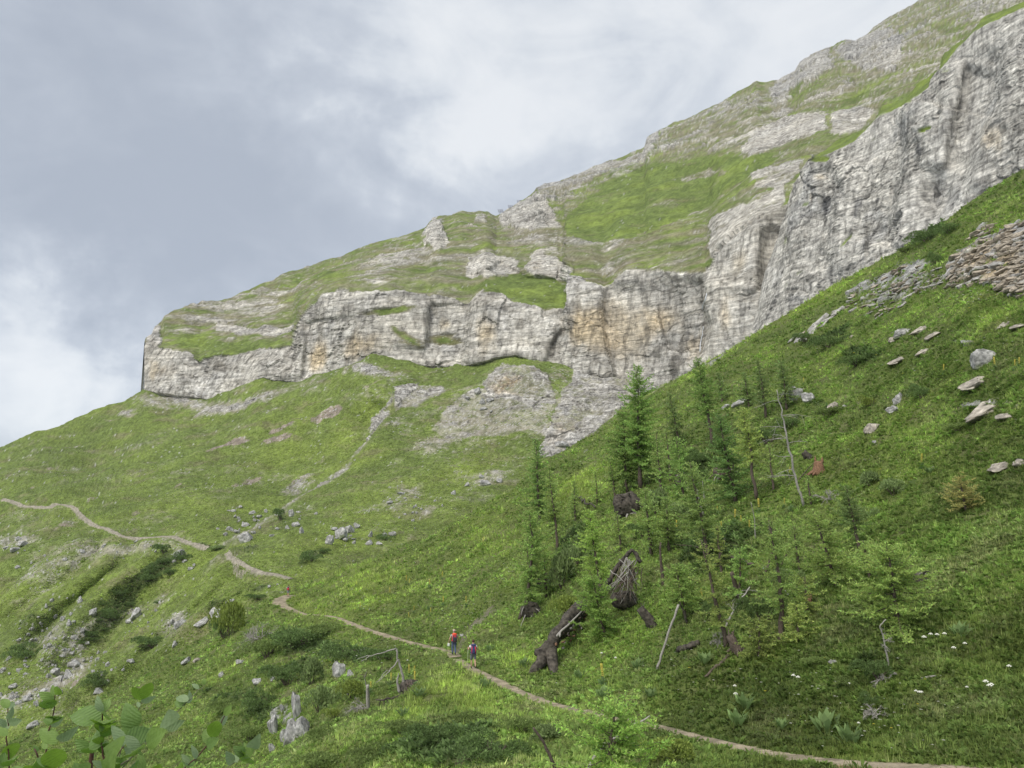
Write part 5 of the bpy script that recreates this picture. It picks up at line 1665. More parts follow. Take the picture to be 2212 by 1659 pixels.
# uprooted dead tree on the left spur
def dead_left():
    p = np.array(hit(872, 1502)[0]); d = depth(p); m = d / FPX
    t = empty('uprooted_tree', p, 'uprooted dead tree with bare branches on the spur left of the hikers', 'tree')
    a = lambda u, v, k=1.: at(u, v, d * k) - p
    q = wob(np.array([a(875, 1490), a(870, 1459), a(862, 1430), a(855, 1401)]), .02, 1, 4)
    part('trunk', mesh_of('trunk', tube(q, np.linspace(3.4, 2.0, len(q)) * m, 7, True, .1, 2), None), M_BARKPALE, t)
    for i, pts in enumerate([[(856, 1401), (830, 1408), (800, 1417), (772, 1424)], [(863, 1425), (845, 1445), (828, 1462), (812, 1474)], [(800, 1416), (790, 1424), (780, 1428)], [(842, 1447), (830, 1452), (818, 1470)]]):
        q = wob(np.array([a(*x, 1 - .005 * k) for k, x in enumerate(pts)]), .03, 3 + i, 4)
        b = part('branch', mesh_of('branch', tube(q, np.linspace(1.8 if i < 2 else .9, .5, len(q)) * m, 5, True, .1, 2), None), M_BARKPALE, t)
    q = wob(np.array([a(864, 1496), a(858, 1476), a(861, 1454)]), .02, 9, 3)
    part('snag', mesh_of('snag', tube(q, np.linspace(4.5, .8, len(q)) * m, 7, True, .12, 2), None), M_BARKPALE, t)
    bm = bmesh.new(); bmesh.ops.create_icosphere(bm, subdivisions=3, radius=1.)
    V = np.array([v_.co[:] for v_ in bm.verts]); F = np.array([[x.index for x in f.verts] for f in bm.faces]); bm.free()
    V = V * (1 + .45 * fbm(V * 1.8, 4, 18))[:, None] * np.array([20, 14, 16]) * m + a(885, 1484)
    part('root_ball', mesh_of('root_ball', (V, F), None, False), M_CHAR, t)
    r = np.random.default_rng(3)
    for k in range(14):
        b = a(876 + r.random() * 22, 1464 + r.random() * 20, .99); e = a(880 + r.random() * 30, 1485 + r.random() * 20, .97)
        q = wob(np.array([b, (b + e) / 2 + r.normal(0, .15, 3), e]), .03, k, 3)
        part('root', mesh_of('root', tube(q, np.linspace(1.3, .4, len(q)) * m, 4, False), None), M_BARK, t)
    q = wob(np.array([a(872, 1499, .99), a(845, 1510, .985), a(812, 1512, .98)]), .03, 19, 4)
    part('root_arm', mesh_of('root_arm', tube(q, np.linspace(3.2, 1.6, len(q)) * m, 7, True, .1, 2), None), M_CHAR, t)
    for k, (u0, u1, v1) in enumerate([(822, 818, 1528), (830, 829, 1531), (836, 840, 1524)]):
        q = np.array([a(u0, 1512, .985), a((u0 + u1) / 2, 1520, .98), a(u1, v1, .98)])
        part('root', mesh_of('root', tube(q, np.array([1.3, 1.0, .4]) * m, 5, True), None), M_CHAR, t)


dead_left()
pole('dead_tree', 'forked grey snag on the left spur behind gentians', 'tree', [(796, 1532), (795, 1505), (794, 1480)], 8, M_BARKPALE, 91, wend=.8)
pole('bare_stick', 'thin crooked bare branch rising from the grey snag', 'branch', [(796, 1500), (790, 1475), (787, 1462), (792, 1450)], 2.2, M_BARKPALE, 92)

# sapling in the bottom foreground with two dead branches
p_, _n = hit(1310, 1700)
larch('larch_sapling', 'feathery bright larch sapling at the bottom edge below the path', (1310, 1716), (1330, 1540), 110, 201, 'larches growing on the near slope', cb=.02, dens=1.3, tone=(.105, .165, .040), power=.3, droop=.4)
pole('bare_stick', 'curved white dead branch at the bottom edge', 'branch', [(1262, 1672), (1285, 1632), (1320, 1598), (1362, 1572), (1404, 1546)], 8, M_BARKPALE, 202, wend=.35, twig=3)
pole('bare_stick', 'straight dark dead branch at the bottom edge', 'branch', [(1206, 1672), (1185, 1625), (1168, 1595), (1152, 1572)], 7, M_BARK, 203, wend=.6)

# ---------------------------------------------------------------- boulders
def boulder_mesh(seed, warm=0., cuts=12, box=0.):
    r = np.random.default_rng(seed)
    bm = bmesh.new(); bmesh.ops.create_icosphere(bm, subdivisions=4, radius=1.25)
    V = np.array([v_.co[:] for v_ in bm.verts]); F = np.array([[x.index for x in f.verts] for f in bm.faces]); bm.free()
    if box:
        V = np.sign(V) * np.abs(V / 1.25) ** box * 1.1
    for k in range(cuts):
        n = r.normal(size=3); n /= np.linalg.norm(n)
        c = r.uniform(.60, .95)
        e = V @ n - c
        V = np.where(e[:, None] > 0, V - e[:, None] * n, V)
    f1, f2, cid, fac = worley(V * 2.2 + seed, seed)
    V = V * (1 + .10 * fbm(V * 2.2 + seed, 4, seed) + .10 * (cid - .5) + .05 * np.clip((f2 - f1) * 5, 0, 1))[:, None]
    t = sstep(-.4, .5, fbm(V * 1.6 + 9, 4, seed + 3) + (cid - .5) * .6)
    c = mixc(RMID * 1.0, RLIGHT * 1.02, t)
    c = mixc(c, RDARK * 1.2, sstep(.12, .5, fbm(V * 2.6, 5, seed + 5)) * .65)
    c = mixc(c, RDARK, sstep(.12, .0, f2 - f1) * .5)
    c = mixc(c, C(.34, .285, .21) * (.65 + .75 * t)[:, None], np.full(len(V), warm))
    c = mixc(c, GRASS * .8, sstep(-.25, -.7, V[:, 2] + .4 * fbm(V * 2, 2, seed + 8)) * .7)
    return mesh_of('stone', (V, F), np.concatenate([c, np.zeros((len(c), 1))], 1), False)


BOULD = [boulder_mesh(300 + i) for i in range(7)]
BOULDW = [boulder_mesh(320 + i, .55) for i in range(5)]
SLABS = [boulder_mesh(340 + i, .75 if i < 4 else .15, 9, .55) for i in range(6)]
for me in BOULD + BOULDW + SLABS:
    me.materials.append(M_STONE)


def rock(u, v, w, h, label, group=None, var=0, warm=False, rz=None, tilt=0., name='boulder', parent=None, sink=.30, p=None):
    if p is None:
        p, _ = hit(u, v)
    m = px(p)
    me = (BOULDW if warm else BOULD)[var % (5 if warm else 7)]
    if name == 'slab':
        me = SLABS[var % 4 if warm else 4 + var % 2]
    o = bpy.data.objects.new(name, me)
    COL.objects.link(o)
    o.location = Vector(p) + Vector((0, 0, h * m * (.5 - sink)))
    if parent:
        o.parent = parent
        o.location -= parent.location
    o.scale = (w * m * .5, w * m * .42, h * m * .5)
    rr0 = rz if rz is not None else random.uniform(-.5, .5)
    nn = hit(u, v)[1]
    zz = (nn * .4 + Vector((0, 0, .6))).normalized()
    qt = Vector((0, 0, 1)).rotation_difference(zz) @ Euler((tilt * .4, tilt, rr0)).to_quaternion()
    o.rotation_euler = qt.to_euler()
    if label:
        o['label'] = label; o['category'] = 'rock'
    if group:
        o['group'] = group
    return o


NEARB = [
    (2128, 780, 66, 44, 'large pale boulder with dark flanks on the upper right meadow', 0, 0, 0), (2105, 832, 86, 22, 'long flat rock below the large pale boulder', 1, 1, .05), (2122, 892, 110, 34, 'broad low brown rock hump on the right meadow', 2, 1, -.08),
    (2172, 902, 46, 18, 'low slab just right of the broad brown hump', 3, 1, .1), (1941, 868, 24, 30, 'upright leaning boulder standing on a smaller stone', 4, 0, .3), (1930, 888, 36, 18, 'pale stone under the upright leaning boulder', 5, 0, 0),
    (1800, 884, 34, 24, 'pointed tan boulder above the dead pole', 1, 1, .2), (1822, 882, 22, 12, 'small dark-edged stone beside the pointed tan boulder', 2, 0, 0), (1722, 858, 36, 40, 'tilted white slab at the edge of the grove', 6, 0, .5),
    (1748, 866, 44, 26, 'grey tilted slab next to the white one', 5, 0, .5), (1952, 722, 50, 20, 'grey rounded rock below the rubble band', 0, 0, 0), (1986, 716, 44, 16, 'brown ribbed rock right of the grey rounded rock', 2, 1, 0),
    (2016, 726, 44, 14, 'tan slab lying below the ribbed rock', 3, 1, -.2), (1928, 737, 30, 13, 'small tan stone in dark heath', 4, 1, 0), (1842, 729, 16, 9, 'tiny ochre stone in dark heath', 0, 1, 0), (1940, 780, 60, 10, 'thin broken ledge in the green meadow', 1, 1, 0),
    (1990, 764, 38, 14, 'short ledge right of the thin broken one', 2, 1, -.1), (1886, 930, 40, 36, 'brown slanted slab with roots below it', 3, 1, -.6), (2160, 1010, 80, 16, 'long pale ledge at the right edge', 4, 1, -.08), (2205, 1000, 40, 14, 'stone at the right frame edge above the long ledge', 0, 1, 0),
    (2168, 705, 40, 12, 'flat tan stone under the brown outcrop', 1, 1, -.15), (2200, 706, 40, 12, 'flat grey stone at the right edge under the outcrop', 3, 1, 0), (1600, 870, 46, 14, 'pale ledge between the upper larches', 6, 0, -.3), (1570, 880, 30, 10, 'small pale stone between the upper larches', 5, 0, -.3),
    (1216, 964, 34, 14, 'grey block on the skyline edge left of the tallest larch', 5, 0, -.2), (1242, 958, 22, 8, 'stone beside the grey skyline block', 0, 0, -.2), (1890, 956, 12, 9, 'white stone alone on the meadow below the slanted slab', 6, 0, 0),
    (1700, 1288, 14, 22, 'pale standing stone in the lower deadwood', 6, 0, .1), (1650, 1228, 14, 10, 'white stone behind the crooked larch', 4, 0, 0), (1800, 1430, 26, 8, 'flat white stone on the lower meadow', 5, 0, 0), (1408, 1188, 12, 20, 'white rock above the broken-topped snag', 6, 0, 0),
    (734, 1458, 30, 38, 'pointed white rock above the left spur', 6, 0, .2), (756, 1460, 18, 16, 'dark grey rock beside the pointed white one', 1, 0, 0), (756, 1500, 16, 8, 'white flat stone among the green bushes of the left spur', 5, 0, 0),
    (590, 1584, 22, 64, 'tall narrow rock rib standing in the lower left shrubs', 2, 0, .3), (641, 1548, 22, 76, 'slender white rock spire above the speckled rock mass', 6, 0, .2), (630, 1600, 44, 56, 'largest speckled white rock mass in the lower left shrubs', 1, 0, .2),
    (655, 1590, 34, 50, 'speckled rock on the right side of the white mass', 3, 0, -.2), (612, 1600, 18, 34, 'narrow rock on the left side of the white mass', 4, 0, .2), (588, 1622, 14, 22, 'little dark rock below the tall narrow rib', 0, 0, 0), (612, 1538, 12, 24, 'small rock left of the slender spire', 5, 0, .1),
    (556, 1474, 22, 12, 'pale stone left of the grey willow', 6, 0, 0), (590, 1470, 12, 14, 'small pale stone near the grey willow', 5, 0, .2), (984, 1392, 12, 7, 'stone in the soil gully behind the hikers', 5, 0, 0), (998, 1374, 9, 7, 'tiny stone higher in the soil gully behind the hikers', 6, 0, 0),
    (520, 1432, 20, 10, 'white stone on the slope below the dead brush heap', 5, 0, .2), (478, 1460, 14, 12, 'white stone low on the left spur', 4, 0, 0), (402, 1432, 26, 12, 'pale rock on the bright left spur', 3, 0, -.3), (424, 1428, 16, 8, 'tan rock beside the pale one on the bright left spur', 1, 1, 0),
]
for (u, v, w, h, lab, var, wm, tl) in NEARB:
    k_ = .8 if u > 1500 else 1.
    rock(u, v, w * k_, h * (1. if u > 1500 else 1.), lab, var=var, warm=bool(wm), tilt=tl, sink=.42 if u > 1500 else .3)

HILLB = [
    (497, 1147, 18, 12), (533, 1168, 34, 22), (512, 1152, 16, 12), (530, 1137, 16, 9), (548, 1152, 12, 8), (487, 1156, 12, 9), (470, 1144, 9, 7), (545, 1110, 16, 9), (575, 1106, 10, 8), (500, 1105, 16, 7), (560, 1118, 14, 8), (520, 1096, 12, 6),
    (630, 1116, 14, 20), (640, 1136, 16, 14), (652, 1152, 10, 18), (620, 1142, 12, 9), (587, 1160, 12, 10), (600, 1112, 16, 6), (645, 1108, 10, 6),
    (712, 1176, 20, 26), (734, 1160, 34, 26), (756, 1150, 22, 20), (770, 1140, 14, 14), (722, 1146, 18, 10), (745, 1168, 14, 10), (797, 1176, 16, 12), (800, 1160, 10, 16), (846, 1156, 18, 12), (832, 1158, 12, 10), (818, 1176, 18, 8), (764, 1166, 10, 6),
    (388, 1204, 24, 20), (376, 1214, 10, 8), (400, 1214, 12, 7), (160, 1438, 22, 18), (120, 1458, 20, 18), (147, 1464, 22, 22), (160, 1383, 16, 18), (200, 1328, 20, 18), (174, 1302, 14, 20), (293, 1334, 26, 26), (280, 1344, 16, 14), (390, 1352, 28, 18), (372, 1346, 12, 12),
    (467, 1324, 34, 9), (497, 1302, 18, 9), (437, 1344, 34, 8), (377, 1396, 14, 14), (283, 1430, 14, 10), (233, 1438, 12, 12), (213, 1496, 26, 10), (233, 1474, 14, 12), (112, 1300, 10, 10), (100, 1312, 8, 12), (118, 1336, 8, 12), (136, 1340, 9, 14), (70, 1360, 8, 9), (88, 1350, 7, 10),
    (60, 1372, 8, 8), (108, 1374, 10, 12), (150, 1350, 12, 16), (178, 1366, 10, 14), (30, 1190, 26, 12), (52, 1178, 20, 12), (40, 1166, 14, 9), (12, 1186, 12, 9), (38, 1228, 10, 8), (140, 1210, 12, 8), (226, 1180, 12, 7), (178, 1192, 12, 7), (412, 1230, 12, 8), (420, 1222, 8, 6),
    (582, 1270, 9, 9), (600, 1264, 8, 5), (20, 1424, 12, 10), (8, 1450, 16, 12), (40, 1450, 14, 10), (30, 1484, 20, 10), (60, 1512, 24, 10), (90, 1500, 20, 12), (100, 1530, 18, 12), (40, 1520, 16, 10), (130, 1500, 14, 12), (20, 1560, 20, 12), (70, 1570, 26, 14), (110, 1560, 18, 10),
    (864, 1068, 16, 9), (842, 1088, 14, 9), (980, 1068, 10, 12), (1008, 1050, 9, 12), (1050, 1046, 26, 14), (1080, 1040, 16, 10), (1040, 1032, 14, 8), (1010, 862, 16, 10), (1030, 850, 14, 18), (1042, 872, 12, 16), (1060, 865, 20, 8), (1045, 884, 16, 8), (1062, 890, 8, 5),
]
ORD = ['leftmost', 'second from the left', 'third from the left', 'fourth from the left', 'fifth from the left', 'sixth from the left', 'seventh from the left', 'eighth from the left', 'ninth from the left', 'tenth from the left',
       'eleventh from the left', 'twelfth from the left', 'thirteenth from the left', 'fourteenth from the left', 'fifteenth from the left', 'sixteenth from the left', 'seventeenth from the left', 'eighteenth from the left', 'nineteenth from the left']


def spot(u, v):
    if 460 < u < 610 and v < 1180: return 'among the left stones of the far meadow cluster'
    if 610 <= u < 690 and v < 1180: return 'in the middle stones of the far meadow cluster'
    if 690 <= u < 900 and 1120 < v < 1190: return 'in the right stones of the far meadow cluster'
    if u > 700: return 'on the slope under the cliffs'
    if v < 1245: return 'beside the far path on the left'
    if u > 250: return 'on the shaded spur left of the path bend'
    if v < 1400: return 'in the upper stony fan of the left gully'
    if v < 1475: return 'in the middle of the left gully floor'
    return 'low in the left gully behind the foreground leaves'


bysp = {}
for i, (u, v, w, h) in enumerate(HILLB):
    bysp.setdefault(spot(u, v), []).append((u, v, w, h, i))
for sp, L in bysp.items():
    L.sort()
    for k, (u, v, w, h, i) in enumerate(L):
        rock(u, v, w, h, 'pale boulder, ' + ORD[min(k, 18)] + ' ' + sp, 'pale boulders ' + sp, var=i, tilt=random.uniform(-.5, .5), rz=random.uniform(0, 3))
r_ = np.random.default_rng(55)
for (cu, cv, su, sv, n, s) in [(110, 1400, 70, 60, 60, 7), (280, 1190, 90, 20, 14, 5), (60, 1510, 50, 20, 22, 8), (560, 1130, 60, 24, 16, 6), (740, 1155, 30, 16, 10, 6), (900, 1090, 60, 30, 18, 5), (330, 1340, 60, 40, 16, 5), (60, 1200, 50, 30, 10, 5), (230, 1440, 30, 30, 16, 6)]:
    for k in range(n):
        u, v = cu + r_.normal() * su * .6, cv + r_.normal() * sv * .6
        w = s * r_.uniform(.5, 1.4)
        where = 'on the far meadow' if u > 450 else 'in the lower left gully'
        rock(u, v, w, w * r_.uniform(.6, 1.2), 'one of many small white stones scattered ' + where, 'small stones ' + where, var=k, tilt=r_.normal() * .3, rz=r_.uniform(0, 3), name='stone')


# bedded outcrops: each slab is its own piece
def outcrop(label, poly, n, wr, hr, seed, dip=-.12, warm=.8):
    r = np.random.default_rng(seed)
    P = np.array(poly)
    c = P.mean(0)
    t = empty('rock_outcrop', hit(*c)[0], label, 'rock')
    k = 0
    while k < n:
        u, v = r.uniform(P[:, 0].min(), P[:, 0].max()), r.uniform(P[:, 1].min(), P[:, 1].max())
        if not inpoly(np.array([u]), np.array([v]), poly)[0]:
            continue
        w = r.uniform(*wr) * (1.6 if r.random() < .15 else 1)
        rock(u, v, w, w * r.uniform(*hr), None, var=k, warm=r.random() < warm, rz=r.normal() * .6, tilt=dip + r.normal() * .16, name='slab', parent=t, sink=.48)
        k += 1


outcrop('brown bedded rock outcrop at the right edge above the meadow', [(2040, 622), (2056, 560), (2110, 535), (2150, 500), (2230, 470), (2230, 640), (2170, 640), (2150, 615), (2100, 618)], 260, (7, 26), (.25, .6), 61, warm=.7)
outcrop('grey rubble band of flat stones left of the brown outcrop', [(1815, 668), (1830, 635), (1880, 605), (1960, 572), (2030, 580), (2035, 625), (1960, 655), (1900, 690)], 130, (7, 20), (.22, .45), 62, warm=.45)
outcrop('white bedded ledges along the upper meadow rim', [(1700, 742), (1740, 712), (1790, 678), (1815, 670), (1800, 690), (1760, 722), (1720, 748)], 26, (10, 26), (.25, .5), 63, dip=-.5, warm=.1)
outcrop('crumbly brown ledge on the skyline below the buttress', [(2090, 520), (2112, 498), (2150, 480), (2150, 500), (2110, 525)], 16, (10, 22), (.3, .5), 64)


# ---------------------------------------------------------------- bushes
def bush_mesh(seed, n, leaf, tone, flat=.75, lumps=7, wide=.45):
    r = np.random.default_rng(seed)
    C0 = np.concatenate([r.normal(0, .42, (lumps, 2)), r.uniform(.12, .5, (lumps, 1))], 1)
    R0 = r.uniform(.28, .5, lumps)
    i = r.integers(0, lumps, n)
    d = r.normal(size=(n, 3)); d[:, 2] = np.abs(d[:, 2]) * .9 - .1
    d /= np.linalg.norm(d, axis=1)[:, None]
    p = C0[i] + d * (R0[i] * r.uniform(.6, 1.08, n) ** .5)[:, None] * np.array([1, 1, flat])
    dv = d * .5 + r.normal(0, .55, (n, 3)) + np.array([0, 0, .25]); dv /= np.linalg.norm(dv, axis=1)[:, None]
    sv = np.cross(dv, r.normal(size=(n, 3))); sv /= np.linalg.norm(sv, axis=1)[:, None]
    l = leaf * r.uniform(.6, 1.4, n)[:, None]
    V = np.stack([p, p + dv * l * .55 + sv * l * wide * .5, p + dv * l, p + dv * l * .55 - sv * l * wide * .5], 1).reshape(-1, 3)
    q = np.arange(n) * 4
    F = np.concatenate([np.stack([q, q + 1, q + 2], 1), np.stack([q, q + 2, q + 3], 1)])
    k = np.exp(r.normal(0, .28, n)) * (.7 + .6 * np.clip(p[:, 2], 0, 1)) ** 0
    c = np.asarray(tone)[None] * k[:, None] * 2.0
    nn = d * .7 + np.array([0, 0, .45]) + r.normal(0, .3, (n, 3))
    me = mesh_of('foliage', (V, F), np.repeat(c, 4, 0), False, np.repeat(nn, 4, 0))
    me.materials.append(M_LEAF)
    st = []
    for k in range(7):
        a = r.uniform(0, 6.28); e = np.array([np.cos(a) * .5, np.sin(a) * .5, .55])
        s = np.linspace(0, 1, 4)[:, None]
        st.append(tube(e * s + r.normal(0, .03, (4, 3)) * s + np.array([0, 0, -.1]), np.linspace(.035, .008, 4), 4, False))
    ms = mesh_of('stems', join(st), None)
    ms.materials.append(M_BARK)
    return me, ms


BK = dict(
    juniper=[bush_mesh(400 + i, 2600, .085, (.072, .108, .036)) for i in range(3)],
    heath=[bush_mesh(410 + i, 2200, .10, (.100, .135, .042), .5, 9) for i in range(2)],
    bright=[bush_mesh(420 + i, 2400, .10, (.135, .170, .040)) for i in range(2)],
    willow=[bush_mesh(430 + i, 1500, .15, (.130, .172, .068), .95, 7, .5) for i in range(2)],
)


def bush(u, v, wpx, hpx, kind, label, group=None, k=0, cat='bush'):
    p, _ = hit(u, v)
    m = px(p)
    t = empty(kind_name[kind], p, label, cat, group, rz=0)
    me, ms = BK[kind][k % len(BK[kind])]
    for nm, x in (('foliage', me), ('stems', ms)):
        o = bpy.data.objects.new(nm, x); COL.objects.link(o); o.parent = t
        o.scale = (wpx * m * .62, wpx * m * .5, hpx * m * 1.0)
    return t


kind_name = dict(juniper='juniper_bush', heath='heath_shrub', bright='green_shrub', willow='willow_bush')
BUSH = [
    (760, 1508, 52, 50, 'bright', 'bright green bush beside the grey snag on the left spur'), (724, 1552, 40, 26, 'bright', 'low bright bush left of the near spur crest'), (690, 1540, 56, 60, 'willow', 'grey-green willow bush above the speckled rock mass'),
    (672, 1478, 46, 44, 'willow', 'silvery willow bush left of the pointed white rock'), (498, 1374, 60, 70, 'bright', 'yellow-green bush beside the heap of dead branches'), (482, 1380, 40, 44, 'juniper', 'dark bush on the left side of the yellow-green one'),
    (745, 1420, 90, 40, 'juniper', 'dark juniper patch below the far bend of the path'), (640, 1400, 110, 44, 'juniper', 'wide dark juniper mat under the path bend'), (840, 1425, 70, 30, 'juniper', 'dark shrub behind the bare branches of the uprooted tree'), (700, 1370, 80, 26, 'heath', 'brown-green heath just under the path'),
    (575, 1420, 80, 36, 'heath', 'broad heath mound left of the wide juniper mat'), (620, 1480, 80, 40, 'juniper', 'juniper mound above the tall rock rib'), (560, 1530, 60, 50, 'juniper', 'dark shrub left of the rock spire'), (690, 1600, 60, 44, 'heath', 'heath mound right of the speckled rock mass'),
    (540, 1600, 60, 44, 'heath', 'heath mound left of the tall rock rib'), (480, 1540, 70, 44, 'heath', 'green mound low on the left spur'), (870, 1585, 90, 40, 'heath', 'yellowish shrub on the near spur slope'), (960, 1610, 110, 56, 'juniper', 'dark juniper at the bottom edge left of centre'),
    (1060, 1640, 130, 70, 'juniper', 'largest dark juniper at the bottom edge'), (1010, 1560, 80, 30, 'heath', 'low shrub under the long spur grass'), (1130, 1580, 80, 40, 'heath', 'green shrub below the near path'), (1180, 1600, 70, 36, 'willow', 'pale leafy shrub beside the straight dark branch'),
    (1440, 1640, 110, 60, 'bright', 'leafy green shrub below the path at the bottom edge'), (800, 1640, 110, 44, 'heath', 'heath slope at the bottom edge left of the junipers'), (690, 1655, 100, 40, 'heath', 'heath at the bottom edge under the rock mass'),
    (1215, 1270, 60, 90, 'willow', 'tall pale willow bush left of the tangled roots'), (1250, 1220, 50, 50, 'willow', 'pale leafy bush behind the light leaning larch'), (1420, 1110, 60, 60, 'willow', 'pale bush right of the dark root plate'), (1470, 1120, 60, 40, 'willow', 'low pale bush below the black root plate'),
    (1390, 1160, 46, 40, 'juniper', 'dark leafy bush under the root plate'), (1225, 1330, 60, 56, 'bright', 'yellow-green bush above the charred log'), (1195, 1370, 40, 26, 'heath', 'low shrub left of the charred log'), (1650, 1350, 70, 80, 'juniper', 'dark leafy thicket behind the crooked larch'),
    (1545, 1330, 50, 40, 'juniper', 'dark shrub behind the white feathery branch'), (1690, 1270, 50, 46, 'willow', 'pale leafy bush beside the standing stone'), (1900, 1470, 70, 60, 'juniper', 'dark shrub in the soil hollow below the twisted branch'), (1880, 1520, 40, 30, 'juniper', 'low dark shrub above the grey dead brush'),
    (1560, 980, 60, 44, 'juniper', 'dark bush inside the upper grove'), (1660, 960, 60, 50, 'juniper', 'dark bush left of the bare grey pole'), (1510, 1000, 50, 40, 'juniper', 'dark bush under the pale-stemmed larch'), (1700, 930, 50, 40, 'juniper', 'dark bush touching the bare grey pole'),
    (1740, 740, 34, 30, 'juniper', 'round dark juniper on the meadow rim'), (1790, 750, 80, 30, 'juniper', 'spreading juniper below the white ledges'), (1850, 790, 90, 30, 'juniper', 'wide dark juniper carpet above the pointed tan boulder'), (1790, 900, 70, 26, 'heath', 'reddish heath below the pointed tan boulder'),
    (2000, 520, 70, 26, 'juniper', 'dark juniper on the rim under the buttress'), (2050, 505, 60, 28, 'juniper', 'dark juniper right end of the rim row'), (1960, 545, 50, 16, 'heath', 'low heath at the left end of the rim row'), (2020, 570, 26, 36, 'juniper', 'narrow dark bush above the brown outcrop'),
    (1880, 880, 30, 34, 'bright', 'round mossy bush left of the upright leaning boulder'), (2070, 930, 60, 20, 'heath', 'dark low heath under the broad brown hump'), (1990, 860, 46, 40, 'juniper', 'small green shrub right of the upright boulder'), (1930, 1070, 60, 40, 'willow', 'grey-green shrub on the middle right meadow'),
    (1880, 1050, 46, 36, 'willow', 'pale shrub right of the dry bent twigs'), (1850, 1130, 50, 40, 'willow', 'pale shrub behind the small dark-stemmed larch'), (1830, 1480, 60, 30, 'heath', 'low green mound on the lower right meadow'), (1765, 1440, 50, 30, 'heath', 'low herb mound right of the larch seedlings'),
    (672, 1212, 40, 20, 'juniper', 'dark bush on the far meadow left of the pale boulders'), (700, 1196, 24, 12, 'juniper', 'small bush touching the dark one on the far meadow'), (606, 1124, 22, 26, 'juniper', 'dark bush between the boulders of the far gully'), (832, 1166, 34, 16, 'juniper', 'dark bush behind the right pale boulders'),
    (360, 1225, 70, 22, 'juniper', 'upper dark juniper belt in the left gully'), (310, 1270, 80, 26, 'juniper', 'middle dark juniper belt in the left gully'), (250, 1320, 80, 30, 'juniper', 'lower dark juniper belt in the left gully'), (200, 1370, 60, 26, 'juniper', 'lowest dark juniper belt in the left gully'),
    (330, 1400, 60, 24, 'juniper', 'dark bush on the shaded left spur'), (60, 1420, 70, 26, 'juniper', 'dark bush near the left frame edge'), (470, 1188, 44, 8, 'willow', 'grey-green bush where the far path dips'), (560, 1296, 40, 12, 'juniper', 'dark bush at the rim before the path bend'), (220, 1480, 60, 24, 'juniper', 'dark bush above the foreground leaves'),
    (2100, 24, 14, 8, 'juniper', 'tiny bush on the crest of the grey buttress'),
]
for i, (u, v, w, h, kd, lab) in enumerate(BUSH):
    if lab.startswith('tiny bush'):
        continue
    if 'belt' in lab:
        rb = np.random.default_rng(i)
        for k in range(6):
            a_ = rb.uniform(-.5, .5)
            sz = rb.uniform(14, 34)
            bush(u + a_ * w * 1.1, v - a_ * w * .75 + rb.normal() * 18, sz, sz * rb.uniform(.5, .9), kd, 'dark juniper bush in the ' + lab.split()[0] + ' juniper belt of the left gully', 'junipers of the ' + lab.split()[0] + ' belt in the left gully', i + k)
        continue
    bush(u, v, w, h * (1.4 if u < 720 and v < 1500 else 1.), kd, lab, None, i)


# ---------------------------------------------------------------- tall yellow gentians and broad-leaved plants
def gentian_meshes():
    r = np.random.default_rng(5)
    st = mesh_of('stalk', tube(np.array([[0, 0, 0], [.01, 0, .5], [0, .01, 1.05]]), [.014, .011, .006], 5, True), C(.12, .16, .06)); st.materials.append(M_LEAF_)
    parts, cols = [], []
    for k, z in enumerate([.52, .62, .71, .79, .86, .92, .98, 1.04]):
        for j in range(5):
            a = j * 1.257 + k
            b = np.array([np.cos(a) * .035, np.sin(a) * .035, z])
            V = b + np.array([[-.022, -.022, -.015], [.022, -.022, -.015], [.022, .022, -.015], [-.022, .022, -.015], [np.cos(a) * .02, np.sin(a) * .02, .045]])
            parts.append((V, np.array([(0, 1, 4), (1, 2, 4), (2, 3, 4), (3, 0, 4), (0, 2, 1)])))
            cols.append(np.repeat(C(.62, .50, .05)[None] * r.uniform(.8, 1.15), 5, 0))
    fl = mesh_of('flower_spike', join(parts), np.concatenate(cols), False); fl.materials.append(M_LEAF_)
    P = np.zeros((2, 3)); P[1, 2] = .22
    V, F, c, nn = blades(P, np.array([.34, .26]), np.array([.13, .10]), 8, .85, np.repeat(C(.20, .31, .12)[None], 2, 0), 9, 1., N=np.repeat([[0, 0, 1.]], 2, 0))
    lf = mesh_of('foliage', (V, F), c, False, nn); lf.materials.append(M_LEAF)
    return st, fl, lf


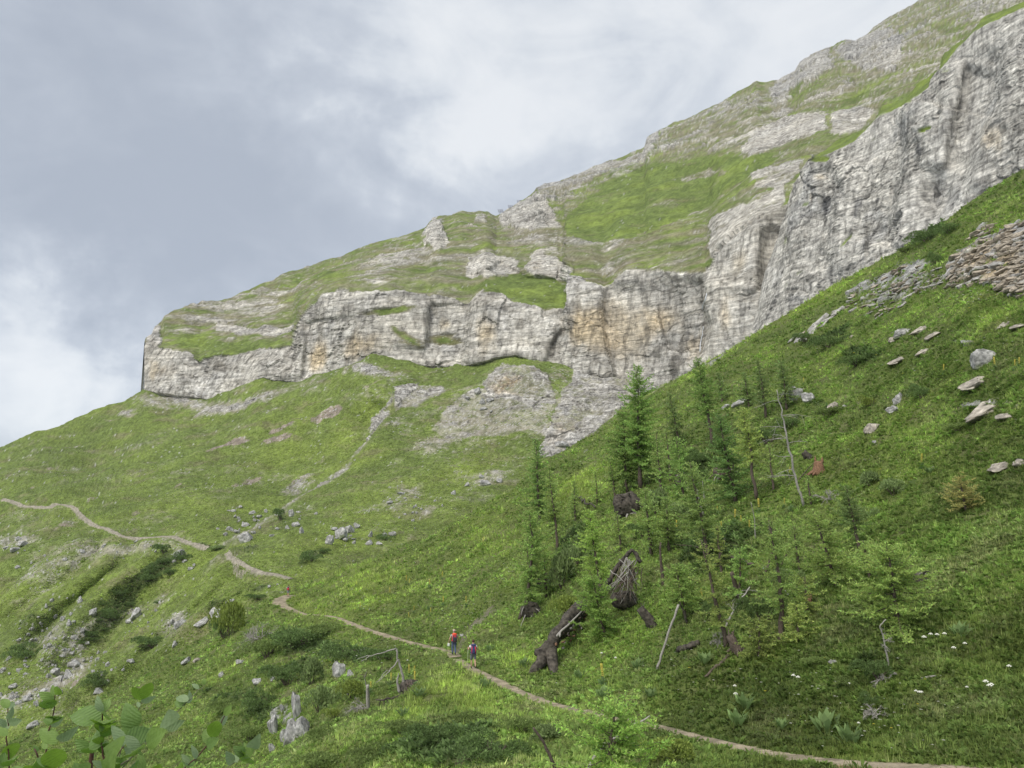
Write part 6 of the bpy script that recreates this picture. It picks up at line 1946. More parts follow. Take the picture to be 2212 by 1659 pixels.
M_LEAF_ = plain('gentian_green', (.13, .17, .06), .7)
M_YEL = plain('gentian_yellow', (.46, .40, .07), .7, .3)
gs, gf, gl = gentian_meshes()
gf.materials.clear(); gf.materials.append(M_YEL)
GENT = [(770, 1268), (877, 1262), (883, 1266), (842, 1288), (954, 1254), (929, 1270), (957, 1310), (1007, 1312), (894, 1326), (930, 1330), (884, 1342), (777, 1320), (1042, 1178), (1150, 1234), (802, 1496), (844, 1482), (884, 1468), (893, 1460), (896, 1484),
        (1305, 1482), (2038, 810), (2192, 800), (2202, 796), (1990, 1012), (1705, 1030), (1694, 1098), (1551, 1112), (1736, 832), (1559, 1150), (1587, 1132), (1601, 1136), (1619, 1152), (1461, 1150), (1519, 1304), (676, 1446), (674, 1462), (1640, 1110), (2150, 800)]
GENT.sort()
gcount = {}
for i, (u, v) in enumerate(GENT):
    p, _ = hit(u, v)
    where = ('on the bright meadow above the path' if u < 1200 and v < 1345 else 'beside the uprooted dead tree' if u < 1000 and v > 1400 else 'on the right meadow' if u > 1900 else 'among the larches')
    if (u, v) == (1305, 1482):
        where = 'alone right of the charred log'
    gcount[where] = gcount.get(where, -1) + 1
    t = empty('yellow_gentian', p, 'yellow gentian in bloom, ' + ORD[min(gcount[where], 18)] + ' ' + where, 'flower', 'yellow gentians ' + where, rz=random.uniform(0, 6))
    s = random.uniform(.6, 1.05)
    t.rotation_euler = (random.uniform(-.12, .12), random.uniform(-.12, .12), random.uniform(0, 6))
    t.scale = (s, s, s)
    for nm, x in (('stalk', gs), ('flower_spike', gf), ('foliage', gl)):
        o = bpy.data.objects.new(nm, x); COL.objects.link(o); o.parent = t
        if nm == 'flower_spike':
            o['kind'] = 'stuff'


def rosette(seed):
    P = np.zeros((3, 3)); P[:, 2] = [0, .05, .12]
    V, F, c, nn = blades(P, np.array([.50, .46, .40]), np.array([.10, .10, .08]), 9, .62, np.repeat(C(.22, .32, .12)[None], 3, 0), seed, 1., N=np.repeat([[0, -.2, 1.]], 3, 0))
    me = mesh_of('foliage', (V, F), c, False, nn); me.materials.append(M_LEAF)
    return me


ROS = [rosette(70 + i) for i in range(3)]
ROSP = [(1376, 1444, 'behind the birch pole foot'), (1251, 1466, 'right of the charred log legs'), (1522, 1434, 'below the short dark log'), (1785, 1584, 'biggest one just above the path at lower right'), (1595, 1566, 'above the path in the bottom centre'), (1688, 1574, 'small one between two larger ones above the path'),
        (2075, 1374, 'alone under the spreading larch bush'), (1047, 1486, 'right beside the path near the hikers'), (1404, 1508, 'on the open meadow above the path'), (1301, 1508, 'on the meadow left of a similar one'), (1058, 1408, 'right of the two hikers'), (2008, 1022, 'under a yellow gentian on the right'),
        (927, 1318, 'on the bright meadow above the path'), (1610, 1530, 'tall pair above the path in the lower centre'), (905, 1506, 'on the long grass of the near spur'), (1130, 1440, 'left of the charred log'), (1838, 1606, 'near the path at lower right'), (870, 1548, 'on the spur below the uprooted tree'), (1708, 1106, 'at the foot of the bare grey pole')]
for i, (u, v, wh) in enumerate(ROSP):
    p, _ = hit(u, v)
    o = bpy.data.objects.new('broad_leaved_plant', ROS[i % 3]); COL.objects.link(o)
    o.location = p
    s = random.uniform(.8, 1.2) * (1.2 if 'biggest' in wh else 1.) * (.7 if 'small' in wh else 1)
    o.scale = (s, s, s)
    o['label'] = 'blue-green broad-leaved plant ' + wh; o['category'] = 'plant'


def umbel():
    r = np.random.default_rng(8)
    st = mesh_of('stalk', join([tube(np.array([[0, 0, 0], [0, 0, .35]]), [.008, .006], 4)] + [tube(np.array([[0, 0, .35], [np.cos(a) * .06, np.sin(a) * .06, .42]]), [.004, .003], 3) for a in np.linspace(0, 6, 5)]), None)
    st.materials.append(M_LEAF_)
    parts = []
    for a in np.linspace(0, 2 * np.pi, 6, endpoint=False):
        for rr_ in (.03, .07):
            q = np.array([np.cos(a + rr_ * 9) * rr_, np.sin(a + rr_ * 9) * rr_, .45 - rr_ * .75])
            k = np.linspace(0, 2 * np.pi, 6, endpoint=False)
            V = np.concatenate([[q + [0, 0, .035]], q + np.stack([np.cos(k) * .026, np.sin(k) * .026, 0 * k], 1)])
            parts.append((V, np.array([(0, 1 + i, 1 + (i + 1) % 6) for i in range(6)])))
    hd = mesh_of('flower_head', join(parts), None, False); hd.materials.append(M_WHITE)
    return st, hd


M_WHITE = plain('white_petals', (.66, .66, .58), .7, .08)
us, uh = umbel()
for i, (u, v) in enumerate(sorted([(2012, 1390), (2026, 1392), (2042, 1390), (1980, 1510), (1992, 1512), (1988, 1516), (2090, 1500), (2132, 1500), (2144, 1502), (2140, 1508), (1836, 1494), (1856, 1578), (1588, 1500), (1590, 1522), (2062, 1422), (2086, 1410), (1715, 1480), (1725, 1484), (1300, 1425), (1330, 1436), (880, 1436), (770, 1424), (2182, 1462), (1998, 1400)])):
    p, _ = hit(u, v)
    t = empty('white_umbel_flower', p, 'single white umbel flower standing in the near meadow', 'flower', 'white umbels in the near meadow', rz=i)
    s = random.uniform(.5, .95); t.scale = (s, s, s)
    for nm, x in (('stalk', us), ('flower_head', uh)):
        o = bpy.data.objects.new(nm, x); COL.objects.link(o); o.parent = t


# ---------------------------------------------------------------- avalanche barriers, waterfall
M_STEEL = plain('rusted_barrier_steel', (.16, .15, .17), .6, .3, .6)
for i, (u, v, wh) in enumerate([(1083, 458, 'lowest'), (1105, 449, 'middle'), (1124, 438, 'highest')]):
    p = Vector(unproj(u, v + 2, d_mount(np.array([[u]]), np.array([[float(SKY(u)) + 1.]]))[0, 0]))
    t = empty('avalanche_barrier', p, wh + ' of three slanting avalanche barriers on the skyline ridge', 'barrier', 'avalanche barriers on the ridge')
    for x in (-2.2, 0, 2.2):
        part('post', mesh_of('post', tube(np.array([[x, 0, -1.], [x - 1.6, 0, 4.2]]), .16, 6), None), M_STEEL, t)
        part('brace', mesh_of('brace', tube(np.array([[x + 2.4, .6, -1.], [x - 1.1, 0, 2.8]]), .12, 5), None), M_STEEL, t)
    for k in range(4):
        z = .9 + k * 1.0
        part('rail', mesh_of('rail', tube(np.array([[-2.9 - z * .31, -.15, z], [2.9 - z * .31, -.15, z]]), .14, 6), None), M_STEEL, t)


def waterfall():
    m, nt, b = nodes_of('falling_water')
    b.inputs['Base Color'].default_value = (.62, .66, .70, 1); b.inputs['Roughness'].default_value = .25
    t = None
    for name, pts, w in (('upper_fall', [(1526, 634), (1524, 646), (1519, 656), (1517, 668)], 3.2), ('lower_fall', [(1519, 705), (1517, 722), (1513, 740), (1512, 760)], 2.0)):
        W = np.array([np.array(hit(*q)[0]) * .985 for q in pts])
        if t is None:
            t = empty('waterfall', Vector(W[0]), 'thin white waterfall dropping through the gorge in the cliff', 'waterfall')
        q = wob(W - np.array(t.location), .05, 3, 4)
        mm = depth(W[0]) / FPX
        part(name, mesh_of(name, tube(q, np.linspace(.5, 1.0, len(q)) * w * .5 * mm, 7, True, .2, 4), None), m, t)


waterfall()

# ---------------------------------------------------------------- hikers
def skinned(name, nodes, edges, sub=1):
    """nodes: name -> (x, y, z, rx, ry); grows one continuous surface over the bones"""
    keys = list(nodes)
    ix = {k: i for i, k in enumerate(keys)}
    me = bpy.data.meshes.new(name)
    me.from_pydata([nodes[k][:3] for k in keys], [(ix[a], ix[b]) for a, b in edges], [])
    o = bpy.data.objects.new(name, me)
    COL.objects.link(o)
    md = o.modifiers.new('skin', 'SKIN')
    md.branch_smoothing = .4
    sv = me.skin_vertices[0].data
    for i, k in enumerate(keys):
        n = nodes[k]
        sv[i].radius = (n[3], n[4] if len(n) > 4 else n[3])
        sv[i].use_root = (i == 0)
    s = o.modifiers.new('sub', 'SUBSURF'); s.levels = sub; s.render_levels = sub
    dg = bpy.context.evaluated_depsgraph_get()
    out = bpy.data.meshes.new_from_object(o.evaluated_get(dg))
    bpy.data.objects.remove(o, do_unlink=True)
    bpy.data.meshes.remove(me)
    out.name = name
    for p in out.polygons:
        p.use_smooth = True
    return out


M_SKIN = plain('skin', (.52, .33, .24), .55, .08, 20.)


def cloth(name, c, v=.15):
    return plain(name, c, .9, v, 18., .2)


def lump(scale, loc, seed=0, amt=.08, sub=3):
    bm = bmesh.new(); bmesh.ops.create_icosphere(bm, subdivisions=sub, radius=1.)
    V = np.array([v_.co[:] for v_ in bm.verts]); F = np.array([[x.index for x in f.verts] for f in bm.faces]); bm.free()
    V = V * (1 + amt * fbm(V * 1.5 + seed, 3, seed))[:, None]
    return V * np.array(scale) + np.array(loc), F


def soft_box(scale, loc, e=.55, seed=0):
    bm = bmesh.new(); bmesh.ops.create_icosphere(bm, subdivisions=3, radius=1.)
    V = np.array([v_.co[:] for v_ in bm.verts]); F = np.array([[x.index for x in f.verts] for f in bm.faces]); bm.free()
    V = np.sign(V) * np.abs(V) ** e
    V = V * (1 + .04 * fbm(V * 2 + seed, 3, seed))[:, None]
    return V * np.array(scale) + np.array(loc), F


def arm(nodes, edges, side, sh, el, wr, hand_dir):
    s = side
    nodes['sh' + s] = (*sh, .060); nodes['ua' + s] = (*(np.array(sh) * .5 + np.array(el) * .5), .050); nodes['el' + s] = (*el, .042); nodes['fa' + s] = (*(np.array(el) * .5 + np.array(wr) * .5), .040); nodes['wr' + s] = (*wr, .029)
    w = np.array(wr); hd = np.array(hand_dir, float); hd /= np.linalg.norm(hd)
    palm = w + hd * .06
    nodes['pa' + s] = (*palm, .036, .020)
    edges += [('ch', 'sh' + s), ('sh' + s, 'ua' + s), ('ua' + s, 'el' + s), ('el' + s, 'fa' + s), ('fa' + s, 'wr' + s), ('wr' + s, 'pa' + s)]
    side_v = np.cross(hd, [0, 1, 0.2]); side_v /= np.linalg.norm(side_v)
    curl = np.array([0, 1., 0]) * .6
    for k in range(4):
        b = palm + side_v * (k - 1.5) * .019 + hd * .03
        L = (.070, .078, .074, .058)[k]
        nodes[f'f{k}{s}'] = (*(b + hd * L * .5), .009); nodes[f'g{k}{s}'] = (*(b + hd * L * .75 + curl * L * .5), .008)
        edges += [('pa' + s, f'f{k}{s}'), (f'f{k}{s}', f'g{k}{s}')]
    th = w + hd * .035 - side_v * .035
    nodes['t0' + s] = (*(th + curl * .02), .011); nodes['t1' + s] = (*(th + hd * .03 + curl * .05), .009)
    edges += [('wr' + s, 't0' + s), ('t0' + s, 't1' + s)]


def person(loc, rz, H, label, lf, rf, armL, armR, shirt, bottom, long_legs, hair, cap=None, gender_w=1.0):
    """figure facing +y; lf, rf: ankle positions; armL/armR: (elbow, wrist, hand direction)"""
    N = {}; E = []
    N['pe'] = (0, 0, .96, .135 * gender_w, .105)
    N['wa'] = (0, .01, 1.10, .120, .090); N['ch'] = (0, .02, 1.32, .145, .105); N['nk0'] = (0, .03, 1.46, .062); N['nk'] = (0, .045, 1.52, .050)
    N['h0'] = (0, .06, 1.575, .066, .075); N['h1'] = (0, .055, 1.645, .076, .090); N['h2'] = (0, .05, 1.705, .055, .065)
    E += [('pe', 'wa'), ('wa', 'ch'), ('ch', 'nk0'), ('nk0', 'nk'), ('nk', 'h0'), ('h0', 'h1'), ('h1', 'h2')]
    for s, x, an in (('L', -.095, lf), ('R', .095, rf)):
        hip = np.array([x, 0, .90]); an = np.array(an, float)
        mid = (hip + an) / 2
        kn = mid + np.array([0, .05 + .10 * abs(an[2] - .08), 0]); kn[2] = an[2] + (hip[2] - an[2]) * .52
        N['hp' + s] = (*hip, .092); N['th' + s] = (*((hip + kn) / 2), .078); N['kn' + s] = (*kn, .055); N['ca' + s] = (*((kn * .62 + an * .38) - [0, .02, 0]), .054); N['an' + s] = (*an, .036)
        E += [('pe', 'hp' + s), ('hp' + s, 'th' + s), ('th' + s, 'kn' + s), ('kn' + s, 'ca' + s), ('ca' + s, 'an' + s)]
    arm(N, E, 'L', (-.19, .01, 1.40), *armL)
    arm(N, E, 'R', (.19, .01, 1.40), *armR)
    t = empty('person', loc, label, 'person', rz=rz)
    sc = H / 1.77
    t.scale = (sc, sc, sc)
    part('body', skinned('body', N, E), M_SKIN, t)
    # shirt
    g = lambda k, a=.016: (*N[k][:3], N[k][3] + a, (N[k][4] if len(N[k]) > 4 else N[k][3]) + a)
    S = {k: g(k) for k in ('wa', 'ch', 'nk0', 'shL', 'uaL', 'shR', 'uaR')}
    S['pe'] = (*N['pe'][:3], N['pe'][3] + .02, N['pe'][4] + .02)
    S['uaL'] = (*S['uaL'][:3], .066); S['uaR'] = (*S['uaR'][:3], .066)
    part('shirt', skinned('shirt', S, [('wa', 'pe'), ('wa', 'ch'), ('ch', 'nk0'), ('ch', 'shL'), ('shL', 'uaL'), ('ch', 'shR'), ('shR', 'uaR')]), shirt, t)
    # shorts or trousers
    S = {'pe': (*N['pe'][:3], N['pe'][3] + .028, N['pe'][4] + .028)}; e2 = []
    for s in 'LR':
        S['hp' + s] = g('hp' + s, .020); S['th' + s] = g('th' + s, .028); S['kn' + s] = (*N['kn' + s][:3], N['kn' + s][3] + .032)
        e2 += [('pe', 'hp' + s), ('hp' + s, 'th' + s), ('th' + s, 'kn' + s)]
        if long_legs:
            S['ca' + s] = g('ca' + s, .022); S['an' + s] = g('an' + s, .034)
            e2 += [('kn' + s, 'ca' + s), ('ca' + s, 'an' + s)]
    part('trousers' if long_legs else 'shorts', skinned('legwear', S, e2), bottom, t)
    V, F = lump((.088, .098, .088), (0, .045, 1.675), 3, .12)
    keep = ~((V[:, 1] > .11) & (V[:, 2] < 1.68))
    V[~keep] = V[~keep] * np.array([1, .35, 1]) + np.array([0, .055, 0])
    part('hair', mesh_of('hair', (V, F), None), hair, t)
    if cap:
        V, F = lump((.094, .104, .060), (0, .05, 1.715), 5, .02)
        part('cap', mesh_of('cap', (V, F), None), cap, t)
    V, F = lump((.012, .02, .02), (0, .145, 1.61), 1, .0, 1)
    part('nose', mesh_of('nose', (V, F), None), M_SKIN, t)
    for s, an in (('L', lf), ('R', rf)):
        V, F = soft_box((.048, .130, .045), (an[0], an[1] + .055, an[2] - .035), .7)
        part('shoe', mesh_of('shoe', (V, F), None), M_SHOE, t)
    return t, sc


def backpack(t, sc, label, main, side, topc, h=.27, w=.165, rain=None):
    p = empty('backpack', t.location, label, 'backpack', rz=t.rotation_euler[2])
    p.scale = t.scale
    b = part('bag', mesh_of('bag', soft_box((w, .115, h), (0, -.235, 1.20), .6, 4), None), main, p)
    part('top_lid', mesh_of('top_lid', soft_box((w * .95, .12, .06), (0, -.225, 1.20 + h), .65, 2), None), topc, p)
    part('front_pocket', mesh_of('front_pocket', soft_box((w * .62, .05, h * .62), (0, -.345, 1.12), .6, 3), None), rain or main, p)
    for s in (-1, 1):
        part('side_panel', mesh_of('side_panel', tube(np.array([[s * w * .66, -.335, .98], [s * w * .70, -.352, 1.18], [s * w * .60, -.335, 1.40]]), [.03, .036, .026], 7), None), side, p)
        q = np.array([[s * .11, -.13, 1.46], [s * .12, .04, 1.495], [s * .13, .15, 1.36], [s * .14, .12, 1.15], [s * .13, -.12, 1.02]])
        part('strap', mesh_of('strap', tube(wob(q, 0, 1, 3), .020, 6), None), main, p)
    part('hip_belt', mesh_of('hip_belt', tube(np.array([[-.17, -.14, 1.0], [-.20, .03, 1.0], [-.1, .15, 1.0], [.1, .15, 1.0], [.20, .03, 1.0], [.17, -.14, 1.0]]), .024, 6), None), main, p)
    return p


def trek_pole(t, hand, foot, label, mat):
    p = empty('trekking_pole', t.location, label, 'pole', rz=t.rotation_euler[2])
    p.scale = t.scale
    h, f = np.array(hand), np.array(foot)
    d = (f - h) / np.linalg.norm(f - h)
    part('shaft', mesh_of('shaft', tube(np.array([h, f]), [.010, .007], 6), None), mat, p)
    part('grip', mesh_of('grip', tube(np.array([h - d * .08, h + d * .07]), .018, 7), None), M_SHOE, p)
    part('basket', mesh_of('basket', tube(np.array([f - d * .07, f - d * .055]), .028, 8), None), M_SHOE, p)
    return p


M_SHOE = cloth('dark_boot', (.05, .045, .045))
M_POLE = plain('pale_green_pole', (.62, .68, .50), .4, .05)
M_POLE2 = plain('brown_pole', (.30, .24, .17), .5, .1)
NAVY, RED = cloth('navy_nylon', (.045, .05, .14)), cloth('red_nylon', (.52, .05, .07))
ORANGE = cloth('orange_red_nylon', (.85, .10, .045))
BLACKN = cloth('dark_grey_nylon', (.05, .05, .07))

# nearest hiker: white t-shirt, grey shorts, mid-stride
p0 = Vector(NP1[np.argmin(np.abs((NP1 @ AXIS) - 46.8))])
t1, s1 = person(p0, R(8), 1.70, 'hiker in white t-shirt and grey shorts walking away with two poles', (-.10, .16, .085), (.13, -.24, .15), ((-.31, .02, 1.16), (-.30, .24, 1.22), (0, .8, .25)), ((.29, -.02, 1.14), (.30, .20, 1.12), (0, .8, .1)),
                cloth('white_cotton', (.74, .74, .78), .06), cloth('grey_shorts', (.17, .185, .21)), False, plain('dark_brown_hair', (.075, .035, .025), .7, .4, 40., .4), None, 1.05)
backpack(t1, s1, 'navy backpack with red stripes on the nearest hiker', NAVY, RED, NAVY)
trek_pole(t1, (-.30, .31, 1.24), (-.33, .30, .02), 'pale trekking pole in the left hand of the nearest hiker', M_POLE)
trek_pole(t1, (.30, .27, 1.14), (.10, .55, .05), 'trekking pole in the right hand of the nearest hiker', M_POLE)
# second hiker: red pack, jeans
p1 = Vector(NP2[4]) + Vector((0, 0, 0))
t2, s2 = person(p1, R(14), 1.76, 'hiker in grey shirt and blue jeans with a cap, ahead of the nearest one', (-.10, .05, .085), (.10, -.10, .09), ((-.33, -.02, 1.14), (-.36, .10, .93), (0, .25, -.9)), ((.31, -.02, 1.12), (.33, .14, .98), (0, .7, -.4)),
                cloth('grey_shirt', (.36, .38, .38)), cloth('blue_jeans', (.085, .115, .19)), True, plain('grey_hair', (.35, .31, .28), .7, .3, 40.), cloth('pale_pink_cap', (.62, .45, .42)))
backpack(t2, s2, 'orange-red and navy backpack on the hiker in jeans', RED, BLACKN, ORANGE, .28, .17, BLACKN)
trek_pole(t2, (.33, .21, .98), (.36, .26, .02), 'brown trekking pole of the hiker in jeans', M_POLE2)
b_ = empty('carrier_bag', t2.location, 'small white bag in the left hand of the hiker in jeans', 'bag', rz=t2.rotation_euler[2])
part('bag', mesh_of('bag', soft_box((.09, .05, .11), (-.37, .14, .68), .6), None), cloth('white_bag', (.7, .74, .68), .05), b_)
part('handle', mesh_of('handle', tube(wob(np.array([[-.42, .14, .77], [-.40, .14, .84], [-.36, .14, .86], [-.33, .14, .84], [-.32, .14, .77]]), 0, 1, 2), .008, 5), None), cloth('white_bag_handle', (.7, .74, .68), .05), b_)
# third hiker, far up the path
p2 = Vector(hit(622, 1289)[0])
t3, s3 = person(p2, R(10), 1.74, 'distant hiker in light blue top standing at the path bend', (-.09, .12, .085), (.10, -.12, .10), ((-.30, .02, 1.15), (-.28, .22, 1.08), (0, .8, 0)), ((.30, .0, 1.14), (.29, .20, 1.06), (0, .8, 0)),
                cloth('pale_blue_shirt', (.50, .60, .70), .06), cloth('grey_short_trousers', (.30, .34, .36)), False, plain('brown_hair', (.07, .045, .035), .7, .3, 40.))
backpack(t3, s3, 'dark red backpack on the distant hiker', BLACKN, RED, BLACKN, .25, .16, RED)


# ---------------------------------------------------------------- foreground shrub
def leaf_mesh(seed, w=.62, curl=.18):
    r = np.random.default_rng(seed)
    n, k = 15, 9
    t = np.linspace(0, 1, n)
    half = w * .5 * np.sin(np.pi * t ** .82) ** .75 * (1 - .12 * t)
    half = half * (1 + .035 * (np.arange(n) % 2))
    x = np.linspace(-1, 1, k)
    X = half[:, None] * x[None]
    Y = np.repeat(t[:, None], k, 1)
    Z = .16 * np.abs(X) - curl * (Y - .3) ** 2 + .018 * np.sin(Y * 44 - np.abs(x)[None] * 7) * (np.abs(x)[None] > .05) * (half[:, None] / (w * .5)) + .03 * r.normal() * X
    V = np.stack([X, Y, Z], -1).reshape(-1, 3)
    idx = np.arange(n * k).reshape(n, k)
    F = np.stack([idx[:-1, :-1], idx[1:, :-1], idx[1:, 1:], idx[:-1, 1:]], -1).reshape(-1, 4)
    me = bpy.data.meshes.new('leaf'); set_mesh(me, V, F)
    me.polygons.foreach_set('use_smooth', np.ones(len(F), bool))
    return me


def shrub_leaf_mat(name, c, c2):
    m, nt, b = nodes_of(name)
    L = nt.links
    tc = nt.nodes.new('ShaderNodeTexCoord')
    wv = nt.nodes.new('ShaderNodeTexWave'); wv.inputs['Scale'].default_value = 4.5; wv.bands_direction = 'DIAGONAL'; wv.inputs['Distortion'].default_value = 1.2
    nz = nt.nodes.new('ShaderNodeTexNoise'); nz.inputs['Scale'].default_value = 6
    L.new(tc.outputs['Object'], wv.inputs['Vector']); L.new(tc.outputs['Object'], nz.inputs['Vector'])
    geo = nt.nodes.new('ShaderNodeNewGeometry')
    mix = nt.nodes.new('ShaderNodeMixRGB'); mix.inputs[1].default_value = (*c, 1); mix.inputs[2].default_value = (*c2, 1)
    L.new(geo.outputs['Backfacing'], mix.inputs[0])
    mr = nt.nodes.new('ShaderNodeMapRange'); mr.inputs['To Min'].default_value = .75; mr.inputs['To Max'].default_value = 1.25
    L.new(nz.outputs['Fac'], mr.inputs['Value'])
    vm = nt.nodes.new('ShaderNodeVectorMath'); vm.operation = 'SCALE'
    L.new(mix.outputs[0], vm.inputs[0]); L.new(mr.outputs[0], vm.inputs['Scale'])
    L.new(vm.outputs[0], b.inputs['Base Color'])
    b.inputs['Roughness'].default_value = .5
    bp = nt.nodes.new('ShaderNodeBump'); bp.inputs['Strength'].default_value = .25; bp.inputs['Distance'].default_value = .02
    L.new(wv.outputs['Fac'], bp.inputs['Height']); L.new(bp.outputs[0], b.inputs['Normal'])
    tr = nt.nodes.new('ShaderNodeBsdfTranslucent'); L.new(vm.outputs[0], tr.inputs['Color'])
    mx = nt.nodes.new('ShaderNodeMixShader'); mx.inputs[0].default_value = .42
    L.new(b.outputs[0], mx.inputs[1]); L.new(tr.outputs[0], mx.inputs[2]); L.new(mx.outputs[0], nt.nodes['Material Output'].inputs['Surface'])
    return m


LM = [shrub_leaf_mat('shrub_leaf_fresh', (.21, .36, .045), (.22, .34, .08)), shrub_leaf_mat('shrub_leaf_deep', (.13, .25, .035), (.17, .28, .07)), shrub_leaf_mat('shrub_leaf_silver', (.19, .31, .09), (.27, .37, .18))]
LEAFM = []
for i in range(9):
    me = leaf_mesh(i, [.60, .72, .50][i % 3], [.15, .35, .55][i // 3])
    me.materials.append(LM[i % 3] if i < 9 else LM[0])
    LEAFM.append(me)
LEAF_BY = lambda tone: [m for m in LEAFM if m.materials[0] == LM[tone]]
M_STEM = plain('reddish_shrub_stem', (.10, .050, .038), .7, .3, 30., .2)
M_STEMG = plain('greenish_shrub_stem', (.17, .17, .10), .7, .3, 30., .2)

shrub = empty('leafy_shrub', Vector(unproj(200, 1790, 2.3)), 'leafy green shrub filling the bottom left corner close to the camera', 'shrub')
SL = np.array(shrub.location)
STEMS = [  # points (u, v), width px, depth, material
    ([(17, 1526), (16, 1580), (18, 1640), (24, 1760)], 3.5, 2.1, 0), ([(221, 1535), (219, 1600), (224, 1640), (236, 1760)], 4.5, 2.2, 0), ([(202, 1598), (197, 1640), (186, 1760)], 11, 2.35, 0), ([(74, 1618), (90, 1645), (120, 1760)], 5, 2.0, 0),
    ([(322, 1602), (290, 1632), (246, 1662), (200, 1760)], 4.5, 2.3, 1), ([(486, 1545), (466, 1590), (430, 1630), (396, 1662), (330, 1760)], 3.5, 2.6, 0), ([(446, 1474), (410, 1510), (377, 1543), (346, 1576), (300, 1612), (250, 1680), (220, 1760)], 3, 2.5, 1),
    ([(119, 1495), (116, 1540), (104, 1590), (99, 1640), (100, 1760)], 4, 2.6, 0), ([(268, 1612), (240, 1655), (210, 1760)], 3, 2.1, 0), ([(548, 1610), (520, 1640), (470, 1672), (400, 1760)], 2.5, 2.7, 1), ([(318, 1490), (302, 1525), (290, 1560), (262, 1620), (238, 1700)], 2.5, 2.45, 1)]
stem_objs = []
for i, (pts, w, d, mt) in enumerate(STEMS):
    W = np.array([unproj(u, v, d) for u, v in pts]) - SL
    q = wob(W, .0015, i, 4)
    stem_objs.append(part('stem', mesh_of('stem', tube(q, np.linspace(.6, 1.1, len(q)) * w * .5 * d / FPX, 8, True, .05, i), None), (M_STEM, M_STEMG)[mt], shrub))
# leaves: (base u, v), (tip u, v), tone, stem, facing (0 flat to camera .. 1 edge-on)
LV = [((118, 1502), (112, 1476), 0, 7, .1), ((120, 1500), (134, 1478), 0, 7, .3), ((116, 1515), (82, 1492), 0, 7, .2), ((112, 1530), (88, 1508), 1, 7, .5), ((218, 1552), (138, 1540), 1, 1, .45), ((221, 1538), (204, 1502), 2, 1, .3), ((221, 1538), (240, 1502), 0, 1, .2),
      ((222, 1540), (226, 1520), 0, 1, .6), ((292, 1576), (268, 1512), 1, 10, .05), ((306, 1512), (282, 1478), 0, 10, .15), ((308, 1510), (330, 1462), 0, 10, .3), ((304, 1516), (340, 1506), 2, 10, .4), ((268, 1612), (238, 1558), 2, 8, .25), ((270, 1606), (334, 1566), 1, 4, .15), ((300, 1622), (264, 1580), 2, 4, .2),
      ((316, 1608), (362, 1572), 0, 4, .2), ((222, 1592), (262, 1556), 1, 1, .4), ((222, 1580), (240, 1540), 0, 1, .2), ((122, 1606), (80, 1566), 0, 7, .2), ((110, 1570), (140, 1550), 2, 7, .3), ((122, 1600), (172, 1576), 2, 7, .3), ((114, 1662), (120, 1602), 0, 3, .05), ((196, 1620), (154, 1598), 1, 2, .55), ((218, 1610), (190, 1572), 1, 1, .25),
      ((224, 1630), (248, 1596), 1, 1, .3), ((290, 1632), (306, 1590), 2, 4, .25), ((304, 1672), (302, 1620), 0, 4, .1), ((224, 1660), (196, 1640), 2, 1, .3), ((228, 1668), (214, 1630), 0, 1, .2), ((70, 1680), (52, 1640), 0, 3, .15), ((92, 1670), (78, 1632), 1, 3, .2), ((-6, 1662), (14, 1620), 1, 0, .2), ((18, 1640), (34, 1586), 0, 0, .2), ((17, 1560), (50, 1556), 2, 0, .4),
      ((16, 1568), (-16, 1552), 2, 0, .3), ((16, 1530), (4, 1500), 0, 0, .2), ((17, 1530), (34, 1512), 2, 0, .4), ((406, 1514), (374, 1500), 2, 6, .35), ((404, 1518), (420, 1482), 2, 6, .4), ((398, 1526), (378, 1506), 1, 6, .3), ((430, 1488), (412, 1474), 2, 6, .3), ((442, 1480), (440, 1462), 0, 6, .2), ((364, 1570), (368, 1532), 2, 6, .35), ((352, 1572), (400, 1560), 2, 6, .5),
      ((462, 1594), (466, 1540), 0, 5, .15), ((474, 1570), (496, 1532), 2, 5, .35), ((452, 1608), (442, 1566), 0, 5, .1), ((424, 1640), (416, 1604), 2, 5, .25), ((410, 1648), (388, 1626), 2, 5, .4), ((536, 1624), (526, 1602), 0, 9, .3), ((540, 1618), (560, 1596), 2, 9, .3), ((520, 1642), (548, 1630), 0, 9, .3), ((512, 1646), (500, 1624), 2, 9, .4), ((300, 1612), (276, 1602), 2, 6, .3), ((330, 1594), (322, 1570), 2, 6, .4),
      ((180, 1700), (160, 1640), 1, 2, .2), ((150, 1700), (140, 1652), 0, 2, .2), ((44, 1690), (30, 1644), 0, 0, .2), ((270, 1690), (262, 1648), 1, 8, .25), ((390, 1680), (372, 1640), 0, 5, .3), ((440, 1690), (452, 1650), 1, 9, .3), ((336, 1680), (344, 1640), 0, 5, .3)]
rl = np.random.default_rng(21)
for st, (pts, w, d, mt) in enumerate(STEMS):
    P_ = np.array(pts, float)
    for k in range(6):
        t_ = rl.uniform(0, len(P_) - 1.3)
        b0 = P_[int(t_)] * (1 - t_ % 1) + P_[int(t_) + 1] * (t_ % 1)
        if b0[1] > 1700:
            continue
        an = rl.uniform(-2.8, -.3); ln = rl.uniform(16, 34)
        LV.append((tuple(b0), (b0[0] + ln * math.cos(an), b0[1] + ln * math.sin(an)), int(rl.integers(0, 3)), st, rl.uniform(.1, .6)))
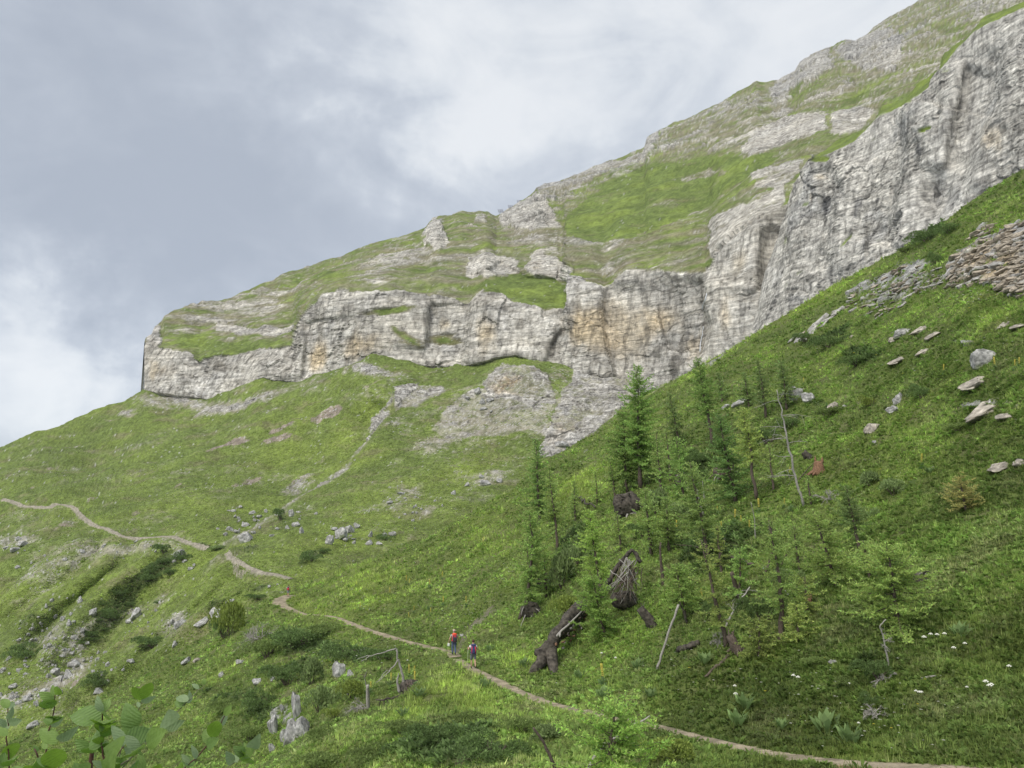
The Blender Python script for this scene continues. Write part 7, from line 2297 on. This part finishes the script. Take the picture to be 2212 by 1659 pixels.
for i, ((u0, v0), (u1, v1), tone, st, fc) in enumerate(LV):
    d = STEMS[st][2] - .03 + rl.normal() * .03
    a = unproj(u0, v0, d); b = unproj(u1, v1, d + rl.normal() * .05 - .05 * fc)
    Y = b - a; L = np.linalg.norm(Y); Y /= L
    L *= .86
    view = -a / np.linalg.norm(a)
    ax = np.cross(Y, view); ax /= np.linalg.norm(ax)
    Zn = np.cross(ax, Y)
    ang = (fc * 1.25 + rl.normal() * .15) * (1 if rl.random() < .7 else -1)
    Zn = Zn * math.cos(ang) + ax * math.sin(ang)
    if Zn[2] < -.2:
        Zn = -Zn if tone != 2 else Zn
    X = np.cross(Y, Zn)
    me = LEAF_BY(tone)[i % 3]
    o = bpy.data.objects.new('leaf', me); COL.objects.link(o)
    o.parent = stem_objs[st]
    M = Matrix(((X[0] * L, Y[0] * L, Zn[0] * L, a[0] - SL[0]), (X[1] * L, Y[1] * L, Zn[1] * L, a[1] - SL[1]), (X[2] * L, Y[2] * L, Zn[2] * L, a[2] - SL[2]), (0, 0, 0, 1)))
    o.matrix_local = M

# the bit of trail bank the photographer stands on
q = np.stack(np.meshgrid(np.linspace(-7, 4, 34), np.linspace(-6, 4.2, 30), indexing='ij'), -1)
z = -1.72 - .03 * (q[..., 0] + 1) ** 2 * (q[..., 0] < -1) - .12 * np.clip(q[..., 1] - 2.2, 0, 9) ** 2 * 2 + .3 * np.clip(q[..., 0] - 1, 0, 9) * .3
Q = np.concatenate([q, z[..., None]], -1)
Q[..., 2] += .06 * fbm(Q / .6, 3, 77)
idx = np.arange(34 * 30).reshape(34, 30)
me = bpy.data.meshes.new('ground'); set_mesh(me, Q.reshape(-1, 3), np.stack([idx[:-1, :-1], idx[1:, :-1], idx[1:, 1:], idx[:-1, 1:]], -1).reshape(-1, 4))
add_col(me, np.repeat(GRASS[None], 34 * 30, 0))
link('ground', me, M_NEAR, kind='structure')


# ---------------------------------------------------------------- thin mountain air
me = bpy.data.meshes.new('haze')
x0, x1, y0, y1, z0, z1 = -900, 1600, -60, 1900, -140, 1100
me.from_pydata([(x, y, z) for x in (x0, x1) for y in (y0, y1) for z in (z0, z1)], [], [(0, 1, 3, 2), (4, 6, 7, 5), (0, 4, 5, 1), (2, 3, 7, 6), (0, 2, 6, 4), (1, 5, 7, 3)])
mh = bpy.data.materials.new('thin_haze'); mh.use_nodes = True
nt = mh.node_tree; nt.nodes.clear()
o_ = nt.nodes.new('ShaderNodeOutputMaterial'); pv = nt.nodes.new('ShaderNodeVolumePrincipled')
pv.inputs['Color'].default_value = (.86, .91, .98, 1); pv.inputs['Density'].default_value = 0.00004
nt.links.new(pv.outputs[0], o_.inputs['Volume'])
link('haze', me, mh, kind='stuff', label='thin mountain air fading the far ridge', cat='haze')
